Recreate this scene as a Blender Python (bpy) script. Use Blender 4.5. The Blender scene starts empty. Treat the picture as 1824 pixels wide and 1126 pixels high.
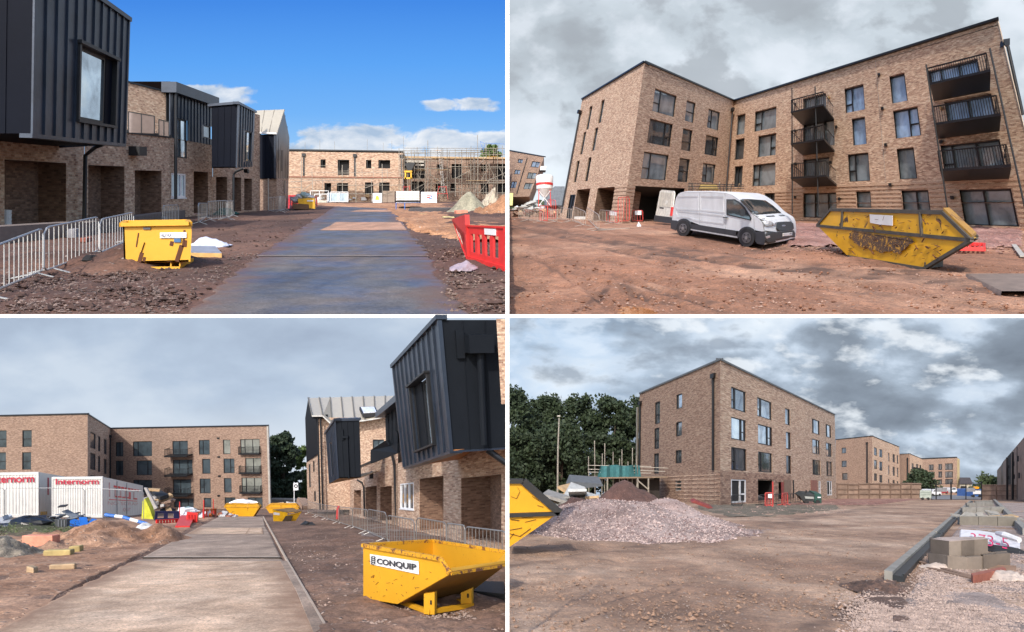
import bpy, math, random
import numpy as np
from mathutils import Vector, noise as mnoise
random.seed(7)
C = bpy.context.scene.collection
F, CX, CY = 1300.0, 903.5, 563.0            # focal length and optical centre, in photo pixels

# ---------------------------------------------------------------- camera, sky, sun
cam = bpy.data.cameras.new('camera'); camo = bpy.data.objects.new('camera', cam); C.objects.link(camo)
cam.sensor_width = 36.0; cam.lens = F / 1824 * 36.0
cam.shift_x = (912 - CX) / 1824; cam.clip_start = 0.1; cam.clip_end = 20000
camo.location = (0, 0, 0); camo.rotation_euler = (math.radians(90), 0, 0)
bpy.context.scene.camera = camo
SUN_EL, SUN_AZ = math.radians(39), math.radians(-18)      # azimuth measured from behind the camera to the right
world = bpy.data.worlds.new('World'); bpy.context.scene.world = world; world.use_nodes = True
wn = world.node_tree; wn.nodes.clear()
sk = wn.nodes.new('ShaderNodeTexSky'); sk.sky_type = 'NISHITA'; sk.sun_disc = False
sk.sun_elevation = SUN_EL; sk.sun_rotation = math.pi - SUN_AZ
sk.air_density = 1.0; sk.dust_density = 2.0
bg = wn.nodes.new('ShaderNodeBackground'); bg.inputs[1].default_value = 0.15
wo = wn.nodes.new('ShaderNodeOutputWorld'); wn.links.new(sk.outputs[0], bg.inputs[0]); wn.links.new(bg.outputs[0], wo.inputs[0])
sl = bpy.data.lights.new('sun', 'SUN'); sl.energy = 2.1; sl.angle = math.radians(1.2); sl.color = (1.0, 0.93, 0.84)
so = bpy.data.objects.new('sun', sl); C.objects.link(so)
sd = Vector((math.sin(SUN_AZ) * math.cos(SUN_EL), -math.cos(SUN_AZ) * math.cos(SUN_EL), math.sin(SUN_EL)))
so.rotation_euler = sd.to_track_quat('Z', 'Y').to_euler(); so.location = (200, -400, 500)
vs = bpy.context.scene.view_settings
vs.view_transform = 'Standard'; vs.look = 'None'; vs.gamma = 1; vs.use_curve_mapping = False; vs.exposure = 0.85
EXPF = 2 ** vs.exposure

# ---------------------------------------------------------------- places
class Place:
    def __init__(s, h, H, sc, vx, side): s.h, s.H, s.sc, s.vx, s.side = h, H, sc, vx, side
    def dv(s, m): return Vector(((s.vx - CX) / F, 1, (CY - s.h) / F)) * (m * s.sc)     # m metres straight into the distance, along the ground
    def clip(s, X): return min(X, -0.02) if s.side < 0 else max(X, 0.02)
    def Y(s, py): return s.H * s.sc * F / max(py - s.h, 0.5)
    def g(s, px, py, up=0.0):
        Y = s.Y(py); return Vector(((px - CX) / F * Y, Y, (CY - py) / F * Y + up * s.sc))
    def gz(s, Y): return -s.H * s.sc + Y * (CY - s.h) / F
    def gp(s, X, Y, up=0.0): return Vector((X, Y, s.gz(Y) + up * s.sc))
def at(px, py, Y): return Vector(((px - CX) / F * Y, Y, (CY - py) / F * Y))
def px_of(p): return (CX + p[0] / p[1] * F, CY - p[2] / p[1] * F)
TL = Place(345, 1.6, 16.0, 650, -1); TR = Place(358, 2.0, 16.0, 1362, 1); BL = Place(888, 1.6, 1.0, 459, -1); BR = Place(868, 1.5, 1.0, 1600, 1)

class VP:                                   # an upright plane standing on two ground points
    def __init__(s, pl, a, b):
        s.pl = pl; s.A = pl.g(*a); s.B = pl.g(*b); d = s.B - s.A; s.n = Vector((d.y, -d.x, 0)).normalized()
        if s.n.x * s.A.x + s.n.y * s.A.y > 0: s.n = -s.n
        s.k = s.n.x * s.A.x + s.n.y * s.A.y
    def __call__(s, px, py, d=0.0):
        r = Vector(((px - CX) / F, 1.0, (CY - py) / F)); t = s.k / (s.n.x * r.x + s.n.y * r.y)
        return r * t + s.n * (d * s.pl.sc)

# ---------------------------------------------------------------- mesh builder
class MB:
    def __init__(s): s.v = []; s.f = []; s.uv = []
    def poly(s, pts, uv=None):
        b = len(s.v); s.v += [tuple(p) for p in pts]; s.f.append(tuple(range(b, b + len(pts))))
        s.uv.append(uv if uv else [(0, 0)] * len(pts)); return s
    def box8(s, p):                          # p: 8 points, bottom ring then top ring
        b = len(s.v); s.v += [tuple(q) for q in p]
        for q in ((0,3,2,1),(4,5,6,7),(0,1,5,4),(1,2,6,5),(2,3,7,6),(3,0,4,7)):
            s.f.append(tuple(b + i for i in q))
            a, c, d = Vector(p[q[0]]), Vector(p[q[1]]), Vector(p[q[3]])
            w, h = (c - a).length, (d - a).length
            s.uv.append([(0, 0), (w, 0), (w, h), (0, h)])
        return s
    def slab(s, ring, vec):                  # prism from a ring and an extrusion vector
        vec = Vector(vec); b = len(s.v); n = len(ring)
        s.v += [tuple(p) for p in ring] + [tuple(Vector(p) + vec) for p in ring]
        s.f.append(tuple(range(b, b + n))); s.f.append(tuple(range(b + 2 * n - 1, b + n - 1, -1)))
        s.uv += [[(0, 0)] * n, [(0, 0)] * n]
        for i in range(n):
            j = (i + 1) % n; s.f.append((b + i, b + j, b + n + j, b + n + i)); s.uv.append([(0, 0)] * 4)
        return s
    def bar(s, a, b, w, h=None, up=(0, 0, 1)):
        a, b = Vector(a), Vector(b); h = h or w; d = (b - a).normalized(); u = Vector(up)
        if abs(d.dot(u)) > 0.95: u = Vector((0, 1, 0))
        x = d.cross(u).normalized(); y = x.cross(d).normalized(); x *= w / 2; y *= h / 2
        return s.box8([a - x - y, a + x - y, a + x + y, a - x + y, b - x - y, b + x - y, b + x + y, b - x + y])
    def tube(s, pts, r, n=6):
        pts = [Vector(p) for p in pts]; rings = []
        for i, p in enumerate(pts):
            d = (pts[min(i + 1, len(pts) - 1)] - pts[max(i - 1, 0)]).normalized()
            u = Vector((0, 0, 1)) if abs(d.z) < 0.9 else Vector((0, 1, 0))
            x = d.cross(u).normalized(); y = x.cross(d)
            rr = r[i] if isinstance(r, (list, tuple)) else r
            b = len(s.v); rings.append(b)
            for k in range(n):
                a = 2 * math.pi * k / n; s.v.append(tuple(p + x * (rr * math.cos(a)) + y * (rr * math.sin(a))))
        for i in range(len(pts) - 1):
            for k in range(n):
                k2 = (k + 1) % n; s.f.append((rings[i] + k, rings[i] + k2, rings[i + 1] + k2, rings[i + 1] + k)); s.uv.append([(0, 0)] * 4)
        s.f.append(tuple(rings[0] + k for k in range(n))[::-1]); s.uv.append([(0, 0)] * n)
        s.f.append(tuple(rings[-1] + k for k in range(n))); s.uv.append([(0, 0)] * n)
        return s
    def lathe(s, c, prof, n=20, sq=(1, 1)):  # vertical lathe, prof = [(r, z)]
        c = Vector(c); b = len(s.v)
        for r, z in prof:
            for k in range(n):
                a = 2 * math.pi * k / n; s.v.append((c.x + r * sq[0] * math.cos(a), c.y + r * sq[1] * math.sin(a), c.z + z))
        for i in range(len(prof) - 1):
            for k in range(n):
                k2 = (k + 1) % n; s.f.append((b + i * n + k, b + i * n + k2, b + (i + 1) * n + k2, b + (i + 1) * n + k)); s.uv.append([(0, 0)] * 4)
        s.f.append(tuple(b + (len(prof) - 1) * n + k for k in range(n))); s.uv.append([(0, 0)] * n)
        return s
    def ball(s, c, rx, ry, rz, n=10, m=6, jit=0.0, seed=0):
        rnd = random.Random(seed); c = Vector(c); b = len(s.v)
        for i in range(m + 1):
            th = math.pi * i / m
            for k in range(n):
                a = 2 * math.pi * k / n; j = 1 + rnd.uniform(-jit, jit)
                s.v.append((c.x + rx * j * math.sin(th) * math.cos(a), c.y + ry * j * math.sin(th) * math.sin(a), c.z + rz * j * math.cos(th)))
        for i in range(m):
            for k in range(n):
                k2 = (k + 1) % n; s.f.append((b + i * n + k, b + (i + 1) * n + k, b + (i + 1) * n + k2, b + i * n + k2)); s.uv.append([(0, 0)] * 4)
        return s

ORG = {}; CLIP = [0.0]
def thing(name, label, cat, loc, group=None):
    o = bpy.data.objects.new(name, None); C.objects.link(o); o.location = loc; o.empty_display_size = 0.2
    o['label'] = label; o['category'] = cat
    if group: o['group'] = group
    ORG[o.name] = Vector(loc); return o
def obj(name, mb, mat, parent=None, label=None, cat=None, group=None, kind=None, smooth=False, origin=None):
    org = ORG[parent.name] if parent else (Vector(origin) if origin is not None else (Vector(mb.v[0]) if kind != 'structure' else Vector((0, 0, 0))))
    me = bpy.data.meshes.new(name)
    V = np.array(mb.v, dtype=float)
    if CLIP[0] < 0: V[:, 0] = np.minimum(V[:, 0], CLIP[0])      # nothing reaches through the dividing post
    if CLIP[0] > 0: V[:, 0] = np.maximum(V[:, 0], CLIP[0])
    V = V - np.array(org)
    me.from_pydata(V.tolist(), [], mb.f)
    uvl = me.uv_layers.new(name='UVMap'); flat = [c for u in mb.uv for p in u for c in p]
    if len(flat) == 2 * len(me.loops): uvl.data.foreach_set('uv', flat)
    me.materials.append(mat)
    if smooth: me.polygons.foreach_set('use_smooth', [True] * len(me.polygons))
    me.validate(); me.update()
    o = bpy.data.objects.new(name, me); C.objects.link(o)
    if parent: o.parent = parent; ORG[o.name] = org
    else: o.location = org; ORG[o.name] = org
    if label: o['label'] = label
    if cat: o['category'] = cat
    if group: o['group'] = group
    if kind: o['kind'] = kind
    return o

# ---------------------------------------------------------------- materials
def lin(r, g, b):
    f = lambda c: (c / 255) / 12.92 if c / 255 <= 0.04045 else ((c / 255 + 0.055) / 1.055) ** 2.4
    return (f(r), f(g), f(b))
MC = {}
def newmat(key):
    m = bpy.data.materials.new(key); m.use_nodes = True; nt = m.node_tree; nt.nodes.clear()
    out = nt.nodes.new('ShaderNodeOutputMaterial'); b = nt.nodes.new('ShaderNodeBsdfPrincipled'); nt.links.new(b.outputs[0], out.inputs[0])
    return m, nt, b
def N(nt, t, **kw):
    n = nt.nodes.new(t)
    for k, v in kw.items():
        if k.startswith('i_'):
            key = k[2:]; n.inputs[int(key) if key.isdigit() else key].default_value = v
        else: setattr(n, k, v)
    return n
def ramp(nt, src, stops, interp='LINEAR'):
    r = nt.nodes.new('ShaderNodeValToRGB'); r.color_ramp.interpolation = interp
    e = r.color_ramp.elements
    while len(e) > 1: e.remove(e[0])
    for i, (p, c) in enumerate(stops):
        c = (c, c, c) if isinstance(c, (int, float)) else c
        if i == 0: e[0].position = p; e[0].color = (*c, 1)
        else: q = e.new(p); q.color = (*c, 1)
    if src is not None: nt.links.new(src, r.inputs[0])
    return r.outputs[0]
def mixc(nt, fac, a, b, mode='MIX'):
    m = nt.nodes.new('ShaderNodeMix'); m.data_type = 'RGBA'; m.blend_type = mode
    for sock, v in ((m.inputs[0], fac), (m.inputs[6], a), (m.inputs[7], b)):
        if hasattr(v, 'links') or hasattr(v, 'is_linked'): nt.links.new(v, sock)
        elif isinstance(v, (int, float)): sock.default_value = v
        else: sock.default_value = (*v[:3], 1)
    return m.outputs[2]
def coords(nt, sc=1.0, which='Object', stretch=(1, 1, 1)):
    tc = nt.nodes.new('ShaderNodeTexCoord'); mp = nt.nodes.new('ShaderNodeMapping')
    mp.inputs['Scale'].default_value = [s / sc for s in stretch]; nt.links.new(tc.outputs[which], mp.inputs[0]); return mp.outputs[0]
def noise(nt, vec, scale, detail=5, rough=0.6, dist=0.0):
    n = N(nt, 'ShaderNodeTexNoise'); n.inputs['Scale'].default_value = scale; n.inputs['Detail'].default_value = detail
    n.inputs['Roughness'].default_value = rough; n.inputs['Distortion'].default_value = dist; nt.links.new(vec, n.inputs['Vector']); return n.outputs['Fac']
def bump(nt, b, h, strength=0.5, dist=0.02):
    n = N(nt, 'ShaderNodeBump'); n.inputs['Strength'].default_value = strength; n.inputs['Distance'].default_value = dist
    nt.links.new(h, n.inputs['Height']); nt.links.new(n.outputs[0], b.inputs['Normal'])
def plain(name, col, rough=0.6, metal=0.0, var=0.25, sc=1.0, nscale=3.0, spec=0.5, bmp=0.0):
    key = (name, sc)
    if key in MC: return MC[key]
    m, nt, b = newmat(name); vec = coords(nt, sc)
    n1 = noise(nt, vec, nscale, 6, 0.65)
    c = ramp(nt, n1, [(0.3, [x * (1 - var) for x in col]), (0.7, [min(1, x * (1 + var)) for x in col])])
    nt.links.new(c, b.inputs['Base Color']); b.inputs['Roughness'].default_value = rough; b.inputs['Metallic'].default_value = metal
    b.inputs['Specular IOR Level'].default_value = spec
    if bmp: bump(nt, b, noise(nt, vec, nscale * 6, 4), 0.5, bmp * sc)
    MC[key] = m; return m
def brick_mat(name, tones, mortar, sc=1.0, course=(0.225, 0.075), contrast=1.0, band=False):
    key = (name, sc)
    if key in MC: return MC[key]
    m, nt, b = newmat(name)
    tc = nt.nodes.new('ShaderNodeTexCoord'); uv = tc.outputs['UV']
    br = N(nt, 'ShaderNodeTexBrick'); nt.links.new(uv, br.inputs['Vector'])
    br.inputs['Scale'].default_value = 1.0; br.inputs['Brick Width'].default_value = course[0]; br.inputs['Row Height'].default_value = course[1]
    br.inputs['Mortar Size'].default_value = 0.006; br.inputs['Mortar Smooth'].default_value = 0.3; br.inputs['Bias'].default_value = 0.0
    br.inputs['Color1'].default_value = (0, 0, 0, 1); br.inputs['Color2'].default_value = (1, 1, 1, 1); br.inputs['Mortar'].default_value = (0.5, 0.5, 0.5, 1)
    col = ramp(nt, br.outputs['Color'], [(0.0, tones[0]), (0.3, tones[1]), (0.55, tones[2]), (0.8, tones[3]), (1.0, tones[1])])
    mp = nt.nodes.new('ShaderNodeMapping'); mp.inputs['Scale'].default_value = (1.0, 3.2, 1); nt.links.new(uv, mp.inputs[0])
    n2 = noise(nt, mp.outputs[0], 2.6, 5, 0.75)
    col = mixc(nt, ramp(nt, n2, [(0.36, 0.0), (0.62, 0.75 * contrast)]), col, tones[0])
    n4 = noise(nt, mp.outputs[0], 3.4, 5, 0.8, 0.4)
    col = mixc(nt, ramp(nt, n4, [(0.52, 0.0), (0.7, 0.6 * contrast)]), col, tones[3])
    n3 = noise(nt, uv, 0.35, 3)
    col = mixc(nt, 0.7, col, mixc(nt, n3, (0.74, 0.72, 0.72), (1.24, 1.24, 1.22)), 'MULTIPLY')
    col = mixc(nt, br.outputs['Fac'], col, mortar)
    nt.links.new(col, b.inputs['Base Color']); b.inputs['Roughness'].default_value = 0.9
    inv = N(nt, 'ShaderNodeMath', operation='SUBTRACT', i_0=1.0); nt.links.new(br.outputs['Fac'], inv.inputs[1])
    bump(nt, b, inv.outputs[0], 0.6, 0.012 * sc); MC[key] = m; return m
TONES = [(0.23, 0.125, 0.085), (0.53, 0.34, 0.235), (0.66, 0.465, 0.33), (0.78, 0.62, 0.46)]
def brick(sc, kind='buff'):
    if kind == 'buff': return brick_mat('buff_brick', TONES, (0.43, 0.35, 0.28), sc)
    if kind == 'brown': return brick_mat('brown_brick', [(0.15,0.09,0.068),(0.28,0.18,0.13),(0.35,0.235,0.17),(0.43,0.31,0.235)], (0.32,0.25,0.2), sc)
    if kind == 'inner': return brick_mat('shaded_recess_brick', [(0.10,0.055,0.038),(0.21,0.12,0.08),(0.27,0.16,0.11),(0.32,0.20,0.14)], (0.16,0.12,0.09), sc)  # darker brick, the shade of the recesses put into its tones
    if kind == 'banded': return brick_mat('banded_brick', [(0.16,0.09,0.065),(0.36,0.22,0.155),(0.46,0.30,0.21),(0.54,0.38,0.28)], (0.12,0.08,0.06), sc, (0.225, 0.16), 1.0)
def glass(sc=1.0, tint=(0.30, 0.36, 0.42), name='window_glass', metal=0.75):
    key = (name, sc)
    if key in MC: return MC[key]
    m, nt, b = newmat(name); vec = coords(nt, sc)
    n = noise(nt, vec, 0.55, 5, 0.6, 0.5)
    c = ramp(nt, n, [(0.30, [x * 0.5 for x in tint]), (0.5, [x * .95 for x in tint]), (0.68, [min(1, x * 1.25) for x in tint])])  # pane tint and mottling imitate uneven sky reflections
    nt.links.new(c, b.inputs['Base Color']); b.inputs['Metallic'].default_value = metal; b.inputs['Roughness'].default_value = 0.06
    bump(nt, b, noise(nt, vec, 0.5, 2), 0.25, 0.05 * sc); MC[key] = m; return m
def painted(name, col, rust=(0.10, 0.035, 0.015), amount=0.5, sc=1.0, rough=0.45, streak=(1, 1, 0.35), nscale=2.2):
    key = (name, sc)
    if key in MC: return MC[key]
    m, nt, b = newmat(name); vec = coords(nt, sc, stretch=streak)
    n1 = noise(nt, vec, nscale, 8, 0.72, 0.8); vec2 = coords(nt, sc); n2 = noise(nt, vec2, nscale * 4, 6, 0.7, 1.5)
    n3 = noise(nt, vec2, 0.9, 3)
    base = ramp(nt, n3, [(0.3, [c * 0.82 for c in col]), (0.7, col)])
    th = 0.72 - 0.22 * amount
    mk = ramp(nt, n1, [(th, 0.0), (th + 0.03, 1.0)]); mk2 = ramp(nt, n2, [(th + 0.02, 0.0), (th + 0.05, 1.0)])
    c = mixc(nt, mk, base, rust); c = mixc(nt, mk2, c, [x * 1.6 for x in rust])
    nt.links.new(c, b.inputs['Base Color']); b.inputs['Roughness'].default_value = rough
    bump(nt, b, n2, 0.3, 0.01 * sc); MC[key] = m; return m
def earth(name, tones, sc, rough=0.95, peb=9.0, pebcol=(0.55, 0.42, 0.34), pebamt=0.5, wet=None, bmp=0.05, big=0.25, streak=0.3, track=None, edge=None):
    key = (name, sc)
    if key in MC: return MC[key]
    m, nt, b = newmat(name); vec = coords(nt, sc)
    n0 = noise(nt, vec, big, 6, 0.6, 0.4); n1 = noise(nt, vec, 2.3, 8, 0.75); n2 = noise(nt, vec, peb, 4, 0.8)
    c = ramp(nt, n0, [(0.35, tones[0]), (0.5, tones[1]), (0.65, tones[2])])
    c = mixc(nt, 0.85, c, ramp(nt, n1, [(0.25, (0.5, 0.48, 0.46)), (0.5, (0.95, 0.95, 0.95)), (0.75, (1.45, 1.4, 1.35))]), 'MULTIPLY')
    ns = noise(nt, mapv(nt, vec, (0.9, 0.06, 1), (0, 0, 0), streak), 1.1, 6, 0.6, 0.3)
    c = mixc(nt, 0.8, c, ramp(nt, ns, [(0.35, (0.68, 0.66, 0.65)), (0.5, (1, 1, 1)), (0.62, (1.22, 1.2, 1.18))]), 'MULTIPLY')
    vo = N(nt, 'ShaderNodeTexVoronoi'); vo.inputs['Scale'].default_value = peb; nt.links.new(vec, vo.inputs['Vector'])
    pm = ramp(nt, vo.outputs['Distance'], [(0.16, 1.0), (0.3, 0.0)])
    sep = N(nt, 'ShaderNodeSeparateColor'); nt.links.new(vo.outputs['Color'], sep.inputs[0])
    pm2 = N(nt, 'ShaderNodeMath', operation='MULTIPLY'); nt.links.new(pm, pm2.inputs[0])
    nt.links.new(ramp(nt, sep.outputs[0], [(1 - pebamt, 0.0), (1 - pebamt + 0.05, 1.0)]), pm2.inputs[1])
    c = mixc(nt, pm2.outputs[0], c, mixc(nt, sep.outputs[1], [x * 0.6 for x in pebcol], pebcol))
    n5 = noise(nt, vec, peb * 2.0, 3, 0.85); c = mixc(nt, 0.75, c, ramp(nt, n5, [(0.34, (0.5, 0.5, 0.5)), (0.5, (1, 1, 1)), (0.66, (1.5, 1.5, 1.5))]), 'MULTIPLY')
    if edge:                                  # mud trodden in from both sides (UV runs across the road)
        tc = N(nt, 'ShaderNodeTexCoord'); sx = N(nt, 'ShaderNodeSeparateXYZ'); nt.links.new(tc.outputs['UV'], sx.inputs[0])
        d_ = N(nt, 'ShaderNodeMath', operation='SUBTRACT', i_1=0.5); nt.links.new(sx.outputs[0], d_.inputs[0]); d2 = N(nt, 'ShaderNodeMath', operation='ABSOLUTE'); nt.links.new(d_.outputs[0], d2.inputs[0])
        f_ = add(nt, mul(nt, d2.outputs[0], 2.0), mul(nt, noise(nt, vec, 0.9, 8, 0.75), 1.1)); c = mixc(nt, ramp(nt, mul(nt, f_, 0.5), [(0.60, 0.0), (0.76, 0.92)]), c, edge)
    if track:
        at_ = N(nt, 'ShaderNodeAttribute', attribute_name='track'); c = mixc(nt, at_.outputs['Fac'], c, track)
    nt.links.new(c, b.inputs['Base Color'])
    if wet: nt.links.new(ramp(nt, noise(nt, vec, wet[2] if len(wet) > 2 else 0.5, 5, 0.6), [(0.42, wet[0]), (0.58, wet[1])]), b.inputs['Roughness'])
    else: b.inputs['Roughness'].default_value = rough
    ad = N(nt, 'ShaderNodeMath', operation='MULTIPLY_ADD', i_1=1.0); nt.links.new(n1, ad.inputs[0]); nt.links.new(pm2.outputs[0], ad.inputs[2])
    bump(nt, b, ad.outputs[0], 0.7, bmp * sc); MC[key] = m; return m

# ---------------------------------------------------------------- facades
def homography(src, dst):
    A = []; B = []
    for (x, y), (u, v) in zip(src, dst):
        A += [[x, y, 1, 0, 0, 0, -u * x, -u * y], [0, 0, 0, x, y, 1, -v * x, -v * y]]; B += [u, v]
    h = np.linalg.solve(np.array(A, float), np.array(B, float)); return np.append(h, 1).reshape(3, 3)
class Fac:
    """a wall: corners in photo pixels (bottom left, bottom right, top right, top left), depth of its two ends, width and height in metres"""
    def __init__(s, pl, bl, br, tr, tl, Yl=None, Yr=None, W=10, Ht=6, proj=None):
        s.pl = pl; s.W, s.Ht = W, Ht; s.Yl = Yl or pl.Y(bl[1]); s.Yr = Yr or pl.Y(br[1])
        s.M = homography([(0, 0), (W, 0), (W, Ht), (0, Ht)], [bl, br, tr, tl]); s.Mi = np.linalg.inv(s.M)
        a, b = s.pt(0, 0), s.pt(W, 0); d = b - a; n = Vector((d.y, -d.x, 0)).normalized()
        if n.dot(a + b) > 0: n = -n
        s.n = (Vector(proj) if proj else n) * pl.sc
    def p2(s, a, b):
        q = s.M @ np.array([a, b, 1.0]); return q[0] / q[2], q[1] / q[2]
    def inv(s, px, py):
        q = s.Mi @ np.array([px, py, 1.0]); return q[0] / q[2], q[1] / q[2]
    def pt(s, a, b, d=0.0):
        x, y = s.p2(a, b); x0, y0 = s.p2(0, b); x1, y1 = s.p2(s.W, b)
        f = math.hypot(x - x0, y - y0) / math.hypot(x1 - x0, y1 - y0)
        if (x - x0) * (x1 - x0) + (y - y0) * (y1 - y0) < 0: f = -f
        Y = 1.0 / ((1 - f) / s.Yl + f / s.Yr); p = at(x, y, Y)
        return p + s.n * d if d else p
    def box(s, mb, a0, a1, b0, b1, d0, d1):
        return mb.box8([s.pt(a0, b0, d0), s.pt(a1, b0, d0), s.pt(a1, b0, d1), s.pt(a0, b0, d1), s.pt(a0, b1, d0), s.pt(a1, b1, d0), s.pt(a1, b1, d1), s.pt(a0, b1, d1)])
    def rect(s, tl, br):
        a0, b1 = s.inv(*tl); a1, b0 = s.inv(*br); return [min(a0, a1), max(a0, a1), min(b0, b1), max(b0, b1)]
    def wall(s, name, mat, parent, holes=(), rec=0.15, a0=None, a1=None, b0=None, b1=None, d=0.0, label=None, thick=None, topfn=None):
        a0 = 0 if a0 is None else a0; a1 = s.W if a1 is None else a1; b0 = 0 if b0 is None else b0; b1 = s.Ht if b1 is None else b1
        A = sorted({a0, a1, *[min(max(x, a0), a1) for h in holes for x in h[:2]]}); B = sorted({b0, b1, *[min(max(x, b0), b1) for h in holes for x in h[2:4]]})
        mb = MB()
        for i in range(len(A) - 1):
            for j in range(len(B) - 1):
                ca, cb = (A[i] + A[i + 1]) / 2, (B[j] + B[j + 1]) / 2
                if any(h[0] < ca < h[1] and h[2] < cb < h[3] for h in holes): continue
                q = [(A[i], B[j]), (A[i + 1], B[j]), (A[i + 1], B[j + 1]), (A[i], B[j + 1])]
                mb.poly([s.pt(x, y, d) for x, y in q], q)
        for h in holes:
            h0, h1, g0, g1 = max(h[0], a0), min(h[1], a1), max(h[2], b0), min(h[3], b1)
            for (x0, y0), (x1, y1) in (((h0, g0), (h1, g0)), ((h1, g0), (h1, g1)), ((h1, g1), (h0, g1)), ((h0, g1), (h0, g0))):
                L = abs(x1 - x0) + abs(y1 - y0)
                mb.poly([s.pt(x0, y0, d), s.pt(x1, y1, d), s.pt(x1, y1, d - rec), s.pt(x0, y0, d - rec)], [(0, 0), (L, 0), (L, rec), (0, rec)] if abs(y1 - y0) < 1e-6 else [(0, y0), (0, y1), (rec, y1), (rec, y0)])
        return obj(name, mb, mat, parent, label)
    def window(s, r, parent, fm, pm, cols=(), transom=None, rec=0.10, fw=0.07, name='window', sill=None, label=None, bars=()):
        a0, a1, b0, b1 = r; mb = MB(); D0, D1 = -rec - 0.05, -rec + 0.03
        s.box(mb, a0, a1, b0, b0 + fw, D0, D1); s.box(mb, a0, a1, b1 - fw, b1, D0, D1)
        s.box(mb, a0, a0 + fw, b0 + fw, b1 - fw, D0, D1); s.box(mb, a1 - fw, a1, b0 + fw, b1 - fw, D0, D1)
        xs = [a0] + [a0 + (a1 - a0) * c for c in cols] + [a1]
        for x in xs[1:-1]: s.box(mb, x - fw * 0.6, x + fw * 0.6, b0 + fw, b1 - fw, D0, D1)
        cells = []
        for i in range(len(xs) - 1):
            if transom and transom[0] == i:
                y = b0 + (b1 - b0) * transom[1]; s.box(mb, xs[i] + fw * 0.6, xs[i + 1] - fw * 0.6, y - fw / 2, y + fw / 2, D0, D1 - 0.01)
                cells += [(xs[i], xs[i + 1], b0, y), (xs[i], xs[i + 1], y, b1)]
            else: cells.append((xs[i], xs[i + 1], b0, b1))
        w = obj(name, mb, fm, parent, label)
        for k, (x0, x1, y0, y1) in enumerate(cells):
            m2 = MB(); s.box(m2, x0 + fw * 0.5, x1 - fw * 0.5, y0 + fw * 0.5, y1 - fw * 0.5, D0 + 0.005 + 0.004 * k, D0 + 0.02 + 0.004 * k); obj('pane', m2, pm, w)
        if sill: m3 = MB(); s.box(m3, a0 - 0.05, a1 + 0.05, b0 - 0.06, b0, -rec, 0.05); obj('sill', m3, sill, w)
        return w
    def recess(s, r, parent, mat, depth=1.5, name='recess', side=None):
        a0, a1, b0, b1 = r; mb = MB(); e = 0.004
        mb.poly([s.pt(a0, b0, -depth), s.pt(a1, b0, -depth), s.pt(a1, b1, -depth), s.pt(a0, b1, -depth)], [(a0, b0), (a1, b0), (a1, b1), (a0, b1)])
        for x in (a0 + e, a1 - e):
            mb.poly([s.pt(x, b0, -0.02), s.pt(x, b1, -0.02), s.pt(x, b1, -depth), s.pt(x, b0, -depth)], [(0, b0), (0, b1), (depth, b1), (depth, b0)])
        mb.poly([s.pt(a0, b1 - e, -0.02), s.pt(a1, b1 - e, -0.02), s.pt(a1, b1 - e, -depth), s.pt(a0, b1 - e, -depth)], [(a0, 0), (a1, 0), (a1, depth), (a0, depth)])
        return obj(name, mb, mat, parent)
    def coping(s, parent, mat, h=0.12, d0=-0.35, d1=0.06, name='coping', b=None, a0=None, a1=None):
        b = s.Ht if b is None else b; mb = MB(); a0 = 0 if a0 is None else a0; a1 = s.W if a1 is None else a1
        n = 4
        for i in range(n):
            s.box(mb, a0 + (a1 - a0) * i / n, a0 + (a1 - a0) * (i + 1) / n, b, b + h, d0, d1)
        return obj(name, mb, mat, parent)
    def downpipe(s, px_top, px_bot, parent, mat, r=0.06, hopper=True, d=0.12):
        a0, b0 = s.inv(*px_top); a1, b1 = s.inv(*px_bot); a1 = a0
        mb = MB(); mb.tube([s.pt(a0, b0, d), s.pt(a1, b1, d)], r * s.pl.sc, 8)
        o = obj('downpipe', mb, mat, parent)
        if hopper: m2 = MB(); s.box(m2, a0 - 0.2, a0 + 0.2, b0 - 0.25, b0 + 0.15, 0.01, 0.3); obj('hopper', m2, mat, o)
        return o

# ---------------------------------------------------------------- ground, mounds, stones
def fb(x, y, s, o=4): return mnoise.fractal(Vector((x * s, y * s, 1.7)), 1.0, 2.0, o)
def ground(name, pl, x0, x1, ynear, Yfar, mat, relief=0.05, nx=260, ny=220, rfun=None, up=0.0, flat=None, tracks=None):
    TRK = []
    Yn = pl.Y(ynear); mb = MB(); sc = pl.sc
    for j in range(ny + 1):
        t = j / ny; Y = 1.0 / ((1 - t) / Yn + t / Yfar)
        fade = 1.0 if Y < Yn * 6 else max(0.15, Yn * 6 / Y)
        for i in range(nx + 1):
            X = (x0 + (x1 - x0) * i / nx - CX) / F * Y
            z = fb(X / sc, Y / sc, 0.8) * relief * fade + fb(X / sc, Y / sc, 4.0, 2) * relief * 0.35 * fade
            if sc > 1: z *= max(0.0, min(1.0, (Y / Yn - 1) * 12)); fr_ = max(0.0, min(1.0, (Y / Yn - 1) * 12))
            if flat: z *= flat(CX + X / Y * F, pl.h + pl.H * sc * F / Y)
            if rfun: z += rfun(X / sc, Y / sc, CX + X / Y * F, pl.h + pl.H * sc * F / Y) * (fr_ if sc > 1 else 1)
            mb.v.append((X, Y, pl.gz(Y) + (z + up) * sc))
            if tracks: TRK.append(tracks(CX + X / Y * F, pl.h + pl.H * sc * F / Y, fb(X / sc, Y / sc, 1.3)))
    for j in range(ny):
        for i in range(nx):
            a = j * (nx + 1) + i; mb.f.append((a, a + 1, a + nx + 2, a + nx + 1)); mb.uv.append([(0, 0)] * 4)
    o = obj(name, mb, mat, kind='structure', smooth=True)
    if tracks: o.data.attributes.new('track', 'FLOAT', 'POINT').data.foreach_set('value', TRK)
    return o
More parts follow.
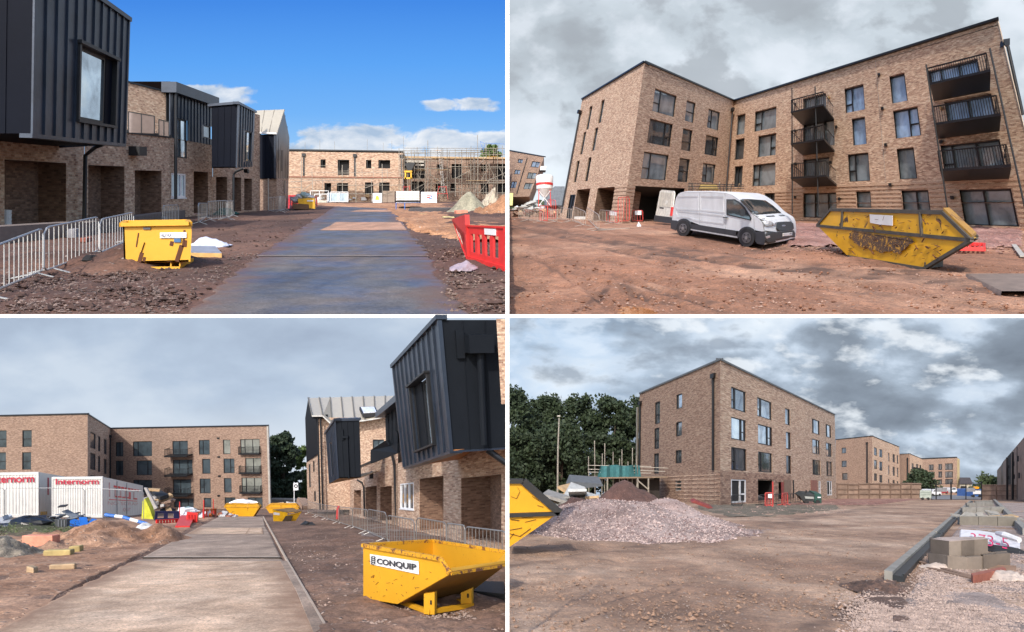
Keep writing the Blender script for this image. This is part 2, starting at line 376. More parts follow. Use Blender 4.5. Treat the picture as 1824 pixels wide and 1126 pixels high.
def gpoly(name, pl, pts, mat, up=0.03, relief=0.0, n=60, m=40, parent=None, ragged=0.0, **kw):
    """a laid surface given by left and right edges in pixels: pts = [(py, xl, xr), ...] near to far"""
    mb = MB(); rows = []
    for k in range(len(pts) - 1):
        for i in range(m if k < len(pts) - 2 else m + 1):
            t = i / m; rows.append([pts[k][q] * (1 - t) + pts[k + 1][q] * t for q in range(3)])
    for py, xl, xr in rows:
        Y = pl.Y(py); g_ = ragged / Y * F * pl.sc
        xl += g_ * fb(Y / pl.sc * 1.3, 3.1, 1.0, 5); xr += g_ * fb(Y / pl.sc * 1.3, 9.7, 1.0, 5)
        for i in range(n + 1):
            x = xl + (xr - xl) * i / n; edge = min(i, n - i)
            X = (x - CX) / F * Y; z = up + (relief * fb(X / pl.sc, Y / pl.sc, 1.5) if relief else 0) - (0.12 if edge == 0 else 0)
            if edge == 0: x = x + (1 if i else -1) * 0.6; X = (x - CX) / F * Y
            mb.v.append((X, Y, pl.gz(Y) + z * pl.sc))
    for j in range(len(rows) - 1):
        for i in range(n):
            a = j * (n + 1) + i; mb.f.append((a, a + 1, a + n + 2, a + n + 1)); mb.uv.append([(i / n, 0), ((i + 1) / n, 0), ((i + 1) / n, 1), (i / n, 1)])
    return obj(name, mb, mat, parent, smooth=True, **kw)
def stones(pl, quads, count, smin, smax, mat, name='gravel', label=None, cat='gravel', seed=1, up=0.0, surf=None, flat=None):
    """loose stones scattered over pixel quads (x0, y0, x1, y1) of the ground"""
    rnd = np.random.RandomState(seed); V = []; Fc = []; base = np.array([(1,0,0),(-1,0,0),(0,1,0),(0,-1,0),(0,0,1),(0,0,-1)], float)
    fc = [(0,2,4),(2,1,4),(1,3,4),(3,0,4),(2,0,5),(1,2,5),(3,1,5),(0,3,5)]; b = 0
    areas = [(q[2] - q[0]) * (q[3] - q[1]) for q in quads]; tot = sum(areas)
    for q, ar in zip(quads, areas):
        for _ in range(int(count * ar / tot)):
            px = rnd.uniform(q[0], q[2]) + rnd.normal() * (q[2] - q[0]) * .08; py = q[1] + (q[3] - q[1]) * rnd.uniform() ** 0.8 + rnd.normal() * (q[3] - q[1]) * .06; py = max(py, pl.h + 8)
            if pl.sc > 1 and py > 558: continue
            if (px > 902) == (pl.side < 0): continue
            p = pl.g(px, py)
            if flat and flat(px, py) < .5: continue
            if surf:
                r = surf(p.x, p.y)
                if r is None: continue
                p = Vector((p.x, p.y, r))
            s = smin + (smax - smin) * rnd.uniform() ** 3; s *= pl.sc
            k = base * (rnd.uniform(0.5, 1.0, (6, 1))) * s * np.array([1.0, 1.0, 0.65]); a = rnd.uniform(0, 6.28); ca, sa = math.cos(a), math.sin(a)
            k = k @ np.array([[ca, -sa, 0], [sa, ca, 0], [0, 0, 1]]).T + np.array([p.x, p.y, p.z + s * 0.2 + up * pl.sc])
            V.append(k); Fc += [(x + b, y + b, z + b) for x, y, z in fc]; b += 6
    mb = MB(); mb.v = np.vstack(V).tolist(); mb.f = Fc; mb.uv = [[(0, 0)] * 3] * len(Fc)
    return obj(name, mb, mat, label=label, cat=cat, kind='stuff', origin=V[0][0])
def mound(name, pl, cpx, rx_px, ry, height, mat, label, cat, peaks=((0, 0, 1, 1),), rough=0.12, n=80, m=44, seed=0, parent=None):
    """heap with its centre at ground pixel cpx, half width in pixels, half depth in metres; peaks = (u, v, h, r)"""
    c = pl.g(*cpx); rx = rx_px / F * c.y; ry = ry * pl.sc; mb = MB()
    def h(u, v):
        e = max(0.0, 1 - (u * u + v * v)); z = 0
        for pu, pv, ph, pr in peaks: z = max(z, ph * math.exp(-(((u - pu) / pr) ** 2 + ((v - pv) / pr) ** 2) * 1.6))
        w = mnoise.fractal(Vector((u * 3 + seed, v * 3, seed * 1.3)), 0.9, 2.1, 6) * rough
        return (z + w) * min(1, e * 2.2) - 0.04
    def surf(X, Y):
        u, v = (X - c.x) / rx, (Y - c.y) / ry
        if u * u + v * v > 0.96: return None
        return pl.gz(Y) + h(u, v) * height * pl.sc
    for j in range(m + 1):
        for i in range(n + 1):
            u, v = -1 + 2 * i / n, -1 + 2 * j / m; X, Y = c.x + u * rx, c.y + v * ry
            mb.v.append((pl.clip(X), Y, pl.gz(Y) + h(u, v) * height * pl.sc))
    for j in range(m):
        for i in range(n):
            u, v = -1 + 2 * (i + .5) / n, -1 + 2 * (j + .5) / m
            if u * u + v * v > 1.05: continue
            a = j * (n + 1) + i; mb.f.append((a, a + 1, a + n + 2, a + n + 1)); mb.uv.append([(0, 0)] * 4)
    o = obj(name, mb, mat, parent, label, cat, smooth=True, origin=c); return o, surf

def tree(pl, base, hpx, wpx, label, seed=0, leaves=9000, leaf=0.3, cols=None, group=None, Yd=None, low=0.12, name='broadleaf_tree', trunk_m=0.25):
    rnd = random.Random(seed); Y = Yd or pl.Y(base[1]); b = at(base[0], base[1], Y); H = hpx / F * Y; W = wpx / F * Y / 2; sc = pl.sc
    t = thing(name, label, 'tree', b, group)
    bark = plain('tree_bark', (0.07, 0.05, 0.035), 0.9, sc=sc)
    mb = MB(); mb.tube([b, b + Vector((0, 0, H * 0.25)), b + Vector((W * .05, 0, H * 0.55))], [trunk_m * sc, trunk_m * .75 * sc, trunk_m * .35 * sc], 8)
    tr = obj('trunk', mb, bark, t)
    clumps = []
    for i in range(84):
        a = rnd.uniform(0, 6.28); e = rnd.uniform(low, 0.96); prof = math.sin(math.pi * min(1, max(0, (e - low * 0.6) / (1.04 - low * .6))) ** 0.8) ** 0.55
        r = W * prof * rnd.uniform(0.35, 0.92)
        clumps.append((b + Vector((r * math.cos(a), r * math.sin(a) * 0.8, H * e * 0.97)), W * rnd.uniform(0.13, 0.36)))
    for i in range(7):
        c0 = clumps[i * 3][0]; st = b + Vector((0, 0, H * rnd.uniform(0.2, 0.45)))
        m2 = MB(); m2.tube([st, (st + c0) / 2 + Vector((0, 0, H * .03)), c0], [trunk_m * .4 * sc, trunk_m * .25 * sc, trunk_m * .1 * sc], 5); obj('limb', m2, bark, tr)
    cols = cols or [(0.022, 0.042, 0.014), (0.035, 0.06, 0.018), (0.05, 0.075, 0.025)]
    rn = np.random.RandomState(seed); V = []; Fc = []; n = 0
    per = leaves // len(clumps)
    for c, R in clumps:
        d = rn.normal(size=(per, 3)); d /= np.linalg.norm(d, axis=1)[:, None]; rr = R * rn.uniform(0.3, 1.25, (per, 1)); P = np.array(c) + d * rr * np.array([1, 1, 0.75])
        t1 = rn.normal(size=(per, 3)); t1 /= np.linalg.norm(t1, axis=1)[:, None]; t2 = np.cross(t1, rn.normal(size=(per, 3))); t2 /= np.linalg.norm(t2, axis=1)[:, None]
        s = leaf * sc * rn.uniform(0.5, 1.1, (per, 1))
        q = np.stack([P - t1 * s, P + t2 * s * .6, P + t1 * s, P - t2 * s * .6], 1).reshape(-1, 3); V.append(q)
        Fc += [(n + 4 * i, n + 4 * i + 1, n + 4 * i + 2, n + 4 * i + 3) for i in range(per)]; n += 4 * per
    key = ('leaf', sc, tuple(cols[0]))
    if key not in MC:
        m, nt, bb = newmat('foliage'); vec = coords(nt, sc); nn = noise(nt, vec, 0.5, 3); n2 = noise(nt, vec, 4.0, 2)
        c = mixc(nt, 0.5, ramp(nt, nn, [(0.35, cols[0]), (0.5, cols[1]), (0.68, cols[2])]), ramp(nt, n2, [(0.3, cols[0]), (0.7, cols[2])]))
        nt.links.new(c, bb.inputs['Base Color']); bb.inputs['Roughness'].default_value = 0.75; MC[key] = m
    mb = MB(); mb.v = np.vstack(V).tolist(); mb.f = Fc; mb.uv = [[(0, 0)] * 4] * len(Fc)
    o = obj('crown', mb, MC[key], t); o['kind'] = 'stuff'; return t

# ---------------------------------------------------------------- lettering (mesh made from the built-in font)
TXT = {}
def text_pts(s, bold=0.0):
    if (s, bold) in TXT: return TXT[(s, bold)]
    cu = bpy.data.curves.new('lettering', 'FONT'); cu.body = s; cu.offset = bold; o = bpy.data.objects.new('lettering', cu); C.objects.link(o)
    dg = bpy.context.evaluated_depsgraph_get(); me = o.evaluated_get(dg).to_mesh()
    v = [tuple(p.co) for p in me.vertices]; f = [tuple(p.vertices) for p in me.polygons]
    o.evaluated_get(dg).to_mesh_clear(); bpy.data.objects.remove(o); bpy.data.curves.remove(cu)
    x0 = min(p[0] for p in v); x1 = max(p[0] for p in v); y0 = min(p[1] for p in v); y1 = max(p[1] for p in v)
    v = [((p[0] - x0) / (x1 - x0), (p[1] - y0) / (y1 - y0)) for p in v]; TXT[(s, bold)] = (v, f); return v, f
def lettering(s, quad, mat, parent, off=Vector((0, -0.01, 0)), bold=0.0, name='lettering'):
    """quad: world points (bottom left, bottom right, top right, top left)"""
    v, f = text_pts(s, bold); q = [Vector(p) for p in quad]; mb = MB()
    for x, y in v: mb.v.append(tuple((q[0] * (1 - x) + q[1] * x) * (1 - y) + (q[3] * (1 - x) + q[2] * x) * y + off))
    mb.f = f; mb.uv = [[(0, 0)] * len(p) for p in f]; return obj(name, mb, mat, parent)

def lerp(a, b, t): return Vector(a) * (1 - t) + Vector(b) * t
def barrier(pl, a, b, hpx, mat, label, group, nbars=13, detail=True, feet=True, name='crowd_barrier', hpx2=None, cat='barrier', footm=0.3, tube=0.02, toppanel=None):
    """steel pedestrian barrier between ground pixels a and b; height in pixels at each end"""
    A, B = pl.g(*a), pl.g(*b); hA = hpx / F * A.y; hB = (hpx2 or hpx) / F * B.y; t = thing(name, label, cat, (A + B) / 2, group); r = tube * pl.sc
    up = Vector((0, 0, 1)); z0 = 0.12
    def P(u, w): return lerp(A, B, u) + up * ((hA * (1 - u) + hB * u) * w)
    mb = MB(); mb.tube([P(0, z0 + .08), P(0, .88), P(.04, .98), P(.08, 1), P(.92, 1), P(.96, .98), P(1, .88), P(1, z0 + .08), P(.96, z0), P(.04, z0), P(0, z0 + .08)], r, 6)
    obj('frame', mb, mat, t)
    if detail:
        for i in range(1, nbars + 1):
            m2 = MB(); m2.tube([P(i / (nbars + 1), z0), P(i / (nbars + 1), 1)], r * 0.55, 5); obj('upright_bar', m2, mat, t)
    else:
        m2 = MB()
        for i in range(1, nbars + 1): m2.bar(P(i / (nbars + 1), z0), P(i / (nbars + 1), 1), r * 1.0)
        obj('upright_bar', m2, mat, t)['kind'] = 'stuff'
    if feet:
        d = (B - A).normalized(); n = Vector((d.y, -d.x, 0)) * footm * pl.sc * 1.4
        for u in (0.12, 0.88):
            m3 = MB(); c = P(u, z0); m3.tube([P(u, 0) + n, c, P(u, 0) - n], r * .9, 5); obj('foot', m3, mat, t)
    return t

# ---------------------------------------------------------------- skies: four backdrops, each lit by its own picture of cloud
def sky_mat(name, build):
    m = bpy.data.materials.new(name); m.use_nodes = True; nt = m.node_tree; nt.nodes.clear()
    out = N(nt, 'ShaderNodeOutputMaterial'); em = N(nt, 'ShaderNodeEmission'); nt.links.new(em.outputs[0], out.inputs[0])
    tc = N(nt, 'ShaderNodeTexCoord'); sp = N(nt, 'ShaderNodeSeparateXYZ'); nt.links.new(tc.outputs['UV'], sp.inputs[0])
    nt.links.new(build(nt, tc.outputs['UV'], sp.outputs[0], sp.outputs[1]), em.inputs[0]); em.inputs[1].default_value = (1.0 if 'blue' in name else 1.24 if 'soft' in name else 1.2) / EXPF; return m
def mapv(nt, vec, scale=(1, 1, 1), loc=(0, 0, 0), rot=0):
    mp = N(nt, 'ShaderNodeMapping'); mp.inputs['Scale'].default_value = scale; mp.inputs['Location'].default_value = loc; mp.inputs['Rotation'].default_value = (0, 0, rot); nt.links.new(vec, mp.inputs[0]); return mp.outputs[0]
def mul(nt, a, b):
    m = N(nt, 'ShaderNodeMath', operation='MULTIPLY')
    for s, v in ((m.inputs[0], a), (m.inputs[1], b)):
        if isinstance(v, (int, float)): s.default_value = v
        else: nt.links.new(v, s)
    return m.outputs[0]
def add(nt, a, b):
    m = N(nt, 'ShaderNodeMath', operation='ADD')
    for s, v in ((m.inputs[0], a), (m.inputs[1], b)):
        if isinstance(v, (int, float)): s.default_value = v
        else: nt.links.new(v, s)
    return m.outputs[0]
def band(nt, v, a, b, c, d):                 # 0 below a, 1 from b to c, 0 above d
    mr = N(nt, 'ShaderNodeMapRange', interpolation_type='SMOOTHSTEP', i_1=a, i_2=b); nt.links.new(v, mr.inputs[0])
    m2 = N(nt, 'ShaderNodeMapRange', interpolation_type='SMOOTHSTEP', i_1=c, i_2=d, i_3=1.0, i_4=0.0); nt.links.new(v, m2.inputs[0])
    return mul(nt, mr.outputs[0], m2.outputs[0])
def maxn(nt, a, b):
    m = N(nt, 'ShaderNodeMath', operation='MAXIMUM'); nt.links.new(a, m.inputs[0]); nt.links.new(b, m.inputs[1]); return m.outputs[0]
def sky_card(name, mat, x0, x1, y0, y1, Y):
    mb = MB(); pts = [(x0, y1), (x1, y1), (x1, y0), (x0, y0)]
    mb.poly([at(x, y, Y) for x, y in pts], [(x / 100, (CY - y) / 100) for x, y in pts]); return obj(name, mb, mat, kind='structure')
# v = (563 - py)/100 : top of frame 5.6, top horizon 2.2, bottom panels 0 .. -3.2
def sky_tl(nt, uv, u, v):
    base = ramp(nt, mul(nt, v, 0.1), [(0.20, lin(184, 218, 246)), (0.29, lin(152, 202, 249)), (0.36, lin(118, 182, 249)), (0.45, lin(94, 166, 246)), (0.56, lin(70, 140, 232))])
    n = noise(nt, mapv(nt, uv, (1, 1.9, 1), (3.3, 1.2, 0)), 1.1, 9, 0.58, 0.25); nb = noise(nt, mapv(nt, uv, (1, 1.9, 1), (3.22, 1.3, 0)), 1.1, 6, 0.55, 0.25)
    low = mul(nt, band(nt, v, 2.0, 2.6, 3.1, 3.75), band(nt, u, 4.6, 5.8, 30, 31))
    left = mul(nt, band(nt, v, 3.6, 3.85, 4.0, 4.25), band(nt, u, 2.9, 3.3, 3.9, 5.1))
    rt = mul(nt, mul(nt, band(nt, v, 3.5, 3.7, 3.8, 4.0), band(nt, u, 6.9, 7.9, 8.4, 9.6)), 0.86)
    bias = maxn(nt, maxn(nt, low, left), rt)
    f = add(nt, n, mul(nt, bias, 0.42)); mask = ramp(nt, f, [(0.74, 0.0), (0.84, 1.0)])
    cl = ramp(nt, nb, [(0.38, lin(248, 250, 253)), (0.62, lin(176, 196, 220))])
    return mixc(nt, mul(nt, mask, 0.93), base, cl)
def sky_tr(nt, uv, u, v):
    n = noise(nt, mapv(nt, uv, (0.7, 1.0, 1), (1.3, 4.0, 0), 0.35), 0.5, 8, 0.5, 0.15); n2 = noise(nt, mapv(nt, uv, (0.9, 1.2, 1), (7, 2, 0), -0.3), 0.75, 9, 0.55, 0.1)
    c = ramp(nt, n, [(0.32, lin(160, 168, 176)), (0.45, lin(182, 192, 201)), (0.55, lin(194, 204, 213)), (0.68, lin(214, 222, 231))])
    c = mixc(nt, ramp(nt, n2, [(0.50, 0.0), (0.58, 0.7)]), c, lin(156, 163, 171))
    c = mixc(nt, ramp(nt, n2, [(0.36, 0.6), (0.46, 0.0)]), c, lin(216, 223, 232))
    hz = mul(nt, band(nt, v, 1.5, 2.0, 2.6, 3.0), band(nt, u, 8, 9, 9.9, 10.8)); return mixc(nt, mul(nt, hz, 0.85), c, lin(224, 233, 241))
def sky_bl(nt, uv, u, v):
    n = noise(nt, mapv(nt, uv, (0.6, 1.2, 1), (5, 9, 0), -0.25), 0.6, 7, 0.5, 0.1)
    c = ramp(nt, n, [(0.34, lin(152, 166, 186)), (0.5, lin(168, 183, 202)), (0.66, lin(188, 200, 214))])
    hz = band(nt, v, -4, -3.2, -2.3, -1.3); return mixc(nt, mul(nt, hz, 0.75), c, lin(205, 214, 223))
def sky_br(nt, uv, u, v):
    m1 = mapv(nt, uv, (0.62, 1.25, 1), (2.2, 6.5, 0), 0.3)
    n = noise(nt, m1, 0.55, 10, 0.52, 0.12); n2 = noise(nt, mapv(nt, uv, (0.8, 1.6, 1), (8.1, 3.3, 0), 0.15), 0.95, 10, 0.55, 0.08)
    dk = mul(nt, band(nt, u, 11.5, 14.5, 30, 31), band(nt, v, -2.3, -1.8, -0.9, 0.4))
    f = add(nt, n, mul(nt, dk, -0.10))
    c = ramp(nt, f, [(0.30, lin(112, 122, 135)), (0.40, lin(136, 148, 162)), (0.46, lin(162, 176, 192)), (0.50, lin(190, 204, 220)), (0.60, lin(214, 224, 234)), (0.7, lin(232, 237, 242))])
    c = mixc(nt, ramp(nt, n2, [(0.54, 0.0), (0.63, 0.75)]), c, lin(226, 232, 238)); c = mixc(nt, ramp(nt, n2, [(0.34, 0.6), (0.45, 0.0)]), c, lin(126, 137, 151))
    bl = mul(nt, band(nt, u, 8, 9, 10, 12.5), ramp(nt, n2, [(0.4, 0.0), (0.55, 0.45)])); return mixc(nt, bl, c, lin(172, 199, 228))
sky_card('sky', sky_mat('sky_blue_clouds', sky_tl), -1200, CX, -900, 362, 4200)
sky_card('sky', sky_mat('sky_pale_grey', sky_tr), CX, 3000, -900, 380, 4200)
sky_card('sky', sky_mat('sky_soft_grey', sky_bl), -1200, CX, 563.2, 912, 150)
sky_card('sky', sky_mat('sky_storm_grey', sky_br), CX, 3000, 563.2, 896, 150)

# white frame bars that part the four places
white = plain('white_paint', (0.86, 0.86, 0.86), 0.5, var=0.01)
CLIP[0] = 0.0
fr = thing('divider_frame', 'slim white painted frame bars crossing between the four building site views', 'frame', at(CX, CY, 149.4))
mb = MB(); Yb = 149.4; a = at(-900, 566, Yb); b = at(2700, 560, Yb); mb.box8([(a.x, Yb, a.z), (b.x, Yb, a.z), (b.x, Yb + .3, a.z), (a.x, Yb + .3, a.z), (a.x, Yb, b.z), (b.x, Yb, b.z), (b.x, Yb + .3, b.z), (a.x, Yb + .3, b.z)]); obj('horizontal_bar', mb, white, fr)
for Yp, ya, yb2 in ((149.3, 566, -400), (6.9, 1400, 563)):
    mb = MB(); a = at(900.3, ya, Yp); b = at(907.2, yb2, Yp); t = 0.02 if Yp < 100 else 0.3
    mb.box8([(a.x, Yp, a.z), (b.x, Yp, a.z), (b.x, Yp + t, a.z), (a.x, Yp + t, a.z), (a.x, Yp, b.z), (b.x, Yp, b.z), (b.x, Yp + t, b.z), (a.x, Yp + t, b.z)]); obj('post', mb, white, fr)
# ---------------------------------------------------------------- shared materials by place scale
def navy(sc): return plain('navy_cladding', (0.026, 0.038, 0.062), 0.34, 0.4, 0.35, sc, .7, 0.6, 0.012)
def navy_shaded(sc): return plain('shaded_cladding', (0.003, 0.005, 0.012) if sc > 1 else (0.010, 0.0125, 0.017), 0.6, 0.0, 0.1, sc, 1.0, 0.08)  # navy darkened: shade of the camera-facing sides is in the colour
def black(sc): return plain('black_metal', (0.014, 0.016, 0.020), 0.45, 0.2, 0.15, sc)
def galv(sc): return plain('galvanised_steel', (0.42, 0.43, 0.44), 0.45, 0.6, 0.2, sc)
def whitep(sc): return plain('white_plastic', (0.74, 0.75, 0.77), 0.45, 0, 0.06, sc)
def wood(sc): return plain('sawn_timber', (0.42, 0.29, 0.16), 0.8, 0, 0.3, sc, 2.0)
def redp(sc): return plain('red_plastic', (0.62, 0.030, 0.028), 0.42, 0, 0.15, sc)
def grey_roof(sc): return plain('beige_standing_seam_roof', (0.46, 0.42, 0.34), 0.5, 0.2, 0.06, sc)
def dark(sc): return plain('dark_interior', (0.012, 0.012, 0.013), 0.9, 0, 0.2, sc)
def concrete(sc, n='cast_concrete', c=(0.36, 0.34, 0.31)): return plain(n, c, 0.9, 0, 0.2, sc, 2.5, 0.3, 0.01)
def yellow(sc, amt=0.35, n='yellow_paint_rusted'): return painted(n, (0.74, 0.40, 0.012), amount=amt, sc=sc)
def scaff(sc): return plain('scaffold_tube', (0.36, 0.33, 0.28), 0.5, 0.35, 0.25, sc)
def bluep(sc): return plain('blue_plastic', (0.02, 0.14, 0.5), 0.5, 0, 0.2, sc)
def balcony(fac, r, parent, mat, d=1.5, rail=1.1, nbal=14, slab=0.22, rm=None, ends=True):
    """balcony on a facade: r = (a0, a1, b) in metres"""
    a0, a1, b = r; mb = MB(); fac.box(mb, a0, a1, b - slab, b, 0.02, d); o = obj('balcony', mb, mat, parent)
    m2 = MB()
    fac.box(m2, a0, a1, b + rail - .05, b + rail, d - .06, d - .01)
    if ends:
        for x in (a0, a1 - .05): fac.box(m2, x, x + .05, b + rail - .05, b + rail, 0.02, d - .06)
    obj('handrail', m2, mat, o)
    m3 = MB()
    for i in range(nbal + 1):
        x = a0 + (a1 - a0 - .03) * i / nbal; fac.box(m3, x, x + .04, b, b + rail - .05, d - .06, d - .028)
    if ends:
        for k in range(1, 7):
            for x in (a0 + .01, a1 - .04): fac.box(m3, x, x + .022, b, b + rail - .05, d * k / 7, d * k / 7 + .022)
    q = obj('balusters', m3, mat, o); q['kind'] = 'stuff'; return o
def cladding(fac, r, parent, mat, seam_mat, pitch=0.45, d=0.0, holes=(), seam=0.035, proud=0.05):
    """standing seam panels, each panel its own mesh, seams proud of them"""
    a0, a1, b0, b1 = r; n = max(1, round((a1 - a0) / pitch)); w = (a1 - a0) / n
    for i in range(n):
        x0, x1 = a0 + i * w, a0 + (i + 1) * w; spans = [(b0, b1)]
        for h in holes:
            if h[0] < (x0 + x1) / 2 < h[1]: spans = [(b0, h[2]), (h[3], b1)]
        for y0, y1 in spans:
            if y1 - y0 > .02: mb = MB(); fac.box(mb, x0 + .004, x1 - .004, y0, y1, d - 0.06, d); obj('cladding_panel', mb, mat, parent)
        if i:
            sp = [(b0, b1)]
            for h in holes:
                if h[0] < x0 < h[1]: sp = [(b0, h[2]), (h[3], b1)]
            for y0, y1 in sp:
                if y1 - y0 > .02: mb = MB(); fac.box(mb, x0 - seam / 2, x0 + seam / 2, y0, y1, d, d + proud); obj('seam', mb, seam_mat, parent)
def skip(pl, plane, P, depth, body, ribm, label, group=None, ribs=(), load=None, name='skip', rim=0.07):
    """lorry skip: P = px of tip left, top left, top right, tip right, bottom right, bottom left on its near side; depth = vector in metres"""
    pts = [plane(*q) for q in P]; D = Vector(depth) * pl.sc; far = [p + D for p in pts]
    t = thing(name, label, 'skip', (pts[4] + pts[5]) / 2, group)
    up = D.normalized()
    mb = MB(); mb.slab(pts, up * 0.03 * pl.sc); obj('side_panel', mb, body, t)
    mb = MB(); mb.slab([p - up * 0.03 * pl.sc for p in far], up * 0.03 * pl.sc); obj('side_panel', mb, body, t)
    e = Vector((0, 0, 0.02 * pl.sc))
    for a, b in ((0, 5), (3, 4), (0, 1), (3, 2)):
        mb = MB(); mb.slab([pts[a] + D * .01, pts[b] + D * .01, far[b] - D * .01, far[a] - D * .01], (0.03 * pl.sc * (1 if a == 0 else -1), 0, 0)); obj('end_plate', mb, body, t)
    mb = MB(); mb.slab([pts[5] + e, pts[4] + e, far[4] + e, far[5] + e], e); obj('floor', mb, body, t)
    r = rim * pl.sc
    for ring in (pts, far):
        mb = MB()
        for i in range(5): mb.bar(ring[i], ring[i + 1], r, r)
        mb.bar(ring[0], ring[3], r, r); obj('rim', mb, ribm, t)
    off = -up * 0.03 * pl.sc
    for a, b in ribs: mb = MB(); mb.bar(plane(*a) + off, plane(*b) + off, r * 1.05, r * .7); obj('rib', mb, ribm, t)
    for a in (1, 2): mb = MB(); mb.bar(pts[a], far[a], r, r); obj('cross_bar', mb, ribm, t)
    return t, pts, far
def pile_bits(name, pl, cpx, w_px, n, mats, label, cat, size=(0.3, 0.8), seed=0, height=0.5, depth=1.0, flat=False):
    """a heap of loose pieces, each its own part"""
    rnd = random.Random(seed); c = pl.g(*cpx); t = thing(name, label, cat, c)
    for i in range(n):
        s = rnd.uniform(*size) * pl.sc; x = rnd.uniform(-1, 1); X = pl.clip(c.x + x * w_px / 2 / F * c.y); Y = c.y + rnd.uniform(-1, 1) * depth * pl.sc
        z = pl.gz(Y) + rnd.uniform(0.02, 1) * height * pl.sc * (1 - abs(x) * .8); a = rnd.uniform(0, 3.14); e = rnd.uniform(-.6, .6)
        d = Vector((math.cos(a) * math.cos(e), math.sin(a) * math.cos(e), math.sin(e) * .6)) * s; p = Vector((X, Y, z + abs(d.z) * .6))
        mb = MB(); mb.bar(p - d / 2, p + d / 2, s * rnd.uniform(.25, .6), s * (0.06 if flat else rnd.uniform(.08, .3)), up=(rnd.uniform(-.3, .3), 0, 1)); obj('piece', mb, rnd.choice(mats), t)
    return t
CLIP[0] = -0.3
# ================================================================ TOP LEFT: sunny street of new houses
S = 16.0
g_tl = earth('shaded_red_brown_soil', [(0.06, 0.031, 0.024), (0.095, 0.048, 0.035), (0.15, 0.08, 0.055)], S, peb=6.5, pebamt=0.35, pebcol=(0.30, 0.24, 0.21), bmp=0.05, big=0.12)  # soil darkened to stand in for the shade over the near street
def rf(X, Y, px, py): return 0.25 * max(0, min(1, (px - 770) / 60)) * max(0, min(1, (410 - py) / 20)) * (1 + fb(X, Y, .5)) - (0.1 if 250 < px < 850 else 0) * 0
def road_tl(px, py):
    t = (py - 372) / (562 - 372); l, r = 590 - t * 268, 700 + t * 132; return 0.0 if l - 6 < px < r + 6 and py > 360 else 1.0
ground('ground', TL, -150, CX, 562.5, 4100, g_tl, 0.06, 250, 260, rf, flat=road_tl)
g_sun = earth('sunlit_orange_soil', [(0.28, 0.14, 0.075), (0.36, 0.185, 0.10), (0.43, 0.24, 0.14)], S, peb=5.0, pebamt=0.3, bmp=0.05)  # lighter soil, sunlight on the far verge put into its colour
gpoly('ground_patch', TL, [(432, 838, 903), (412, 745, 903), (392, 716, 903), (372, 690, 903), (363, 500, 903)], g_sun, 0.09, 0.10, ragged=.6, kind='structure')
m_rd = earth('wet_shaded_tarmac_road', [(0.075, 0.080, 0.092), (0.098, 0.094, 0.098), (0.13, 0.105, 0.092)], S, peb=12, pebamt=0.25, pebcol=(0.17, 0.16, 0.16), wet=(0.4, 0.8, 0.6), bmp=0.01, big=0.35, edge=(0.12, 0.068, 0.05))  # wet tarmac, its dark blue-grey also carries the missing shade
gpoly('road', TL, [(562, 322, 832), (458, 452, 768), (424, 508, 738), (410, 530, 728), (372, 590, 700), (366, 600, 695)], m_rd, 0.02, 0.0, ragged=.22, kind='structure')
m_lit = earth('sunlit_road_strip', [(0.30, 0.17, 0.12), (0.38, 0.22, 0.15), (0.42, 0.26, 0.19)], S, peb=8, pebamt=0.2, bmp=0.01, big=0.5)  # bright bands painted as sunlight crossing the shaded road
gpoly('road_strip', TL, [(411.5, 566, 728), (404, 584, 722), (396.5, 597, 715)], m_lit, 0.03, 0.0, kind='structure')
gpoly('road_strip', TL, [(378, 622, 700), (374, 640, 697)], m_lit, 0.03, 0.0, kind='structure', m=6)
m_mud2 = earth('mud_on_road', [(0.12, 0.075, 0.055), (0.16, 0.10, 0.075), (0.20, 0.13, 0.10)], S, peb=10, pebamt=0.3, bmp=0.02, big=0.5)
for (y0, l0, r0), (y1, l1, r1) in (((458.9, 452, 769), (457.9, 454, 768)),):
    gpoly('kerb_strip', TL, [(y0, l0, r0), (y1, l1, r1)], concrete(S, 'joint_filler', (.2, .17, .15)), 0.04, kind='structure', m=3)
stones(TL, [(0, 470, 330, 560), (200, 430, 480, 500), (430, 385, 560, 430)], 3800, 0.015, 0.06, plain('loose_stone', (0.16, 0.115, 0.10), 0.9, sc=S, nscale=0.6, var=.6), 'gravel', 'loose broken stones scattered over dark soil left of the wet road', seed=3, flat=road_tl)  # stones darkened with the soil, shade put into their colour
stones(TL, [(790, 470, 903, 560), (740, 420, 903, 470), (720, 372, 903, 410)], 1500, 0.015, 0.07, plain('loose_stone_light', (0.20, 0.14, 0.115), 0.9, sc=S, nscale=0.6, var=.6), 'gravel', 'small stones strewn on the soil verge right of the wet road', seed=4)

stones(TL, [(0, 460, 340, 556), (780, 430, 903, 556), (400, 380, 560, 440)], 1300, 0.03, 0.11, plain('dark_soil_clod', (0.075, 0.043, 0.035), 0.95, sc=S, nscale=1, var=.5), 'soil_clods', 'clods of dark soil on the verges of the wet road', 'soil', seed=5, flat=road_tl)  # clods in the same darkened tone as the soil
bk, bkb, rcs = brick(S), brick(S, 'brown'), brick(S, 'inner')
nv, nd, blk = navy(S), navy_shaded(S), black(S)
gla = glass(S); glb = glass(S, (0.75, 0.88, 1.0), 'sky_glass', 0.95)
T_ = TL
def base_y(x): return 402 - 0.0817 * (x - 145)
HP = (1.5, 0, 0)
def rowfac(x0, x1, y0t, y1t, Ht, W, pl=TL, off=0, by=None):
    b0, b1 = (by or base_y)(x0), (by or base_y)(x1)
    return Fac(pl, (x0, b0), (x1, b1), (x1, y1t), (x0, y0t), W=W, Ht=Ht)
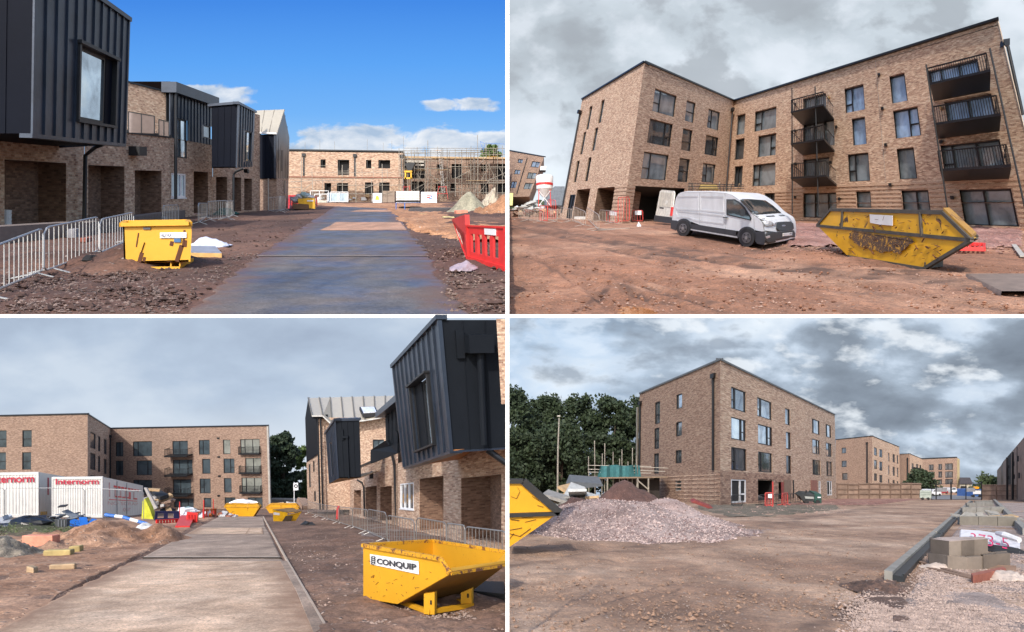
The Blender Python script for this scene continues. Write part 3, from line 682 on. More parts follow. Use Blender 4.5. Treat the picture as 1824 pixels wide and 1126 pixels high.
# --- nearest house with navy box
hA = thing('terraced_house', 'nearest brick house with large projecting navy clad box and tall window', 'house', TL.g(60, 409))
fA = rowfac(-130, 150, 228, 258, 2.75, 9.4)
oA = [fA.rect((8, 284), (118, 500))]; oA[0][2] = 0.12
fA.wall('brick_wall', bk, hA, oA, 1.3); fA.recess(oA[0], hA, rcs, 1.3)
mb = MB(); fA.box(mb, fA.inv(52, 340)[0], fA.inv(58, 340)[0], 0.12, oA[0][3], -1.3, -1.15); obj('wall_pier', mb, rcs, hA)
# box front (towards camera) and side
fs = Fac(TL, (57, 238), (222, 256), (229, 38), (62, -78), Yl=416, Yr=540, W=5.2, Ht=3.6)
ff = Fac(TL, (-190, 236), (57, 238), (62, -78), (-190, -95), Yl=408, Yr=416, W=6, Ht=3.6)
hw = fs.rect((139, 78), (199, 224)); hw[2] -= 0.0
cladding(fs, (0, 5.2, 0, 3.6), hA, nv, nv, 0.47, 0, [hw], 0.045, 0.07)
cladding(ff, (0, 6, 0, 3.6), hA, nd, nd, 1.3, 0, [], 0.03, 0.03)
mb = MB(); h0, h1, g0, g1 = hw
for bx in ((h0 - .09, h0, g0 - .05, g1 + .07), (h1, h1 + .09, g0 - .05, g1 + .07)): fs.box(mb, *bx, -0.05, 0.16)
fs.box(mb, h0 - .13, h1 + .13, g1, g1 + .08, -.05, .24); fs.box(mb, h0 - .1, h1 + .1, g0 - .07, g0, -.05, .2)
for x in (h0, h1): fs.box(mb, x - .01, x + .01, g0, g1, -.5, 0)
fs.box(mb, h0, h1, g1 - .01, g1 + .01, -.5, 0); obj('window_surround', mb, blk, hA)
fs.window([h0, h0 + (h1 - h0) * 0.80, g0, g1], hA, blk, glb, rec=0.10, fw=.09)
mb = MB(); fs.box(mb, h0 + (h1 - h0) * .80, h1, g0, g1, -.3, -.05); obj('dark_jamb', mb, nd, hA)
mb = MB(); fs.box(mb, -.04, 5.26, 3.6, 3.72, -.2, .12); fs.box(mb, 5.15, 5.24, 0, 3.6, -.3, .06); fs.box(mb, -.03, .05, 0, 3.6, -.02, .05); fs.box(mb, -.03, 5.24, -.09, 0, -.4, .04); obj('edge_trim', mb, nv, hA)
a, b, c, d = fs.pt(0, 0), fs.pt(5.2, 0), fs.pt(5.2, 0) + Vector((-70, 10, 0)), fs.pt(0, 0) + Vector((-90, 0, 0))
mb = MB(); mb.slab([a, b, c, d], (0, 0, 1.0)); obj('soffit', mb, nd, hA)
mb = MB(); mb.slab([fs.pt(0, 3.6), fs.pt(5.2, 3.6), fs.pt(5.2, 3.6) + Vector((-90, 20, 0)), fs.pt(0, 3.6) + Vector((-150, 0, 0))], (0, 0, .5)); obj('roof', mb, nd, hA)
mb = MB(); Q = fs.pt(5.2, 0); mb.slab([Q, fs.pt(5.2, 3.6), fs.pt(5.2, 3.6) + Vector((-90, 20, 0)), Q + Vector((-90, 20, 0))], (0, 1, 0)); obj('end_wall', mb, nd, hA)
mb = MB(); P1 = at(184, 257, 560); P2 = at(152, 277, 575); P3 = at(150, 404, 575); mb.tube([P1, at(170, 262, 563), P2, P3], 1.55, 8); obj('downpipe', mb, blk, hA)
# --- second house
hB = thing('terraced_house', 'brick house with set back upper storey and glass balustrade beside the navy box', 'house', TL.g(225, 396))
fB = rowfac(150.5, 303, 229, 246, 3.6, 9.5)
oB = [fB.rect((157, 294), (222, 500)), fB.rect((240, 303), (288, 500))]
for o in oB: o[2] = .1
fB.wall('brick_wall', bk, hB, oB, 1.3)
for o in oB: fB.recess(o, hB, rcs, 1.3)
fBu = Fac(TL, (150, 224), (300, 246), (300, 166), (150, 128), Yl=690, Yr=760, W=8, Ht=3.2)
fBu.wall('upper_brick_wall', bk, hB); fBu.coping(hB, blk, .12)
mb = MB(); fBu.box(mb, 7.7, 8, 0, 3.2, 0, .1); obj('corner_trim', mb, blk, hB)
fB.coping(hB, blk, .14)
for x0, x1, y0, y1 in ((229, 275, 199, 238), (283, 301, 213, 243)):
    b_ = thing if False else None
    mb = MB(); Yq = 640; pts = [at(x0, y1 - 2, Yq), at(x1, y1, Yq), at(x1, y0 + (8 if x1 < 280 else 4), Yq), at(x0, y0, Yq)]
    mb.slab(pts, (0, .6, 0)); g_ = obj('glass_balustrade', mb, plain('balustrade_glass', (0.30, 0.24, 0.22), 0.1, .3, .1, S), hB)
    mb = MB(); mb.bar(pts[3], pts[2], .7); mb.bar(pts[2], pts[1], .7); mb.bar(pts[0], pts[3], .7); mb.bar(lerp(pts[0], pts[1], .5), lerp(pts[3], pts[2], .5), .7); obj('handrail', mb, blk, g_)
mb = MB(); fB.box(mb, fB.inv(229, 266)[0], fB.inv(243, 268)[0], *[fB.inv(235, 277)[1], fB.inv(235, 261)[1]], 0, .6); obj('wall_lamp_box', mb, blk, hB)
mb = MB(); mb.slab([fBu.pt(0, 3.2), fBu.pt(8, 3.2), fBu.pt(8, 3.2) + Vector((-80, 0, 0)), fBu.pt(0, 3.2) + Vector((-80, 0, 0))], (0, 0, .5)); obj('roof', mb, nd, hB)
mb = MB(); mb.slab([fB.pt(0, 3.6, -.3), fB.pt(9.5, 3.6, -.3), fB.pt(9.5, 3.6) + Vector((-60, 0, 0)), fB.pt(0, 3.6) + Vector((-60, 0, 0))], (0, 0, .4)); obj('terrace_floor', mb, concrete(S), hB)
# --- third house
hC = thing('terraced_house', 'house with navy clad upper floor over brick and white casement window', 'house', TL.g(340, 386))
fC = rowfac(303, 378.5, 165, 190, 5.9, 5.6)
lw = fC.rect((305, 308), (331, 352)); w1 = fC.rect((315, 210), (334, 283)); w2 = fC.rect((363, 222), (377, 248)); oc = fC.rect((345, 305), (371, 500)); oc[2] = .1
tb = fC.inv(340, 252)[1]
fC.wall('brick_wall', bk, hC, [lw, [w1[0], w1[1], w1[2], tb + .01], oc], .12, b1=tb); fC.recess(oc, hC, rcs, 1.3)
cladding(fC, (0, 5.6, tb, 5.9), hC, nv, nv, .42, 0.0, [w1, w2], .04, .06)
fC.window(lw, hC, whitep(S), gla, (0.36, 0.68), None, .05, .09, sill=whitep(S))
fC.window(w1, hC, blk, glb, (0.4,), None, .08, .07); fC.window(w2, hC, blk, gla, (), None, .1, .06)
mb = MB(); fC.box(mb, -.1, 5.7, 5.9, 6.4, -.5, .45); obj('eaves_box', mb, nv, hC)
mb = MB(); mb.tube([fC.pt(.1, 5.9, .3), fC.pt(.1, .9, .3)], 1.7, 8); obj('downpipe', mb, blk, hC)
mb = MB(); mb.slab([fC.pt(0, 6.4), fC.pt(5.6, 6.4), fC.pt(5.6, 6.4) + Vector((-90, 0, 0)), fC.pt(0, 6.4) + Vector((-90, 0, 0))], (0, 0, .5)); obj('roof', mb, nd, hC)
# --- fourth house with second navy box
hD = thing('terraced_house', 'house with second projecting navy box and narrow window above brick porches', 'house', TL.g(420, 380))
fD = rowfac(379, 463, 184, 205, 7.0, 6.8)
oD = [fD.rect(p, q) for p, q in (((385, 315), (405, 500)), ((417, 316), (430, 500)), ((435, 318), (449, 500)))]
for o in oD: o[2] = .1
fD.wall('brick_wall', bk, hD, oD, 1.2)
for o in oD: fD.recess(o, hD, rcs, 1.2)
fDf = Fac(TL, (377, 299), (421, 299), (424, 186), (377, 190), Yl=800, Yr=800, W=3, Ht=4)
fDs = Fac(TL, (421, 299), (451, 297), (454, 201), (424, 186), Yl=800, Yr=900, W=3.2, Ht=4)
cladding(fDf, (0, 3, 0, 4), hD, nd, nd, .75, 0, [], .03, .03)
wd = fDs.rect((436, 232), (449, 288)); cladding(fDs, (0, 3.2, 0, 4), hD, nv, nv, .45, 0, [wd], .04, .06); fDs.window(wd, hD, blk, glb, (.35,), None, .1, .08)
mb = MB(); fDs.box(mb, -.1, 3.3, 4, 4.15, -.3, .12); fDf.box(mb, -.4, 3.1, 4, 4.15, -.3, .12); fDs.box(mb, -.03, .07, 0, 4, -.02, .06); obj('edge_trim', mb, nv, hD)
mb = MB(); mb.slab([fDf.pt(0, 0), fDf.pt(3, 0), fDs.pt(3.2, 0), fDs.pt(3.2, 0) + Vector((-30, 0, 0))], (0, 0, 1)); obj('soffit', mb, wood(S), hD)
mb = MB(); mb.tube([at(433, 300, 800), at(420, 306, 800), at(416, 312, 800), at(416, 377, 800)], 1.4, 8); obj('downpipe', mb, blk, hD)
mb = MB(); mb.slab([at(434, 301, 880), at(441, 301, 880), at(441, 307, 880), at(434, 307, 880)], (0, 6, 0)); obj('wall_lamp_box', mb, blk, hD)
# --- gable house at the end of the row
hE = thing('terraced_house', 'end of terrace house with beige standing seam roof and navy gable', 'house', TL.g(485, 374))
e_front = Fac(TL, (452, 375), (493, 375), (493, 318), (452, 318), Yl=1080, Yr=1080, W=2.9, Ht=3)
e_front.wall('brick_wall', bkb, hE)
e_side = Fac(TL, (493, 375), (513, 371), (514, 318), (493, 318), Yl=1080, Yr=1240, W=4, Ht=3)
e_side.wall('brick_wall', bk, hE)
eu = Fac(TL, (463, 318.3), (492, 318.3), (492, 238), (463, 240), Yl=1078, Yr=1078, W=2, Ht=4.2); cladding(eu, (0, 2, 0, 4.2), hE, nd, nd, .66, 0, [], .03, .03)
P = [at(491.5, 318.3, 1076), at(514.5, 318.3, 1238), at(515.5, 245, 1240), at(505.5, 196, 1150), at(491.5, 238, 1076)]
mb = MB(); mb.slab(P, (-3, 0, 0)); obj('gable', mb, nv, hE)
for k in range(1, 6):
    t = k / 6; x = 491.5 + 24 * t; Yk = 1076 + 162 * t; yt = 238 - 42 * (x - 491.5) / 14 if x < 505.5 else 196 + 49 * (x - 505.5) / 10
    mb = MB(); mb.bar(at(x, 318, Yk) + Vector((.4, -.2, 0)), at(x, yt, Yk) + Vector((.4, -.2, 0)), .5); obj('seam', mb, nd, hE)
for x0, y0, x1, y1 in ((495, 267, 497.5, 286), (501, 268, 504, 305)):
    Yk = 1100; mb = MB(); mb.slab([at(x0, y1, Yk), at(x1, y1, Yk + 15), at(x1, y0, Yk + 15), at(x0, y0, Yk)], (.8, -.8, 0)); obj('window', mb, blk, hE)
R = [at(451, 236, 1078), at(493, 238, 1074), at(506.5, 195, 1148), at(453, 197, 1152)]
mb = MB(); mb.slab(R, (0, 3, 0)); rf_ = obj('roof', mb, grey_roof(S), hE)
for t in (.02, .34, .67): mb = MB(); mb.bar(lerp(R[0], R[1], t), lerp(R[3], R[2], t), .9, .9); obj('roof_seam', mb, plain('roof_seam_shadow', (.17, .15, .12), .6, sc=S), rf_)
mb = MB(); mb.slab([at(455, 319, 1079), at(463, 319, 1079), at(463, 236, 1079), at(455, 236, 1079)], (0, 5, 0)); obj('brick_pier', mb, bkb, hE)
mb = MB(); mb.bar(R[0], R[1], 1.6, 2.4); obj('gutter', mb, whitep(S), hE)
mb = MB(); mb.slab([at(457, 263, 1077), at(459.5, 263, 1077), at(459.5, 283, 1077), at(457, 283, 1077)], (0, .8, 0)); obj('slot_window', mb, plain('red_brown_trim', (.2, .08, .05), .7, sc=S), hE)
mb = MB(); mb.tube([at(478, 375, 1077), at(478, 318, 1077)], .8, 6); obj('corner_trim', mb, concrete(S), hE)
mb = MB(); mb.slab([at(506, 345, 1170), at(509, 345, 1195), at(509, 322, 1195), at(506, 322, 1170)], (.8, -.8, 0)); obj('door', mb, navy(S), hE)

# --- back building, left part
YB = 2200.0
def bfac(x0, x1, yb, yt, W, Ht, Y=YB): return Fac(TL, (x0, yb), (x1, yb), (x1, yt[1]), (x0, yt[0]), Yl=Y, Yr=Y, W=W, Ht=Ht)
hF = thing('brick_terrace_block', 'long flat roofed brick block with dark window openings closing the street', 'building', at(620, 360, YB))
bF = bfac(508, 718, 360.6, (268, 271), 13.3, 6.2)
WF = [((571, 284), (580, 299)), ((601.5, 284.5), (622, 312)), ((652, 285), (661.5, 300)), ((674, 285), (695, 300)), ((578, 326), (590, 345)), ((600, 326), (620, 352)), ((650, 325), (665, 347)), ((675, 325), (694, 347))]
RW = [bF.rect(*w) for w in WF]
bFs = brick(S); bF.wall('brick_wall', bFs, hF, RW, .3)
for r in RW: bF.recess(r, hF, dark(S), .8, 'window_opening'); mb = MB(); bF.box(mb, r[0] + .1, r[0] + .16, r[2], r[3], -.3, -.2); bF.box(mb, r[0], r[1], r[3] - .08, r[3], -.32, -.2); obj('window_frame', mb, blk, hF)
bF.coping(hF, blk, .16, -.5, .12)
for x in (541, 632, 715):
    mb = MB(); a0 = bF.inv(x, 272)[0]; bF.box(mb, a0 - .18, a0 + .22, 5.5, 5.85, 0, .3); bF.box(mb, a0 - .08, a0 + .1, 3.2, 5.5, 0.02, .15); obj('downpipe', mb, black(S), hF)
mb = MB(); bF.box(mb, 0, 13.3, 3.02, 3.1, .01, .12); obj('floor_band', mb, plain('red_brown_band', (.24, .09, .06), .8, sc=S), hF)
mb = MB(); tp = [bF.pt(0, 6.2), bF.pt(13.3, 6.2), bF.pt(13.3, 6.2) + Vector((0, 300, 0)), bF.pt(0, 6.2) + Vector((0, 300, 0))]; mb.slab(tp, (0, 0, -3)); obj('roof', mb, dark(S), hF)
mb = MB(); mb.slab([at(703, 361, YB - 40), at(682, 361, YB - 40), at(682, 340, YB - 40), at(703, 340, YB - 40)], (0, 16, 0)); obj('low_wall', mb, bkb, hF)
# right part, under construction
hG = thing('unfinished_brick_block', 'roofless brick block under scaffolding right of the long flat block', 'building', at(810, 364, YB + 25))
bG = bfac(718.3, 903, 360.6, (279, 281), 11.7, 5.4, YB + 25)
WG = [((721, 285), (757, 318)), ((778, 293), (787, 304)), ((804.5, 292), (823, 318)), ((857, 293), (866, 305)), ((884, 292), (903, 320)), ((733, 323), (756, 345)), ((776, 328), (790, 342)), ((803, 326), (812, 340)), ((857, 327), (870, 345)), ((884, 326), (903, 345))]
RG = [bG.rect(*w) for w in WG]; bG.wall('brick_wall', bkb, hG, RG, .3)
for r in RG: bG.recess(r, hG, dark(S), .8, 'window_opening')
mb = MB(); bG.box(mb, 0, 11.7, 5.2, 5.42, 0, .25); obj('roof_timber', mb, wood(S), hG)
mb = MB(); bG.box(mb, .1, 2.3, 4.7, 4.95, .02, .2); bG.box(mb, .1, 2.3, 4.3, 4.5, .02, .2); obj('lintel', mb, concrete(S, 'pale_lintel', (.55, .52, .46)), hG)
# scaffolds
def scaffold(label, xs, y0, y1, ledg, braces, Y, mat, boards=(), r=0.062, ext=()):
    t = thing('scaffolding', label, 'scaffolding', at((xs[0] + xs[-1]) / 2, y0, Y)); sc = TL.sc; rr = r * sc
    for i, x in enumerate(xs):
        e = ext[i] if i < len(ext) else 0; mb = MB(); mb.tube([at(x, y0, Y), at(x + random.uniform(-.4, .4), y1 - e, Y)], rr, 5); obj('standard', mb, mat, t)
    for x0, x1, y in ledg: mb = MB(); mb.tube([at(x0, y, Y - 1), at(x1, y + random.uniform(-1, 1), Y - 1)], rr * .85, 5); obj('ledger', mb, mat, t)
    for x0, yy0, x1, yy1 in braces: mb = MB(); mb.tube([at(x0, yy0, Y - 2), at(x1, yy1, Y - 2)], rr * .85, 5); obj('brace', mb, mat, t)
    for x0, x1, y, mt in boards: mb = MB(); mb.slab([at(x0, y, Y - 3), at(x1, y, Y - 3), at(x1, y, Y + 30), at(x0, y, Y + 30)], (0, 0, .9)); obj('scaffold_board', mb, mt, t)
    return t
sm = scaff(S); wd_ = wood(S)
scaffold('scaffold tubes and timber deck along the ground floor of the flat brick block', [537, 557, 575, 610, 634, 662, 681, 716], 362, 318, [(516, 540, 324), (516, 540, 334), (516, 716, 318.5), (540, 620, 322), (600, 720, 330), (545, 700, 345)], [(536, 342, 556, 326), (590, 333, 620, 317), (640, 338, 690, 322)], YB - 70, sm, [(514, 718, 317, plain('deck_timber', (.30, .13, .08), .8, sc=S)), (603, 621, 315.5, wd_)], ext=(40, 0, 2, 24, 28, 0, 26, 48))
scaffold('guard rails on the upper deck before the first floor windows', [556, 602, 609, 620, 645, 665, 690], 318, 300, [(540, 600, 296), (540, 700, 307), (600, 622, 305), (600, 622, 310), (668, 690, 304)], [], YB - 66, sm, r=.04)
scaffold('tall scaffold cage with braces over the unfinished brick block', [711, 726, 733, 757, 762, 789, 811, 846, 851, 866, 886, 895], 350, 270, [(718, 846, 268), (718, 846, 273), (711, 770, 283), (711, 760, 305), (711, 760, 310), (800, 903, 297), (846, 903, 322), (846, 903, 325), (757, 846, 342), (846, 903, 343), (720, 903, 264), (757, 900, 276)], [(733, 340, 757, 327), (811, 318, 846, 300), (851, 296, 866, 281), (846, 340, 870, 300), (870, 322, 903, 306), (765, 310, 800, 335), (852, 345, 875, 318), (890, 300, 903, 322)], YB - 50, sm, [(770, 845, 281, wd_), (709, 733, 317.5, plain('pale_board', (.62, .58, .48), .7, sc=S)), (846, 866, 280, plain('pale_board', (.62, .58, .48), .7, sc=S)), (868, 888, 279, plain('orange_board', (.55, .28, .05), .7, sc=S)), (775, 787, 268, plain('orange_board', (.55, .28, .05), .7, sc=S))], ext=(6, 0, 3, 8, 20, 6, 4, 0, 30, 14, 6, 10))
for k, x in enumerate((544, 563, 595, 653, 683, 697)):
    pass
t = scaffold('thin bare poles standing up behind the roof of the flat block', [543, 570, 596, 654, 683, 698, 719], 330, 254, [(718, 760, 274), (719, 790, 270)], [], YB + 330, sm, r=.035, ext=(0, 4, 2, 6, 0, 3, 12))
for k in range(2):
    rq = random.Random(k + 40); xs_ = sorted(rq.uniform(714, 902) for _ in range(15))
    scaffold(('back row of scaffold tubes and putlogs behind the front cage', 'loose inner scaffold frames and boards across the unfinished frontage')[k], xs_, 352, 276, [(x, x + rq.uniform(20, 70), rq.choice([268, 272, 287, 300, 310, 319, 327, 336, 346])) for x in [rq.uniform(712, 860) for _ in range(22)]], [(x, y, x + rq.uniform(-22, 22), y - rq.uniform(16, 34)) for x, y in [(rq.uniform(720, 890), rq.uniform(312, 350)) for _ in range(12)]], YB - 20 - 40 * k, plain('weathered_tube', (.24, .21, .17), .6, .2, sc=S), [(x, x + rq.uniform(15, 40), rq.choice([283, 303, 322]), wd_) for x in (720, 775, 830, 862)], r=.045, ext=[rq.uniform(0, 16) for _ in range(15)])
# hoist / hopper / ladder
lt = thing('ladder', 'grey ladder leaning up the scaffold of the unfinished block', 'ladder', at(790, 342, YB - 60)); mb = MB()
for dx in (0, 4): mb.bar(at(788 + dx, 344, YB - 62), at(781 + dx, 268, YB - 56), .5)
obj('stile', mb, galv(S), lt)
for k in range(14): t_ = k / 14; mb = MB(); mb.bar(at(788 - 7 * t_, 344 - 76 * t_, YB - 62), at(792 - 7 * t_, 344 - 76 * t_, YB - 62), .35); obj('rung', mb, galv(S), lt)
hp = thing('concrete_hopper', 'dark cone shaped concrete skip on scaffold above yellow stand', 'hopper', at(728, 318, YB - 80)); mb = MB()
mb.slab([at(721, 291, YB - 82), at(740, 289, YB - 82), at(732, 306, YB - 82), at(727, 306, YB - 82)], (0, 14, 0)); obj('cone', mb, black(S), hp)
mb = MB()
for x in (721, 731): mb.slab([at(x, 319, YB - 84), at(x + 2.4, 319, YB - 84), at(x + 2.4, 306, YB - 84), at(x, 306, YB - 84)], (0, 2, 0))
mb.slab([at(720, 307, YB - 84), at(734, 307, YB - 84), at(734, 304, YB - 84), at(720, 304, YB - 84)], (0, 2, 0)); mb.slab([at(720, 319, YB - 84), at(734, 319, YB - 84), at(734, 316, YB - 84), at(720, 316, YB - 84)], (0, 2, 0)); obj('yellow_frame', mb, plain('yellow_plain', (.75, .42, .02), .5, sc=S), hp)
for xs, lab in (((716, 733), 'red builders trestle under the cone hopper'), ((778, 798), 'red trestle frame left of the grey sand heap')):
    tr = thing('trestle', lab, 'trestle', at(xs[0], 357, 2060)); mb = MB()
    for x, x2 in ((xs[0], xs[0] + 4), (xs[1], xs[1] - 4)): mb.bar(at(x, 355, 2060), at(x2, 331, 2060), .9)
    mb.bar(at(xs[0] + 2, 333, 2060), at(xs[1] - 2, 333, 2060), .9); mb.bar(at(xs[0] + 1, 345, 2060), at(xs[1] - 1, 345, 2060), .7); obj('legs', mb, redp(S), tr)
cr = thing('gin_wheel_bracket', 'blue triangular hoist bracket on the tall pole against the sky', 'hoist', at(866, 262, YB - 50)); mb = MB()
for a_, b_ in (((855, 252), (862, 270)), ((855, 252), (864, 256)), ((864, 256), (861, 268)), ((865, 255), (902, 257))): mb.bar(at(*a_, YB - 52), at(*b_, YB - 52), .9)
obj('bracket', mb, bluep(S), cr)
tree(TL, (874, 372), 120, 46, 'leafy green tree showing above the unfinished block', 5, 7000, .35, [(0.05, 0.09, 0.02), (0.09, 0.15, 0.035), (0.13, 0.2, 0.05)], Yd=2500)
# --- materials stacked in front of the back building
def boxthing(name, label, cat, px, py, w, h, Y, dep, mat, group=None, skew=0):
    t = thing(name, label, cat, at(px + w / 2, py, Y), group); mb = MB(); mb.slab([at(px, py, Y), at(px + w, py, Y), at(px + w, py - h + skew, Y), at(px, py - h, Y)], TL.dv(dep / S)); obj('body', mb, mat, t); return t
Yp = TL.Y(361)
pk = boxthing('wrapped_brick_pack', 'pack of bricks in white wrap on a pallet beside the road end', 'brick pack', 706, 361.5, 41, 21, TL.Y(362), 30, plain('white_wrap', (.70, .64, .60), .5, sc=S, nscale=.6, var=.15))
for k in range(4): mb = MB(); mb.bar(at(706, 344 + k * 4.5, TL.Y(362) - .4), at(747, 344 + k * 4.5, TL.Y(362) - .4), .5); obj('strap', mb, plain('grey_strap', (.45, .38, .34), .6, sc=S), pk)
for k in range(5): mb = MB(); mb.bar(at(711 + k * 8, 361, TL.Y(362) - .4), at(711 + k * 8, 341, TL.Y(362) - .4), .4); obj('strap', mb, plain('grey_strap', (.45, .38, .34), .6, sc=S), pk)
wb = boxthing('white_bulk_bag', 'white cube bag with pink and blue print near the brick pack', 'bag', 751, 362, 27, 20, TL.Y(362.5), 25, plain('white_woven', (.82, .82, .84), .6, sc=S, var=.05))
lettering('IBC', [at(759, 355, TL.Y(362.5) - .5), at(771, 355, TL.Y(362.5) - .5), at(771, 347, TL.Y(362.5) - .5), at(759, 347, TL.Y(362.5) - .5)], plain('pink_print', (.7, .08, .3), .5, sc=S), wb) if False else None
for x0, y0, x1, y1, mt in ((760, 347, 768, 349, redp(S)), (760, 350, 766, 353, redp(S)), (764, 352, 771, 354.5, bluep(S)), (767, 348, 770, 351, bluep(S))):
    mb = MB(); mb.slab([at(x0, y1, TL.Y(362.5) - .6), at(x1, y1 - 1, TL.Y(362.5) - .6), at(x1, y0, TL.Y(362.5) - .6), at(x0, y0 + 1, TL.Y(362.5) - .6)], (0, .3, 0)); obj('print_mark', mb, mt, wb)
bb = boxthing('printed_bag', 'small white sack with yellow print before the low dark wall', 'bag', 664, 361, 16, 17, TL.Y(361), 18, plain('white_woven', (.82, .82, .84), .6, sc=S, var=.05))
mb = MB(); mb.slab([at(668, 356, TL.Y(361) - .6), at(676, 356, TL.Y(361) - .6), at(674, 349, TL.Y(361) - .6), at(670, 349, TL.Y(361) - .6)], (0, .3, 0)); obj('print_mark', mb, plain('yellow_print', (.85, .55, .05), .5, sc=S), bb)
wf = thing('stacked_window_frames', 'white plastic window frames stacked upright before the scaffold', 'window frames', TL.g(600, 361))
for k, (x0, x1, y0, y1) in enumerate(((583, 620, 344, 360), (589, 620, 342, 359), (560, 583, 346, 361), (553, 585, 340, 358))):
    Yk = TL.Y(361) - k * 1.5; mb = MB(); w_ = 1.5
    for a_, b_ in (((x0, y0), (x1, y0)), ((x0, y1), (x1, y1)), ((x0, y0), (x0, y1)), ((x1, y0), (x1, y1)), (((x0 + x1) / 2, y0), ((x0 + x1) / 2, y1))): mb.bar(at(*a_, Yk), at(*b_, Yk), w_, w_)
    f_ = obj('window_frame', mb, whitep(S), wf)
    if k < 1: mb = MB(); mb.slab([at(x0, y1, Yk + .5), at(x1, y1, Yk + .5), at(x1, y0, Yk + .5), at(x0, y0, Yk + .5)], (0, .4, 0)); obj('pane', mb, gla, f_)
t = pile_bits('timber_and_pipe_heap', TL, (640, 360), 90, 46, [whitep(S), scaff(S), wd_], 'long heap of pale poles and boards on the far verge', 'debris pile', (1.0, 3.0), 3, 1.3, 1.2)
t = pile_bits('board_stack', TL, (552, 361), 40, 18, [whitep(S), plain('pale_board', (.62, .58, .48), .7, sc=S)], 'low stack of pale boards left of the stacked white frames', 'board stack', (1.2, 2.6), 8, .8, .8)
# heaps right
m_sand = earth('grey_sand', [(0.26, 0.25, 0.18), (0.32, 0.30, 0.22), (0.36, 0.34, 0.25)], S, peb=8, pebamt=.15, bmp=.01)
mound('sand_heap', TL, (836, 380), 54, 3.2, 1.75, m_sand, 'grey green cone of sand on the orange soil', 'sand heap', ((-.02, 0, 1, .62),), .06, seed=2)
mound('soil_heap', TL, (890, 386), 60, 3.5, 1.3, g_sun, 'orange soil bank right of the grey sand cone', 'soil heap', ((.1, 0, 1, .7), (-.5, -.2, .5, .5)), .3, seed=9)
mound('rubble_heap', TL, (877, 372), 27, 3.0, 2.0, concrete(S, 'pale_rubble', (.42, .37, .29)), 'pale rubble heap at the right edge behind the sand cone', 'rubble heap', ((0, 0, 1, .8),), .35, seed=4)
def block(label, pl, px, py, w, h, dep, mat, name='concrete_block', rot=0.0, cat='block', group=None, tilt=0):
    c = pl.g(px, py); W = w / F * c.y; Hh = h / F * c.y; ca, sa = math.cos(rot), math.sin(rot); D = pl.dv(dep)
    def q(x, y, z): return c + Vector((x * ca - y * sa, x * sa + y * ca, z + x * tilt))
    mb = MB(); mb.box8([q(-W/2, 0, 0), q(W/2, 0, 0), q(W/2, 0, 0) + D, q(-W/2, 0, 0) + D, q(-W/2, 0, Hh), q(W/2, 0, Hh), q(W/2, 0, Hh) + D, q(-W/2, 0, Hh) + D])
    o = obj(name, mb, mat, label=label, cat=cat, group=group)
    bv = o.modifiers.new('bevel', 'BEVEL'); bv.width = 0.03 * pl.sc; bv.segments = 2; return o
block('orange pink foam block lying on soil above the red barrier', TL, 823, 386, 22, 11, 1.2, plain('pink_foam', (.62, .24, .16), .8, sc=S), 'foam_block', -.3)
block('yellowish stone block left of the orange pink block', TL, 800, 392, 20, 6, .7, plain('yellow_stone', (.52, .43, .22), .9, sc=S), 'stone_block', .2)
block('short pale timber baulk on lit soil beside the dark pipe stack', TL, 753, 384, 17, 3.5, .4, wood(S), 'timber_baulk', .05, 'timber')
t = thing('pipe_stack', 'low dark stack of pipes and sheets on the lit verge', 'pipe stack', TL.g(748, 379))
for k in range(7): mb = MB(); p = TL.g(727 + k * .7, 379 - k * .7, .1 + .06 * (k % 3)); mb.tube([p, p + Vector((52 + k * 2, 3, .5 * (k % 3)))], 1.2, 7); obj('pipe', mb, plain('dark_pipe', (.06, .055, .06), .6, sc=S), t)
t = thing('blue_trestle', 'thin blue steel trestle carrying dark sheets in front of the brick pack', 'trestle', TL.g(722, 374)); mb = MB()
for x in (705.5, 721): mb.bar(TL.g(x, 375), TL.g(x, 375) + Vector((0, 0, 11.5)), 1.2)
mb.bar(TL.g(705, 374, .68), TL.g(748, 373, .68), .8); obj('legs', mb, bluep(S), t)
mb = MB(); p = TL.g(704, 373, .72); mb.slab([p, TL.g(748, 373, .72), TL.g(746, 370, .72), TL.g(708, 370, .72)], (0, 0, 2)); obj('sheet', mb, dark(S), t)
# --- red plastic barriers, right
def plastic_barrier(pl, quad, label, group, slots=5, mat=None, dep=.06, sticker=None, refl=None, name='plastic_barrier'):
    """quad px: bottom left, bottom right, top right, top left on the ground-standing plane"""
    YA, YB_ = pl.Y(quad[0][1]), pl.Y(quad[1][1]); f_ = Fac(pl, *quad, Yl=YA, Yr=YB_, W=2.0, Ht=1.0); t = thing(name, label, 'barrier', f_.pt(1, 0), group)
    hs = [[.22 + k * (1.62 / slots), .22 + k * (1.62 / slots) + .62 * 1.62 / slots, .26, .78] for k in range(slots)] if slots else []
    m_ = mat or redp(pl.sc)
    o = f_.wall('front_skin', m_, t, hs, dep); f_.wall('back_skin', m_, t, hs, -dep * .2, d=-dep)
    mb = MB(); f_.box(mb, 0, 2, .97, 1.02, -dep - .02, .03); f_.box(mb, 0, 2, 0, .12, -dep - .02, .04); f_.box(mb, 0, .05, 0, 1, -dep - .01, .03); f_.box(mb, 1.95, 2, 0, 1, -dep - .01, .03); obj('edge_moulding', mb, m_, t)
    if sticker: mb = MB(); f_.box(mb, *sticker, .005, .015); obj('sticker', mb, whitep(pl.sc), t)
    for r in refl or (): mb = MB(); f_.box(mb, *r, .005, .015); obj('reflector', mb, plain('pale_reflector', (.9, .7, .6), .4, sc=pl.sc), t)
    return t
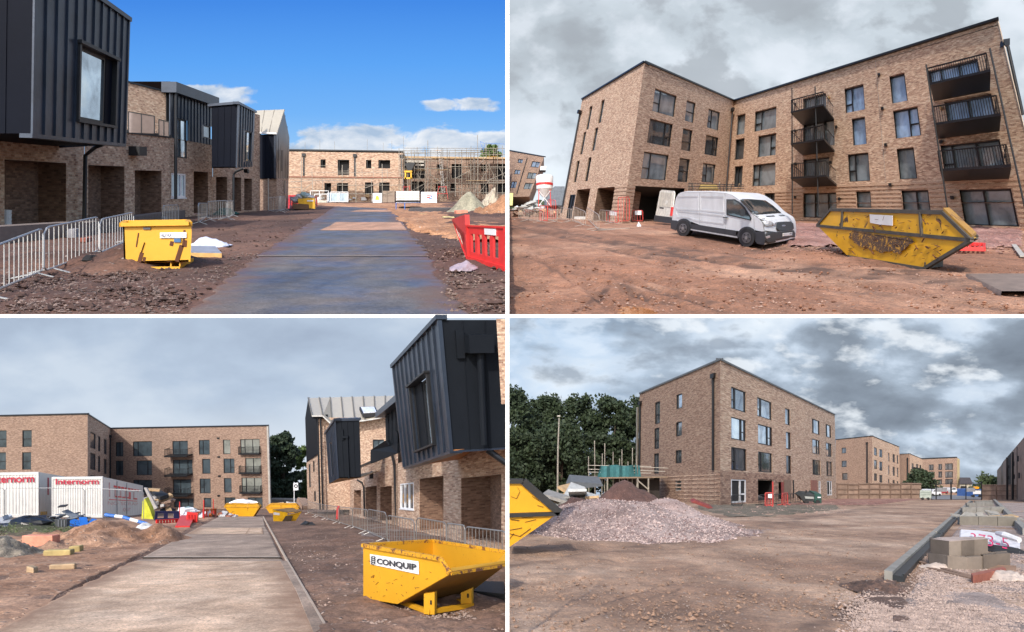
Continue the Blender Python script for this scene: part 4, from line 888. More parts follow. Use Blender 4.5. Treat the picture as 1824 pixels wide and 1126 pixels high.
plastic_barrier(TL, [(834, 463), (901, 484), (901, 405), (832, 402)], 'red slotted plastic barrier with white label at the right of the road', 'red plastic barriers by the wet road', 4, sticker=(1.05, 1.60, .80, .95))
plastic_barrier(TL, [(824, 440), (834, 463), (831, 402), (807, 393)], 'red plastic barrier turned away with two pale reflectors', 'red plastic barriers by the wet road', 0, refl=((.55, .75, .72, .9), (1.2, 1.4, .72, .9)))
# grey rag
def cloth(name, pl, cpx, w, d, h, mat, label, cat, seed=0, rot=0.0, n=26, sharp=1.0):
    c = pl.g(*cpx); W = w / F * c.y / 2; D = d * pl.sc; mb = MB(); ca, sa = math.cos(rot), math.sin(rot)
    for j in range(n + 1):
        for i in range(n + 1):
            u, v = -1 + 2 * i / n, -1 + 2 * j / n; r = min(1, math.hypot(u * .95, v)); X, Y = u * W * (1 - .25 * abs(v)), v * D * (1 - .25 * abs(u))
            X += 0.12 * W * mnoise.noise(Vector((u * 2 + seed, v * 2, 3))); z = (max(0, 1 - r ** 1.6) * (.75 + .55 * mnoise.noise(Vector((u * 1.6, v * 1.6, seed)))) + .22 * sharp * abs(mnoise.noise(Vector((u * 4, v * 4, seed + 5))))) * h * pl.sc
            x2, y2 = X * ca - Y * sa, X * sa + Y * ca
            mb.v.append((c.x + x2, c.y + y2, pl.gz(c.y + y2) + z + .03 * pl.sc))
    for j in range(n):
        for i in range(n): a = j * (n + 1) + i; mb.f.append((a, a + 1, a + n + 2, a + n + 1)); mb.uv.append([(0, 0)] * 4)
    o = obj(name, mb, mat, label=label, cat=cat, smooth=True, origin=c); sm_ = o.modifiers.new('thickness', 'SOLIDIFY'); sm_.thickness = .02 * pl.sc; return o
cloth('crumpled_sheet', TL, (826, 481), 52, .55, .16, plain('lilac_grey_plastic', (.36, .29, .32), .45, sc=S), 'crumpled lilac grey plastic sheet on the ground below the red barrier', 'plastic sheet', 3, -.1)
cloth('polythene_sheet', TL, (372, 441), 72, .9, .33, plain('white_polythene', (.62, .66, .80), .4, sc=S, var=.08), 'white polythene sheet heaped behind the near yellow skip', 'plastic sheet', 8, 0)
t = thing('insulation_board', 'flat insulation board with foil top and orange edge beside the yellow skip', 'insulation board', TL.g(365, 458)); P = [TL.g(325, 459, .02), TL.g(395, 460.5, .02), TL.g(384, 447, .02), TL.g(320, 446, .02)]
mb = MB(); mb.slab(P, (0, 0, 1.7)); obj('foam_core', mb, plain('orange_foam', (.62, .38, .14), .8, sc=S), t); mb = MB(); mb.slab([p + Vector((0, 0, 1.72)) for p in P], (0, 0, .12)); obj('foil_face', mb, plain('foil_face', (.36, .37, .40), .4, .3, sc=S), t)
# --- tipping skip (near)
def tl_skip():
    y_ = painted('tipping_skip_yellow', (.70, .36, .012), amount=.22, sc=S, streak=(1.6, 1, .5), nscale=1.5); t = thing('tipping_skip', 'yellow forklift tipping skip with white label in front of the crowd barriers', 'skip', TL.g(279, 480))
    Yk = TL.Y(479); A = lambda x, y, d=0: at(x, y, Yk) + Vector((0, d * S, 0))
    fr_ = [A(221, 469), A(336, 466), A(339, 399), A(218.5, 401)]; mb = MB(); mb.slab(fr_, (0, 1, 0)); obj('front_plate', mb, y_, t)
    bk_ = [p + Vector((-.47, 1, .168)) * 1.3 * S for p in fr_]
    for i, j in ((1, 2), (0, 3)): mb = MB(); mb.slab([fr_[i], bk_[i], bk_[j], fr_[j]], (.6, 0, 0)); obj('side_plate', mb, y_, t)
    mb = MB(); mb.slab(bk_, (0, .6, 0)); obj('back_plate', mb, y_, t); mb = MB(); mb.slab([fr_[0], fr_[1], bk_[1], bk_[0]], (0, 0, .6)); obj('floor', mb, y_, t)
    mb = MB(); top = [fr_[3], fr_[2], bk_[2], bk_[3]]
    for i in range(4): mb.bar(top[i] + Vector((0, -.5, 0)), top[(i + 1) % 4] + Vector((0, -.5, 0)), 1.6, 1.3)
    obj('top_rim', mb, y_, t)
    mb = MB(); mb.bar(A(234.5, 480), A(321.5, 479), 1.1, 1.6); obj('fork_rail', mb, y_, t)
    for x in (236, 257, 302, 318): mb = MB(); mb.slab([A(x, 479, .03), A(x + 2.2, 479, .03), A(x + 2.2, 468, .03), A(x, 468, .03)], TL.dv(1.2)); obj('fork_pocket', mb, y_, t)
    mb = MB(); mb.slab([A(286, 424.5, -.03), A(333, 424, -.03), A(333, 414, -.03), A(286, 414.5, -.03)], (0, .3, 0)); lb = obj('label', mb, whitep(S), t)
    lettering('AUTO', [A(289, 422.5, -.05), A(307, 422.3, -.05), A(307, 416.5, -.05), A(289, 417, -.05)], plain('navy_print', (.02, .03, .1), .5, sc=S), lb, Vector((0, -.2, 0)), .01)
    lettering('LOCK', [A(309, 422, -.05), A(329, 421.7, -.05), A(329, 416.5, -.05), A(309, 417, -.05)], plain('pale_blue_print', (.35, .5, .62), .5, sc=S), lb, Vector((0, -.2, 0)), .0)
    mb = MB(); mb.slab([A(311, 432, -.03), A(323, 432, -.03), A(323, 425, -.03), A(311, 425, -.03)], (0, .3, 0)); obj('label', mb, plain('blue_label', (.03, .12, .28), .5, sc=S), t)
    mb = MB(); mb.slab([A(256, 409, -.03), A(269, 409, -.03), A(269, 405, -.03), A(256, 405, -.03)], (0, .3, 0)); obj('plate', mb, plain('grey_label', (.10, .11, .14), .5, sc=S), t)
    for x0, y0, x1, y1, w in ((247, 415, 243, 440, .4), (258, 432, 252, 450, .7), (253, 450, 248, 468, 1.3), (258, 458, 256, 466, .9), (329, 410, 326, 440, .7), (324, 437, 315, 466, 1.5), (307, 430, 305, 438, 1.2), (331, 428, 330, 440, .9), (297, 466, 308, 465.5, .8), (275, 404, 281, 402, .9)):
        mb = MB(); mb.bar(A(x0, y0, -.006), A(x1, y1, -.006), w, .12); obj('rust_scrape', mb, plain('rust_brown', (.10, .035, .015), .9, sc=S), t)
tl_skip()
# --- small skip far
t = thing('small_skip', 'small yellow skip heaped with grey rubbish at the far end of the road', 'skip', TL.g(540, 373)); Yk = TL.Y(373.5)
mb = MB(); mb.slab([at(533, 370, Yk), at(561, 372, Yk), at(560, 353, Yk), at(530, 354, Yk)], TL.dv(1.5)); obj('body', mb, plain('yellow_plain', (.75, .42, .02), .5, sc=S), t)
mb = MB(); mb.slab([at(522, 372, Yk - 2), at(551, 373, Yk - 2), at(549, 364, Yk - 2), at(520, 362, Yk - 2)], (0, 10, 0)); obj('rusty_lower_plate', mb, plain('rusty_brown_plate', (.16, .09, .05), .8, sc=S), t)
mb = MB(); mb.slab([at(547, 359, Yk - .5), at(558, 359, Yk - .5), at(558, 356.5, Yk - .5), at(547, 356.5, Yk - .5)], (0, .3, 0)); obj('label', mb, whitep(S), t)
rb = thing('rubbish_bags', 'grey and teal rubbish bags heaped on the small far skip', 'rubbish', at(540, 354, Yk + 8))
for k, (x, y, c_) in enumerate(((533, 352, (.45, .47, .52)), (541, 348, (.25, .36, .36)), (548, 350, (.30, .38, .40)), (527, 356, (.40, .42, .46)), (553, 353, (.5, .5, .5)))): mb = MB(); mb.ball(at(x, y, Yk + 8), 7, 8, 5, jit=.2, seed=k); obj('bag', mb, plain('bag_%d' % k, c_, .6, sc=S), rb)
for k, (q, lab) in enumerate((([(509, 371), (523, 372.5), (523, 351), (509, 350)], 'red plastic barrier left of the small far skip'), ([(556, 370), (565, 368), (565, 350), (556, 350)], 'red plastic barrier right of the small far skip'), ([(514, 366), (534, 366.5), (534, 348), (514, 348)], 'red mesh barrier behind the small far skip'))):
    plastic_barrier(TL, q, lab, 'red barriers round the far skip', 3)
# --- crowd barriers
gv = galv(S); G_ = 'steel crowd barriers along the row of houses'
barrier(TL, (-45, 544), (77, 492), 92, gv, 'nearest steel barrier cut off by the left edge of the view', G_, 13, hpx2=86)
barrier(TL, (78, 494), (176, 454), 88, gv, 'steel barrier standing left of the yellow skip in front of the first porch', G_, 13, hpx2=68)
barrier(TL, (178, 458), (238, 430), 67, gv, 'steel barrier running back behind the yellow skip', G_, 12, hpx2=52)
barrier(TL, (290, 404), (318, 398), 38, gv, 'small steel barrier against the brick wall under the white window', G_, 9, hpx2=33)
barrier(TL, (353, 402), (369, 388), 40, gv, 'steel barrier set edge on before the porches', G_, 6, hpx2=26)
barrier(TL, (369, 396), (405, 391), 37, gv, 'steel barrier standing free in front of the teal netting', G_, 10, hpx2=34)
barrier(TL, (404, 392), (417, 386), 34, gv, 'short end barrier right of the teal netting', G_, 4, hpx2=28, detail=False)
barrier(TL, (478, 378), (508, 377), 26, gv, 'far steel barrier at the foot of the gable house', G_, 9, hpx2=27, detail=False)
barrier(TL, (498, 379), (508, 374), 30, gv, 'far steel barrier edge on beside the red plastic barriers', G_, 5, hpx2=22, detail=False)
cloth('green_netting', TL, (402, 383), 46, .8, .55, plain('teal_netting', (.02, .085, .075), .8, sc=S), 'dark teal netting heaped behind the free standing barrier', 'netting', 5, 0, sharp=2)
# blocks and pallet bits by the porches
mb = MB(); mb.slab([TL.g(150, 421, 0), TL.g(330, 388, 0), TL.g(330, 388, .5), TL.g(150, 421, .5)], (-12, 0, 0)); obj('plinth_wall', mb, concrete(S, 'grey_brown_concrete', (.16, .13, .12)), label='low grey concrete plinth wall running below the brick porches', cat='low wall', origin=TL.g(240, 404))
mb = MB(); mb.slab([TL.g(-60, 440, 0), TL.g(150, 421, 0), TL.g(150, 421, .55), TL.g(-60, 440, .55)], (-14, 0, 0)); obj('plinth_wall', mb, concrete(S, 'grey_brown_concrete', (.16, .13, .12)), label='low concrete plinth wall in front of the nearest recessed porch', cat='low wall', origin=TL.g(50, 430))
for k, (x, y, w, h, lab) in enumerate(((126, 425, 14, 17, 'grey concrete block on the ground before the front pier'), (112, 424, 14, 13, 'darker concrete block left of the other block by the pier'), (288, 396, 12, 10, 'upright grey block above the yellow skip'), (148, 432, 12, 8, 'small reddish lump beside the drainpipe foot'))):
    block(lab, TL, x, y, w, h, .5, concrete(S, 'block_grey', (.22, .22, .24)) if k != 3 else plain('red_lump', (.2, .06, .04), .9, sc=S))
t = thing('paint_tubs', 'stack of white tubs in the porch at the left edge', 'tubs', TL.g(12, 413))
for k in range(4): mb = MB(); c = at(11, 403 - k * 7.2, 500); mb.lathe(c, [(3.0, 0), (3.2, 2.3), (3.35, 2.35), (3.35, 2.65), (0.1, 2.7)], 14); obj('tub', mb, whitep(S), t, smooth=False)
for k, (x, y) in enumerate(((205, 536), (265, 536), (330, 450))): pass
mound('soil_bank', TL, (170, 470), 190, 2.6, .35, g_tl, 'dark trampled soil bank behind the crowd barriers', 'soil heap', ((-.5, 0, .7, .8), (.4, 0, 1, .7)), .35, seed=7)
mb = MB(); mb.ball(TL.g(166, 474, .1), 3.2, 5, 2.2, jit=.15, seed=2); obj('black_sack', mb, dark(S), label='black sack lying under the barrier left of the yellow skip', cat='sack')
CLIP[0] = 0.3
# ================================================================ TOP RIGHT: four storey brick block, van and skip
g_tr = earth('red_clay_yard', [(0.21, 0.10, 0.058), (0.28, 0.138, 0.083), (0.38, 0.22, 0.145)], S, peb=8.0, pebamt=0.18, pebcol=(0.42, 0.28, 0.21), bmp=0.08, big=0.16, streak=1.15, track=(0.10, 0.055, 0.038))
def seg(px, py, a, b, w):
    t = max(0, min(1, ((px - a[0]) * (b[0] - a[0]) + (py - a[1]) * 3 * (b[1] - a[1]) * 3) / ((b[0] - a[0]) ** 2 + 9 * (b[1] - a[1]) ** 2)))
    d = math.hypot(px - a[0] - t * (b[0] - a[0]), 3 * (py - a[1] - t * (b[1] - a[1]))); return math.exp(-(d / w) ** 2)
RUTS = [((907, 388), (1330, 478), 5), ((907, 399), (1290, 486), 5), ((1080, 430), (1822, 508), 5), ((1060, 440), (1822, 528), 6), ((930, 455), (1240, 556), 6), ((960, 448), (1290, 556), 6), ((1390, 462), (1822, 488), 5), ((1340, 500), (1822, 548), 6), ((907, 395), (1200, 480), 16), ((1000, 405), (1330, 520), 14), ((1060, 495), (1180, 545), 10), ((1100, 480), (1300, 540), 10), ((907, 500), (1060, 470), 14), ((1250, 440), (1640, 500), 14), ((940, 440), (1110, 560), 12), ((1300, 470), (1810, 555), 12)]
def rtr(X, Y, px, py):
    z = 0
    for k, (a, b, w) in enumerate(RUTS): z += (-0.09 * seg(px, py, a, b, w) + 0.05 * seg(px + 10, py - 7, a, b, w * .8)) * (.55 if w < 7 else 1)
    z -= 0.14 * math.exp(-(((px - 1140) / 45) ** 2 + ((py - 553) / 9) ** 2) * 1.2); return z
TK = [((930, 402), (1200, 450), 26, .6), ((1200, 450), (1460, 480), 26, .6), ((1460, 478), (1822, 520), 22, .7), ((1092, 497), (1150, 530), 7, .9), ((1040, 548), (1078, 520), 9, .9), ((1160, 515), (1290, 548), 8, .7), ((907, 430), (960, 420), 14, .7), ((1500, 520), (1822, 560), 9, .5), ((960, 470), (1060, 520), 6, .5), ((1300, 450), (1440, 442), 14, .8), ((1560, 486), (1720, 480), 12, .9)]
def ttr(px, py, n): return max(0, min(1, (sum(k * .8 * seg(px, py, a, b, w) for a, b, w, k in TK) * .9 + .45 * sum(seg(px, py, a, b, w * .8) for a, b, w in RUTS[:8])) * (1 + n * 1.6)))
ground('ground', TR, CX, 1960, 562.5, 4100, g_tr, 0.055, 340, 310, rtr, tracks=ttr)
pud = plain('muddy_water', (0.42, 0.17, 0.06), 0.06, 0, .06, S, .4, .9)
c = TR.g(1139, 556); mb = MB(); n = 26
mb.poly([c + Vector((34 / F * c.y * math.cos(6.283 * k / n) * (1 + .18 * math.sin(3 * k)), 14 * math.sin(6.283 * k / n), 0)) + Vector((0, 0, (14 * math.sin(6.283 * k / n)) * (CY - TR.h) / F - .06 * S * .35)) for k in range(n)])
obj('puddle', mb, pud, kind='structure', origin=c)
m_tr = earth('brown_compacted_track', [(0.15, 0.085, 0.06), (0.19, 0.11, 0.08), (0.24, 0.145, 0.1)], S, peb=10, pebamt=.2, bmp=.02, big=.3)
m_pk = earth('pink_broken_stone_bank', [(0.20, 0.095, 0.075), (0.28, 0.145, 0.12), (0.34, 0.2, 0.17)], S, peb=4.5, pebamt=.55, pebcol=(0.44, 0.30, 0.26), bmp=.08, big=.3)
gpoly('stone_bank', TR, [(440, 1400, 1822), (424, 1400, 1822), (405, 1400, 1822), (399, 1420, 1822)], m_pk, 0.06, .16, kind='structure')
gpoly('steel_road_plate', TR, [(527, 1783, 1850), (494, 1719, 1850)], plain('dull_steel_plate', (0.21, 0.15, 0.12), .5, .2, .3, S), 0.10, kind='structure', m=6)
stones(TR, [(907, 470, 1822, 560), (907, 400, 1450, 470), (1440, 402, 1822, 450)], 2200, 0.012, 0.055, plain('pale_pink_stone', (0.36, 0.24, 0.19), .9, sc=S, nscale=.6, var=.4), 'gravel', 'pale pebbles scattered over the red clay yard before the van', seed=12)
stones(TR, [(1400, 400, 1822, 450)], 1800, 0.04, 0.16, plain('dull_pink_stone', (0.28, 0.16, 0.13), .9, sc=S, nscale=.6, var=.5), 'gravel', 'broken pink stones banked against the block behind the skip', seed=13)

stones(TR, [(907, 430, 1822, 556)], 1700, 0.015, 0.08, plain('red_soil_clod', (0.22, 0.105, 0.062), 0.95, sc=S, nscale=1, var=.5), 'soil_clods', 'clods of red clay churned up by wheels across the yard', 'soil', seed=14)
L0, L1, C0, C1, I0, I1, R0, R1 = (997, 389), (1037, 178), (1108, 398), (1148, 112), (1292, 387), (1308, 181), (1871, 411), (1779, 37)
YL, YC, YI, YR = TR.Y(389), TR.Y(398), TR.Y(387), TR.Y(411)
hM = thing('apartment_block', 'four storey buff brick apartment block with black balconies behind the white van', 'building', TR.g(1292, 387))
bkt, bkd = brick(S), brick(S, 'banded')
FL = Fac(TR, L0, C0, C1, L1, YL, YC, W=15, Ht=13.6, proj=(-1.5, -1.6, 0)); FM = Fac(TR, C0, I0, I1, C1, YC, YI, W=15, Ht=13.6, proj=(.3, -2.0, 0)); FW = Fac(TR, I0, R0, R1, I1, YI, YR, W=30, Ht=13.6, proj=(-2.35, -3.6, 0))
def rects(f, L): return [f.rect(*q) for q in L]
wl = rects(FL, [((1046, 193), (1053, 228)), ((1069, 181), (1073, 217)), ((1035, 238), (1042, 273)), ((1057, 230), (1062, 267)), ((1024, 288), (1030, 324)), ((1045, 282), (1050, 322))])
wl = [[(r[0] + r[1]) / 2 - .42, (r[0] + r[1]) / 2 + .42, r[2], r[3]] for r in wl]
dl = [FL.inv(1008, 388)[0], FL.inv(1018, 388)[0], 0.05, FL.inv(1016, 347)[1]]
ol = [[FL.inv(1027, 345)[0], FL.inv(1050, 345)[0], .05, FL.inv(1050, 336)[1]], [FL.inv(1063, 345)[0], FL.inv(1094, 345)[0], .05, FL.inv(1090, 333)[1]]]
FL.wall('brick_wall', bkt, hM, wl + [dl] + ol, .12)
gz_ = glass(S, (.27, .32, .36), 'grey_reflect_glass', .35); gdk = glass(S, (.085, .095, .105), 'dark_glass', .3); gbl = glass(S, (.36, .52, .78), 'blue_reflect_glass_tr', .3)  # grey and blue base colours painted as reflected sky
for k, r in enumerate(wl): FL.window(r, hM, blk, gz_ if k < 4 else gdk, (), (0, .45) if k % 2 else None, .12, .07)
FL.window(dl, hM, blk, black(S), (.5,), None, .05, .08, 'door')
for o in ol: FL.recess(o, hM, rcs, 2.0)
m_ = [(((1167, 157), (1201, 209)), (.30,), (0, .42)), (((1223.6, 178), (1235.5, 219.4)), (), (0, .5)), (((1262.4, 193), (1280, 233)), (.36,), (0, .4)),
      (((1158, 210.6), (1194, 262)), (.72,), (1, .42)), (((1217, 228), (1230, 270)), (), (0, .42)), (((1258, 239.6), (1277, 278.7)), (.66,), (1, .4)),
      (((1147.6, 269.6), (1186, 321.5)), (.30,), (0, .42)), (((1211, 281), (1225, 325)), (), (0, .48)), (((1252.7, 290), (1272, 326)), (.36,), (0, .4))]
rm = rects(FM, [a for a, b, c in m_]); om = [FM.inv(1130, 345)[0], FM.inv(1218, 350)[0], .05, FM.inv(1170, 333)[1]]
FM.wall('brick_wall', bkt, hM, rm + [om], .12); FM.recess(om, hM, dark(S), 3.0)
for (q, cs, tr_), r, k in zip(m_, rm, range(9)): FM.window(r, hM, blk, [gz_, gz_, gz_, gdk, gdk, gdk, gz_, gdk, gz_][k], cs, tr_, .12, .08)
w_ = [(((1313.6, 205.5), (1325.7, 238)), (), None, 1), (((1310.6, 248.5), (1324, 283)), (), None, 0), (((1309, 296.6), (1321, 332)), (.4,), None, 0),
      (((1345, 199), (1382, 227)), (.3,), (0, .4), 1), (((1350.8, 242.5), (1381.4, 276)), (.68,), (1, .4), 1), (((1341.6, 293.5), (1380.4, 330)), (.26,), (0, .35), 1), (((1362, 344), (1379, 384)), (.5,), None, 0),
      (((1431, 175.5), (1472, 197)), (.5,), None, 1), (((1431, 222), (1487, 258)), (.33, .66), None, 1), (((1431, 284), (1478, 323)), (.45,), None, 1), (((1431, 344), (1491, 389)), (.35, .75), None, 1),
      (((1504, 158), (1541, 194.6)), (.36,), (0, .35), 2), (((1517, 211.7), (1544, 256.4)), (), None, 2), (((1510, 275), (1550, 322)), (.34,), (0, .4), 1), (((1525, 340.8), (1552.4, 371)), (), None, 1),
      (((1584, 136), (1617, 179)), (), None, 2), (((1590.5, 197), (1641, 241)), (.62,), (1, .45), 2), (((1597, 265), (1634, 318)), (), None, 1), (((1605.6, 339), (1658, 376)), (.55,), None, 1),
      (((1654, 126), (1750, 146)), (.25, .62), None, 2), (((1682, 182), (1774, 204)), (.5,), None, 2), (((1675, 258.7), (1792, 300)), (.2, .62), (0, .3), 1), (((1708.7, 337.5), (1816, 404)), (.48,), None, 1)]
rw = rects(FW, [a for a, *_ in w_]); FW.wall('brick_wall', bkt, hM, rw, .12, b0=1.5); FW.wall('banded_brick_base', bkt, hM, [r for r in rw if r[2] < 1.5], .12, b1=1.5)
for (q, cs, tr_, g_), r in zip(w_, rw): FW.window(r, hM, blk, (gdk, gz_, gbl)[g_], cs, tr_, .12, .09)
for f_ in (FL, FM, FW): f_.coping(hM, blk, .16, -.4, .10)
# projecting courses of the ground storey
for f_, a0, a1, hs in ((FM, 0, om[0], []), (FL, ol[1][1], 15, []), (FW, 10, 30, [r for r in rw if r[2] < 3])):
    mb = MB()
    for k in range(9):
        b_ = .35 + k * .30; xs = [a0]
        for r in sorted(hs):
            if r[2] < b_ + .1 and r[3] > b_: xs += [r[0] - .05, r[1] + .05]
        xs.append(a1)
        for i in range(0, len(xs) - 1, 2):
            if xs[i + 1] - xs[i] > .05: f_.box(mb, xs[i], xs[i + 1], b_, b_ + .15, .003, .03)
    q_ = obj('projecting_courses', mb, bkt, hM); q_['kind'] = 'stuff'
FM.downpipe((1303, 196), (1292.5, 345), hM, blk, .09, True, .15); FL.downpipe((1035.5, 200), (998, 380), hM, blk, .09, True, .1)
mb = MB(); mb.tube([at(1795, 82, YR), at(1822, 205, YR)], 1.6, 8); dp = obj('downpipe', mb, blk, hM); mb = MB(); mb.slab([at(1787, 82, YR), at(1799, 80, YR), at(1799, 68, YR), at(1787, 70, YR)], (0, 5, 0)); obj('hopper', mb, blk, dp)
# movement joints and vents
for x0, y0, x1, y1 in ((1414, 165, 1406, 380), (1566, 190, 1580, 380)): mb = MB(); a0, b0 = FW.inv(x0, y0); FW.box(mb, a0, a0 + .03, .1, 13.4, .002, .012); obj('movement_joint', mb, concrete(S), hM)
for x, y in ((1566, 134.6), (1572, 194.5), (1578, 259), (1586, 330), (1417, 187), (1417, 234), (1417, 293), (1417, 352), (1490, 227), (1495.5, 355), (1696, 353), (1480, 290), (1676, 254)):
    mb = MB(); a0, b0 = FW.inv(x, y); FW.box(mb, a0 - .12, a0 + .12, b0 - .10, b0 + .10, 0, .1); obj('air_vent', mb, blk, hM)
for x, y in ((1477, 175), (1676, 194)): mb = MB(); a0, b0 = FW.inv(x, y); FW.box(mb, a0 - .08, a0 + .08, b0 - .1, b0 + .1, 0, .12); obj('wall_light', mb, plain('brass_light', (.5, .35, .15), .4, .5, sc=S), hM)
# balconies
def bal_at(xa, xb, y, d=1.5): a0, b = FW.inv(xa, y); a1, _ = FW.inv(xb, y); return balcony(FW, (a0, a1, b), hM, blk, d, 1.15, 16)
for xa, xb, y in ((1431, 1486, 213), (1431, 1487, 270), (1431, 1491, 331)):
    a1, b = FW.inv(xb, y); a0 = FW.inv(1430, y)[0]; balcony(FW, (a0, a1, b + .12), hM, blk, 1.3, 1.15, 18, .15)
for xa, xb, y in ((1660, 1763, 160), (1668, 1780, 232), (1679, 1797, 316)):
    a1, b = FW.inv(xb, y); a0 = FW.inv(xa, y)[0]; balcony(FW, (a0, a1, b + .05), hM, blk, 1.15, 1.15, 26, .15)
for x, y in ((1430, 200), (1470, 200), (1659, 175), (1765, 155)):
    mb = MB(); a0, b0 = FW.inv(x, y); a0 += .1; mb.tube([FW.pt(a0, b0 + 1.1, 1.24), FW.pt(a0, b0 / 2, 1.24), FW.pt(a0, 0, 1.24)], .055 * S, 8); obj('balcony_post', mb, blk, hM)
# roof and back so the block has its thickness
bk3 = [FL.pt(0, 13.6), FL.pt(15, 13.6), FW.pt(0, 13.6), FW.pt(30, 13.6), FW.pt(30, 13.6) + Vector((90, 330, 0)), FW.pt(0, 13.6) + Vector((120, 300, 0)), FL.pt(0, 13.6) + Vector((20, 280, 0))]
mb = MB(); mb.poly([p - Vector((0, 0, 4)) for p in bk3]); obj('roof', mb, dark(S), hM)
mb = MB(); a_, b_ = FL.pt(0, 0), FL.pt(0, 13.6); mb.slab([a_, b_, b_ + Vector((20, 280, 0)), a_ + Vector((20, 280, 0))], (1, 0, 0)); obj('back_wall', mb, bkt, hM)
mb = MB(); a_, b_ = FW.pt(30, 0), FW.pt(30, 13.6); mb.slab([a_, b_, b_ + Vector((90, 330, 0)), a_ + Vector((90, 330, 0))], (-1, 0, 0)); obj('back_wall', mb, bkt, hM)
# far block at the left edge
hN = thing('apartment_block', 'distant leaning view of a brown brick block at the left edge beyond the silo', 'building', TR.g(925, 371))
YN = 2300
FN = Fac(TR, (890, 352), (943, 350), (969, 280), (906, 269), YN, YN - 150, W=12, Ht=10)
wn_ = rects(FN, [((923, 283), (930, 291)), ((948, 287), (959, 299)), ((917, 302), (925, 311)), ((941, 307), (953, 319)), ((911, 323), (918, 335)), ((935, 326), (948, 337))])
FN.wall('brick_wall', brick(S, 'brown'), hN, wn_, .1)
for r in wn_: FN.window(r, hN, blk, gz_, (.5,), None, .1, .12)
FN.coping(hN, blk, .2); FN.downpipe((940, 281), (924, 345), hN, blk, .08, False)
mb = MB(); mb.slab([FN.pt(0, 0), FN.pt(12, 0), FN.pt(12, 10), FN.pt(0, 10)], (10, 200, 0)); obj('rear_volume', mb, brick(S, 'brown'), hN)
mb = MB(); mb.slab([at(962, 305, YN - 150), at(972, 305, YN - 150), at(972, 303, YN - 150), at(962, 303, YN - 150)], (0, 20, 0)); bl_ = obj('balcony', mb, blk, hN); mb = MB(); mb.slab([at(962, 303, YN - 150), at(972, 303, YN - 150), at(973, 296, YN - 150), at(963, 296, YN - 150)], (0, 20, 0)); obj('glass_panel', mb, whitep(S), bl_)
# silo
sl_ = thing('cement_silo', 'white cement silo with red band between the distant block and the big block', 'silo', at(968, 366, 1600)); Ys = 1600; c = at(970, 337, Ys); u = Ys / F
mb = MB(); mb.lathe(c, [(14.5 * u, 0), (15 * u, 10 * u), (15.5 * u, 22 * u), (14 * u, 24 * u)], 24); obj('drum', mb, whitep(S), sl_, smooth=True)
mb = MB(); mb.lathe(c + Vector((0, 0, 6 * u)), [(15.2 * u, 0), (15.3 * u, 4 * u)], 24); obj('red_band', mb, redp(S), sl_)
mb = MB(); mb.lathe(c + Vector((0, 0, -14 * u)), [(4 * u, 0), (14.5 * u, 14 * u)], 24); obj('cone', mb, whitep(S), sl_)
for dx in (-11, 11): mb = MB(); mb.bar(at(970 + dx, 368, Ys - 10), at(970 + dx * .9, 337, Ys - 10), 1.6); obj('leg', mb, redp(S), sl_)
mb = MB(); mb.bar(at(960, 366, Ys - 12), at(980, 340, Ys - 12), 1.2); mb.bar(at(980, 366, Ys - 12), at(960, 340, Ys - 12), 1.2); obj('brace', mb, whitep(S), sl_)
hT = thing('grey_shed', 'small blue grey pitched roof building between the silo and the big block', 'shed', at(985, 360, 1700)); mb = MB(); mb.slab([at(972, 366, 1700), at(1006, 366, 1700), at(1006, 332, 1700), at(988, 332, 1700), at(972, 345, 1700)], (0, 60, 0)); obj('walls', mb, plain('slate_blue', (.16, .19, .23), .7, sc=S), hT)
mound('low_hedge', TR, (955, 372), 60, 3, 2.0, plain('dark_hedge', (.03, .045, .02), .9, sc=S, nscale=2, var=.6), 'dark low hedge below the distant brown block', 'hedge', ((0, 0, 1, 1),), .4)
# clutter behind the barriers on the left
pile_bits('white_sack_stack', TR, (945, 378), 66, 34, [whitep(S), concrete(S), plain('grey_sack', (.4, .42, .42), .7, sc=S)], 'stack of white sacks and pallets beneath the silo', 'sack stack', (1.0, 2.2), 5, 1.6, 1.0)
pile_bits('brick_rubble', TR, (955, 386), 74, 46, [plain('dark_red_brick', (.14, .05, .04), .9, sc=S), bkb, wood(S)], 'dark rubble and timber below the white sacks', 'rubble', (.5, 1.6), 6, .9, .8)
t = thing('plant_tub', 'yellow plastic tub at the left edge beside the white sacks', 'tub', at(909, 368, 1200)); mb = MB(); mb.slab([at(908, 366, 1200), at(913, 366, 1200), at(914, 344, 1200), at(908, 344, 1200)], (0, 10, 0)); obj('body', mb, plain('pale_yellow', (.6, .6, .25), .6, sc=S), t)
gtr = plain('dull_galvanised', (.36, .31, .27), .6, .3, .2, S); GB = 'steel barriers strung along the foot of the big block'
for k, (a_, b_, h_, h2, lab) in enumerate((((924, 391), (942, 395), 22, 23, 'steel barrier at the left edge of the yard'), ((942, 393), (966, 397), 20, 20, 'steel barrier below the white sacks'), ((968, 392), (992, 398), 22, 24, 'steel barrier left of the grey door'), ((993, 392), (1019, 397), 24, 24, 'steel barrier before the grey door'), ((1019, 395), (1043, 405), 28, 28, 'steel barrier before the first open bay'), ((1045, 391), (1067, 413), 22, 30, 'steel barrier angled towards the track before the brick pier'), ((1068, 394), (1094, 400), 20, 24, 'steel barrier left of the red framed signs'))):
    barrier(TR, a_, b_, h_, gtr, lab, GB, 8, hpx2=h2, detail=False, footm=.5, tube=.028)
barrier(TR, (1060, 411), (1096, 408), 1, gtr, 'flattened steel barrier feet lying before the red framed signs', GB, 1, detail=False, footm=.9, tube=.03)
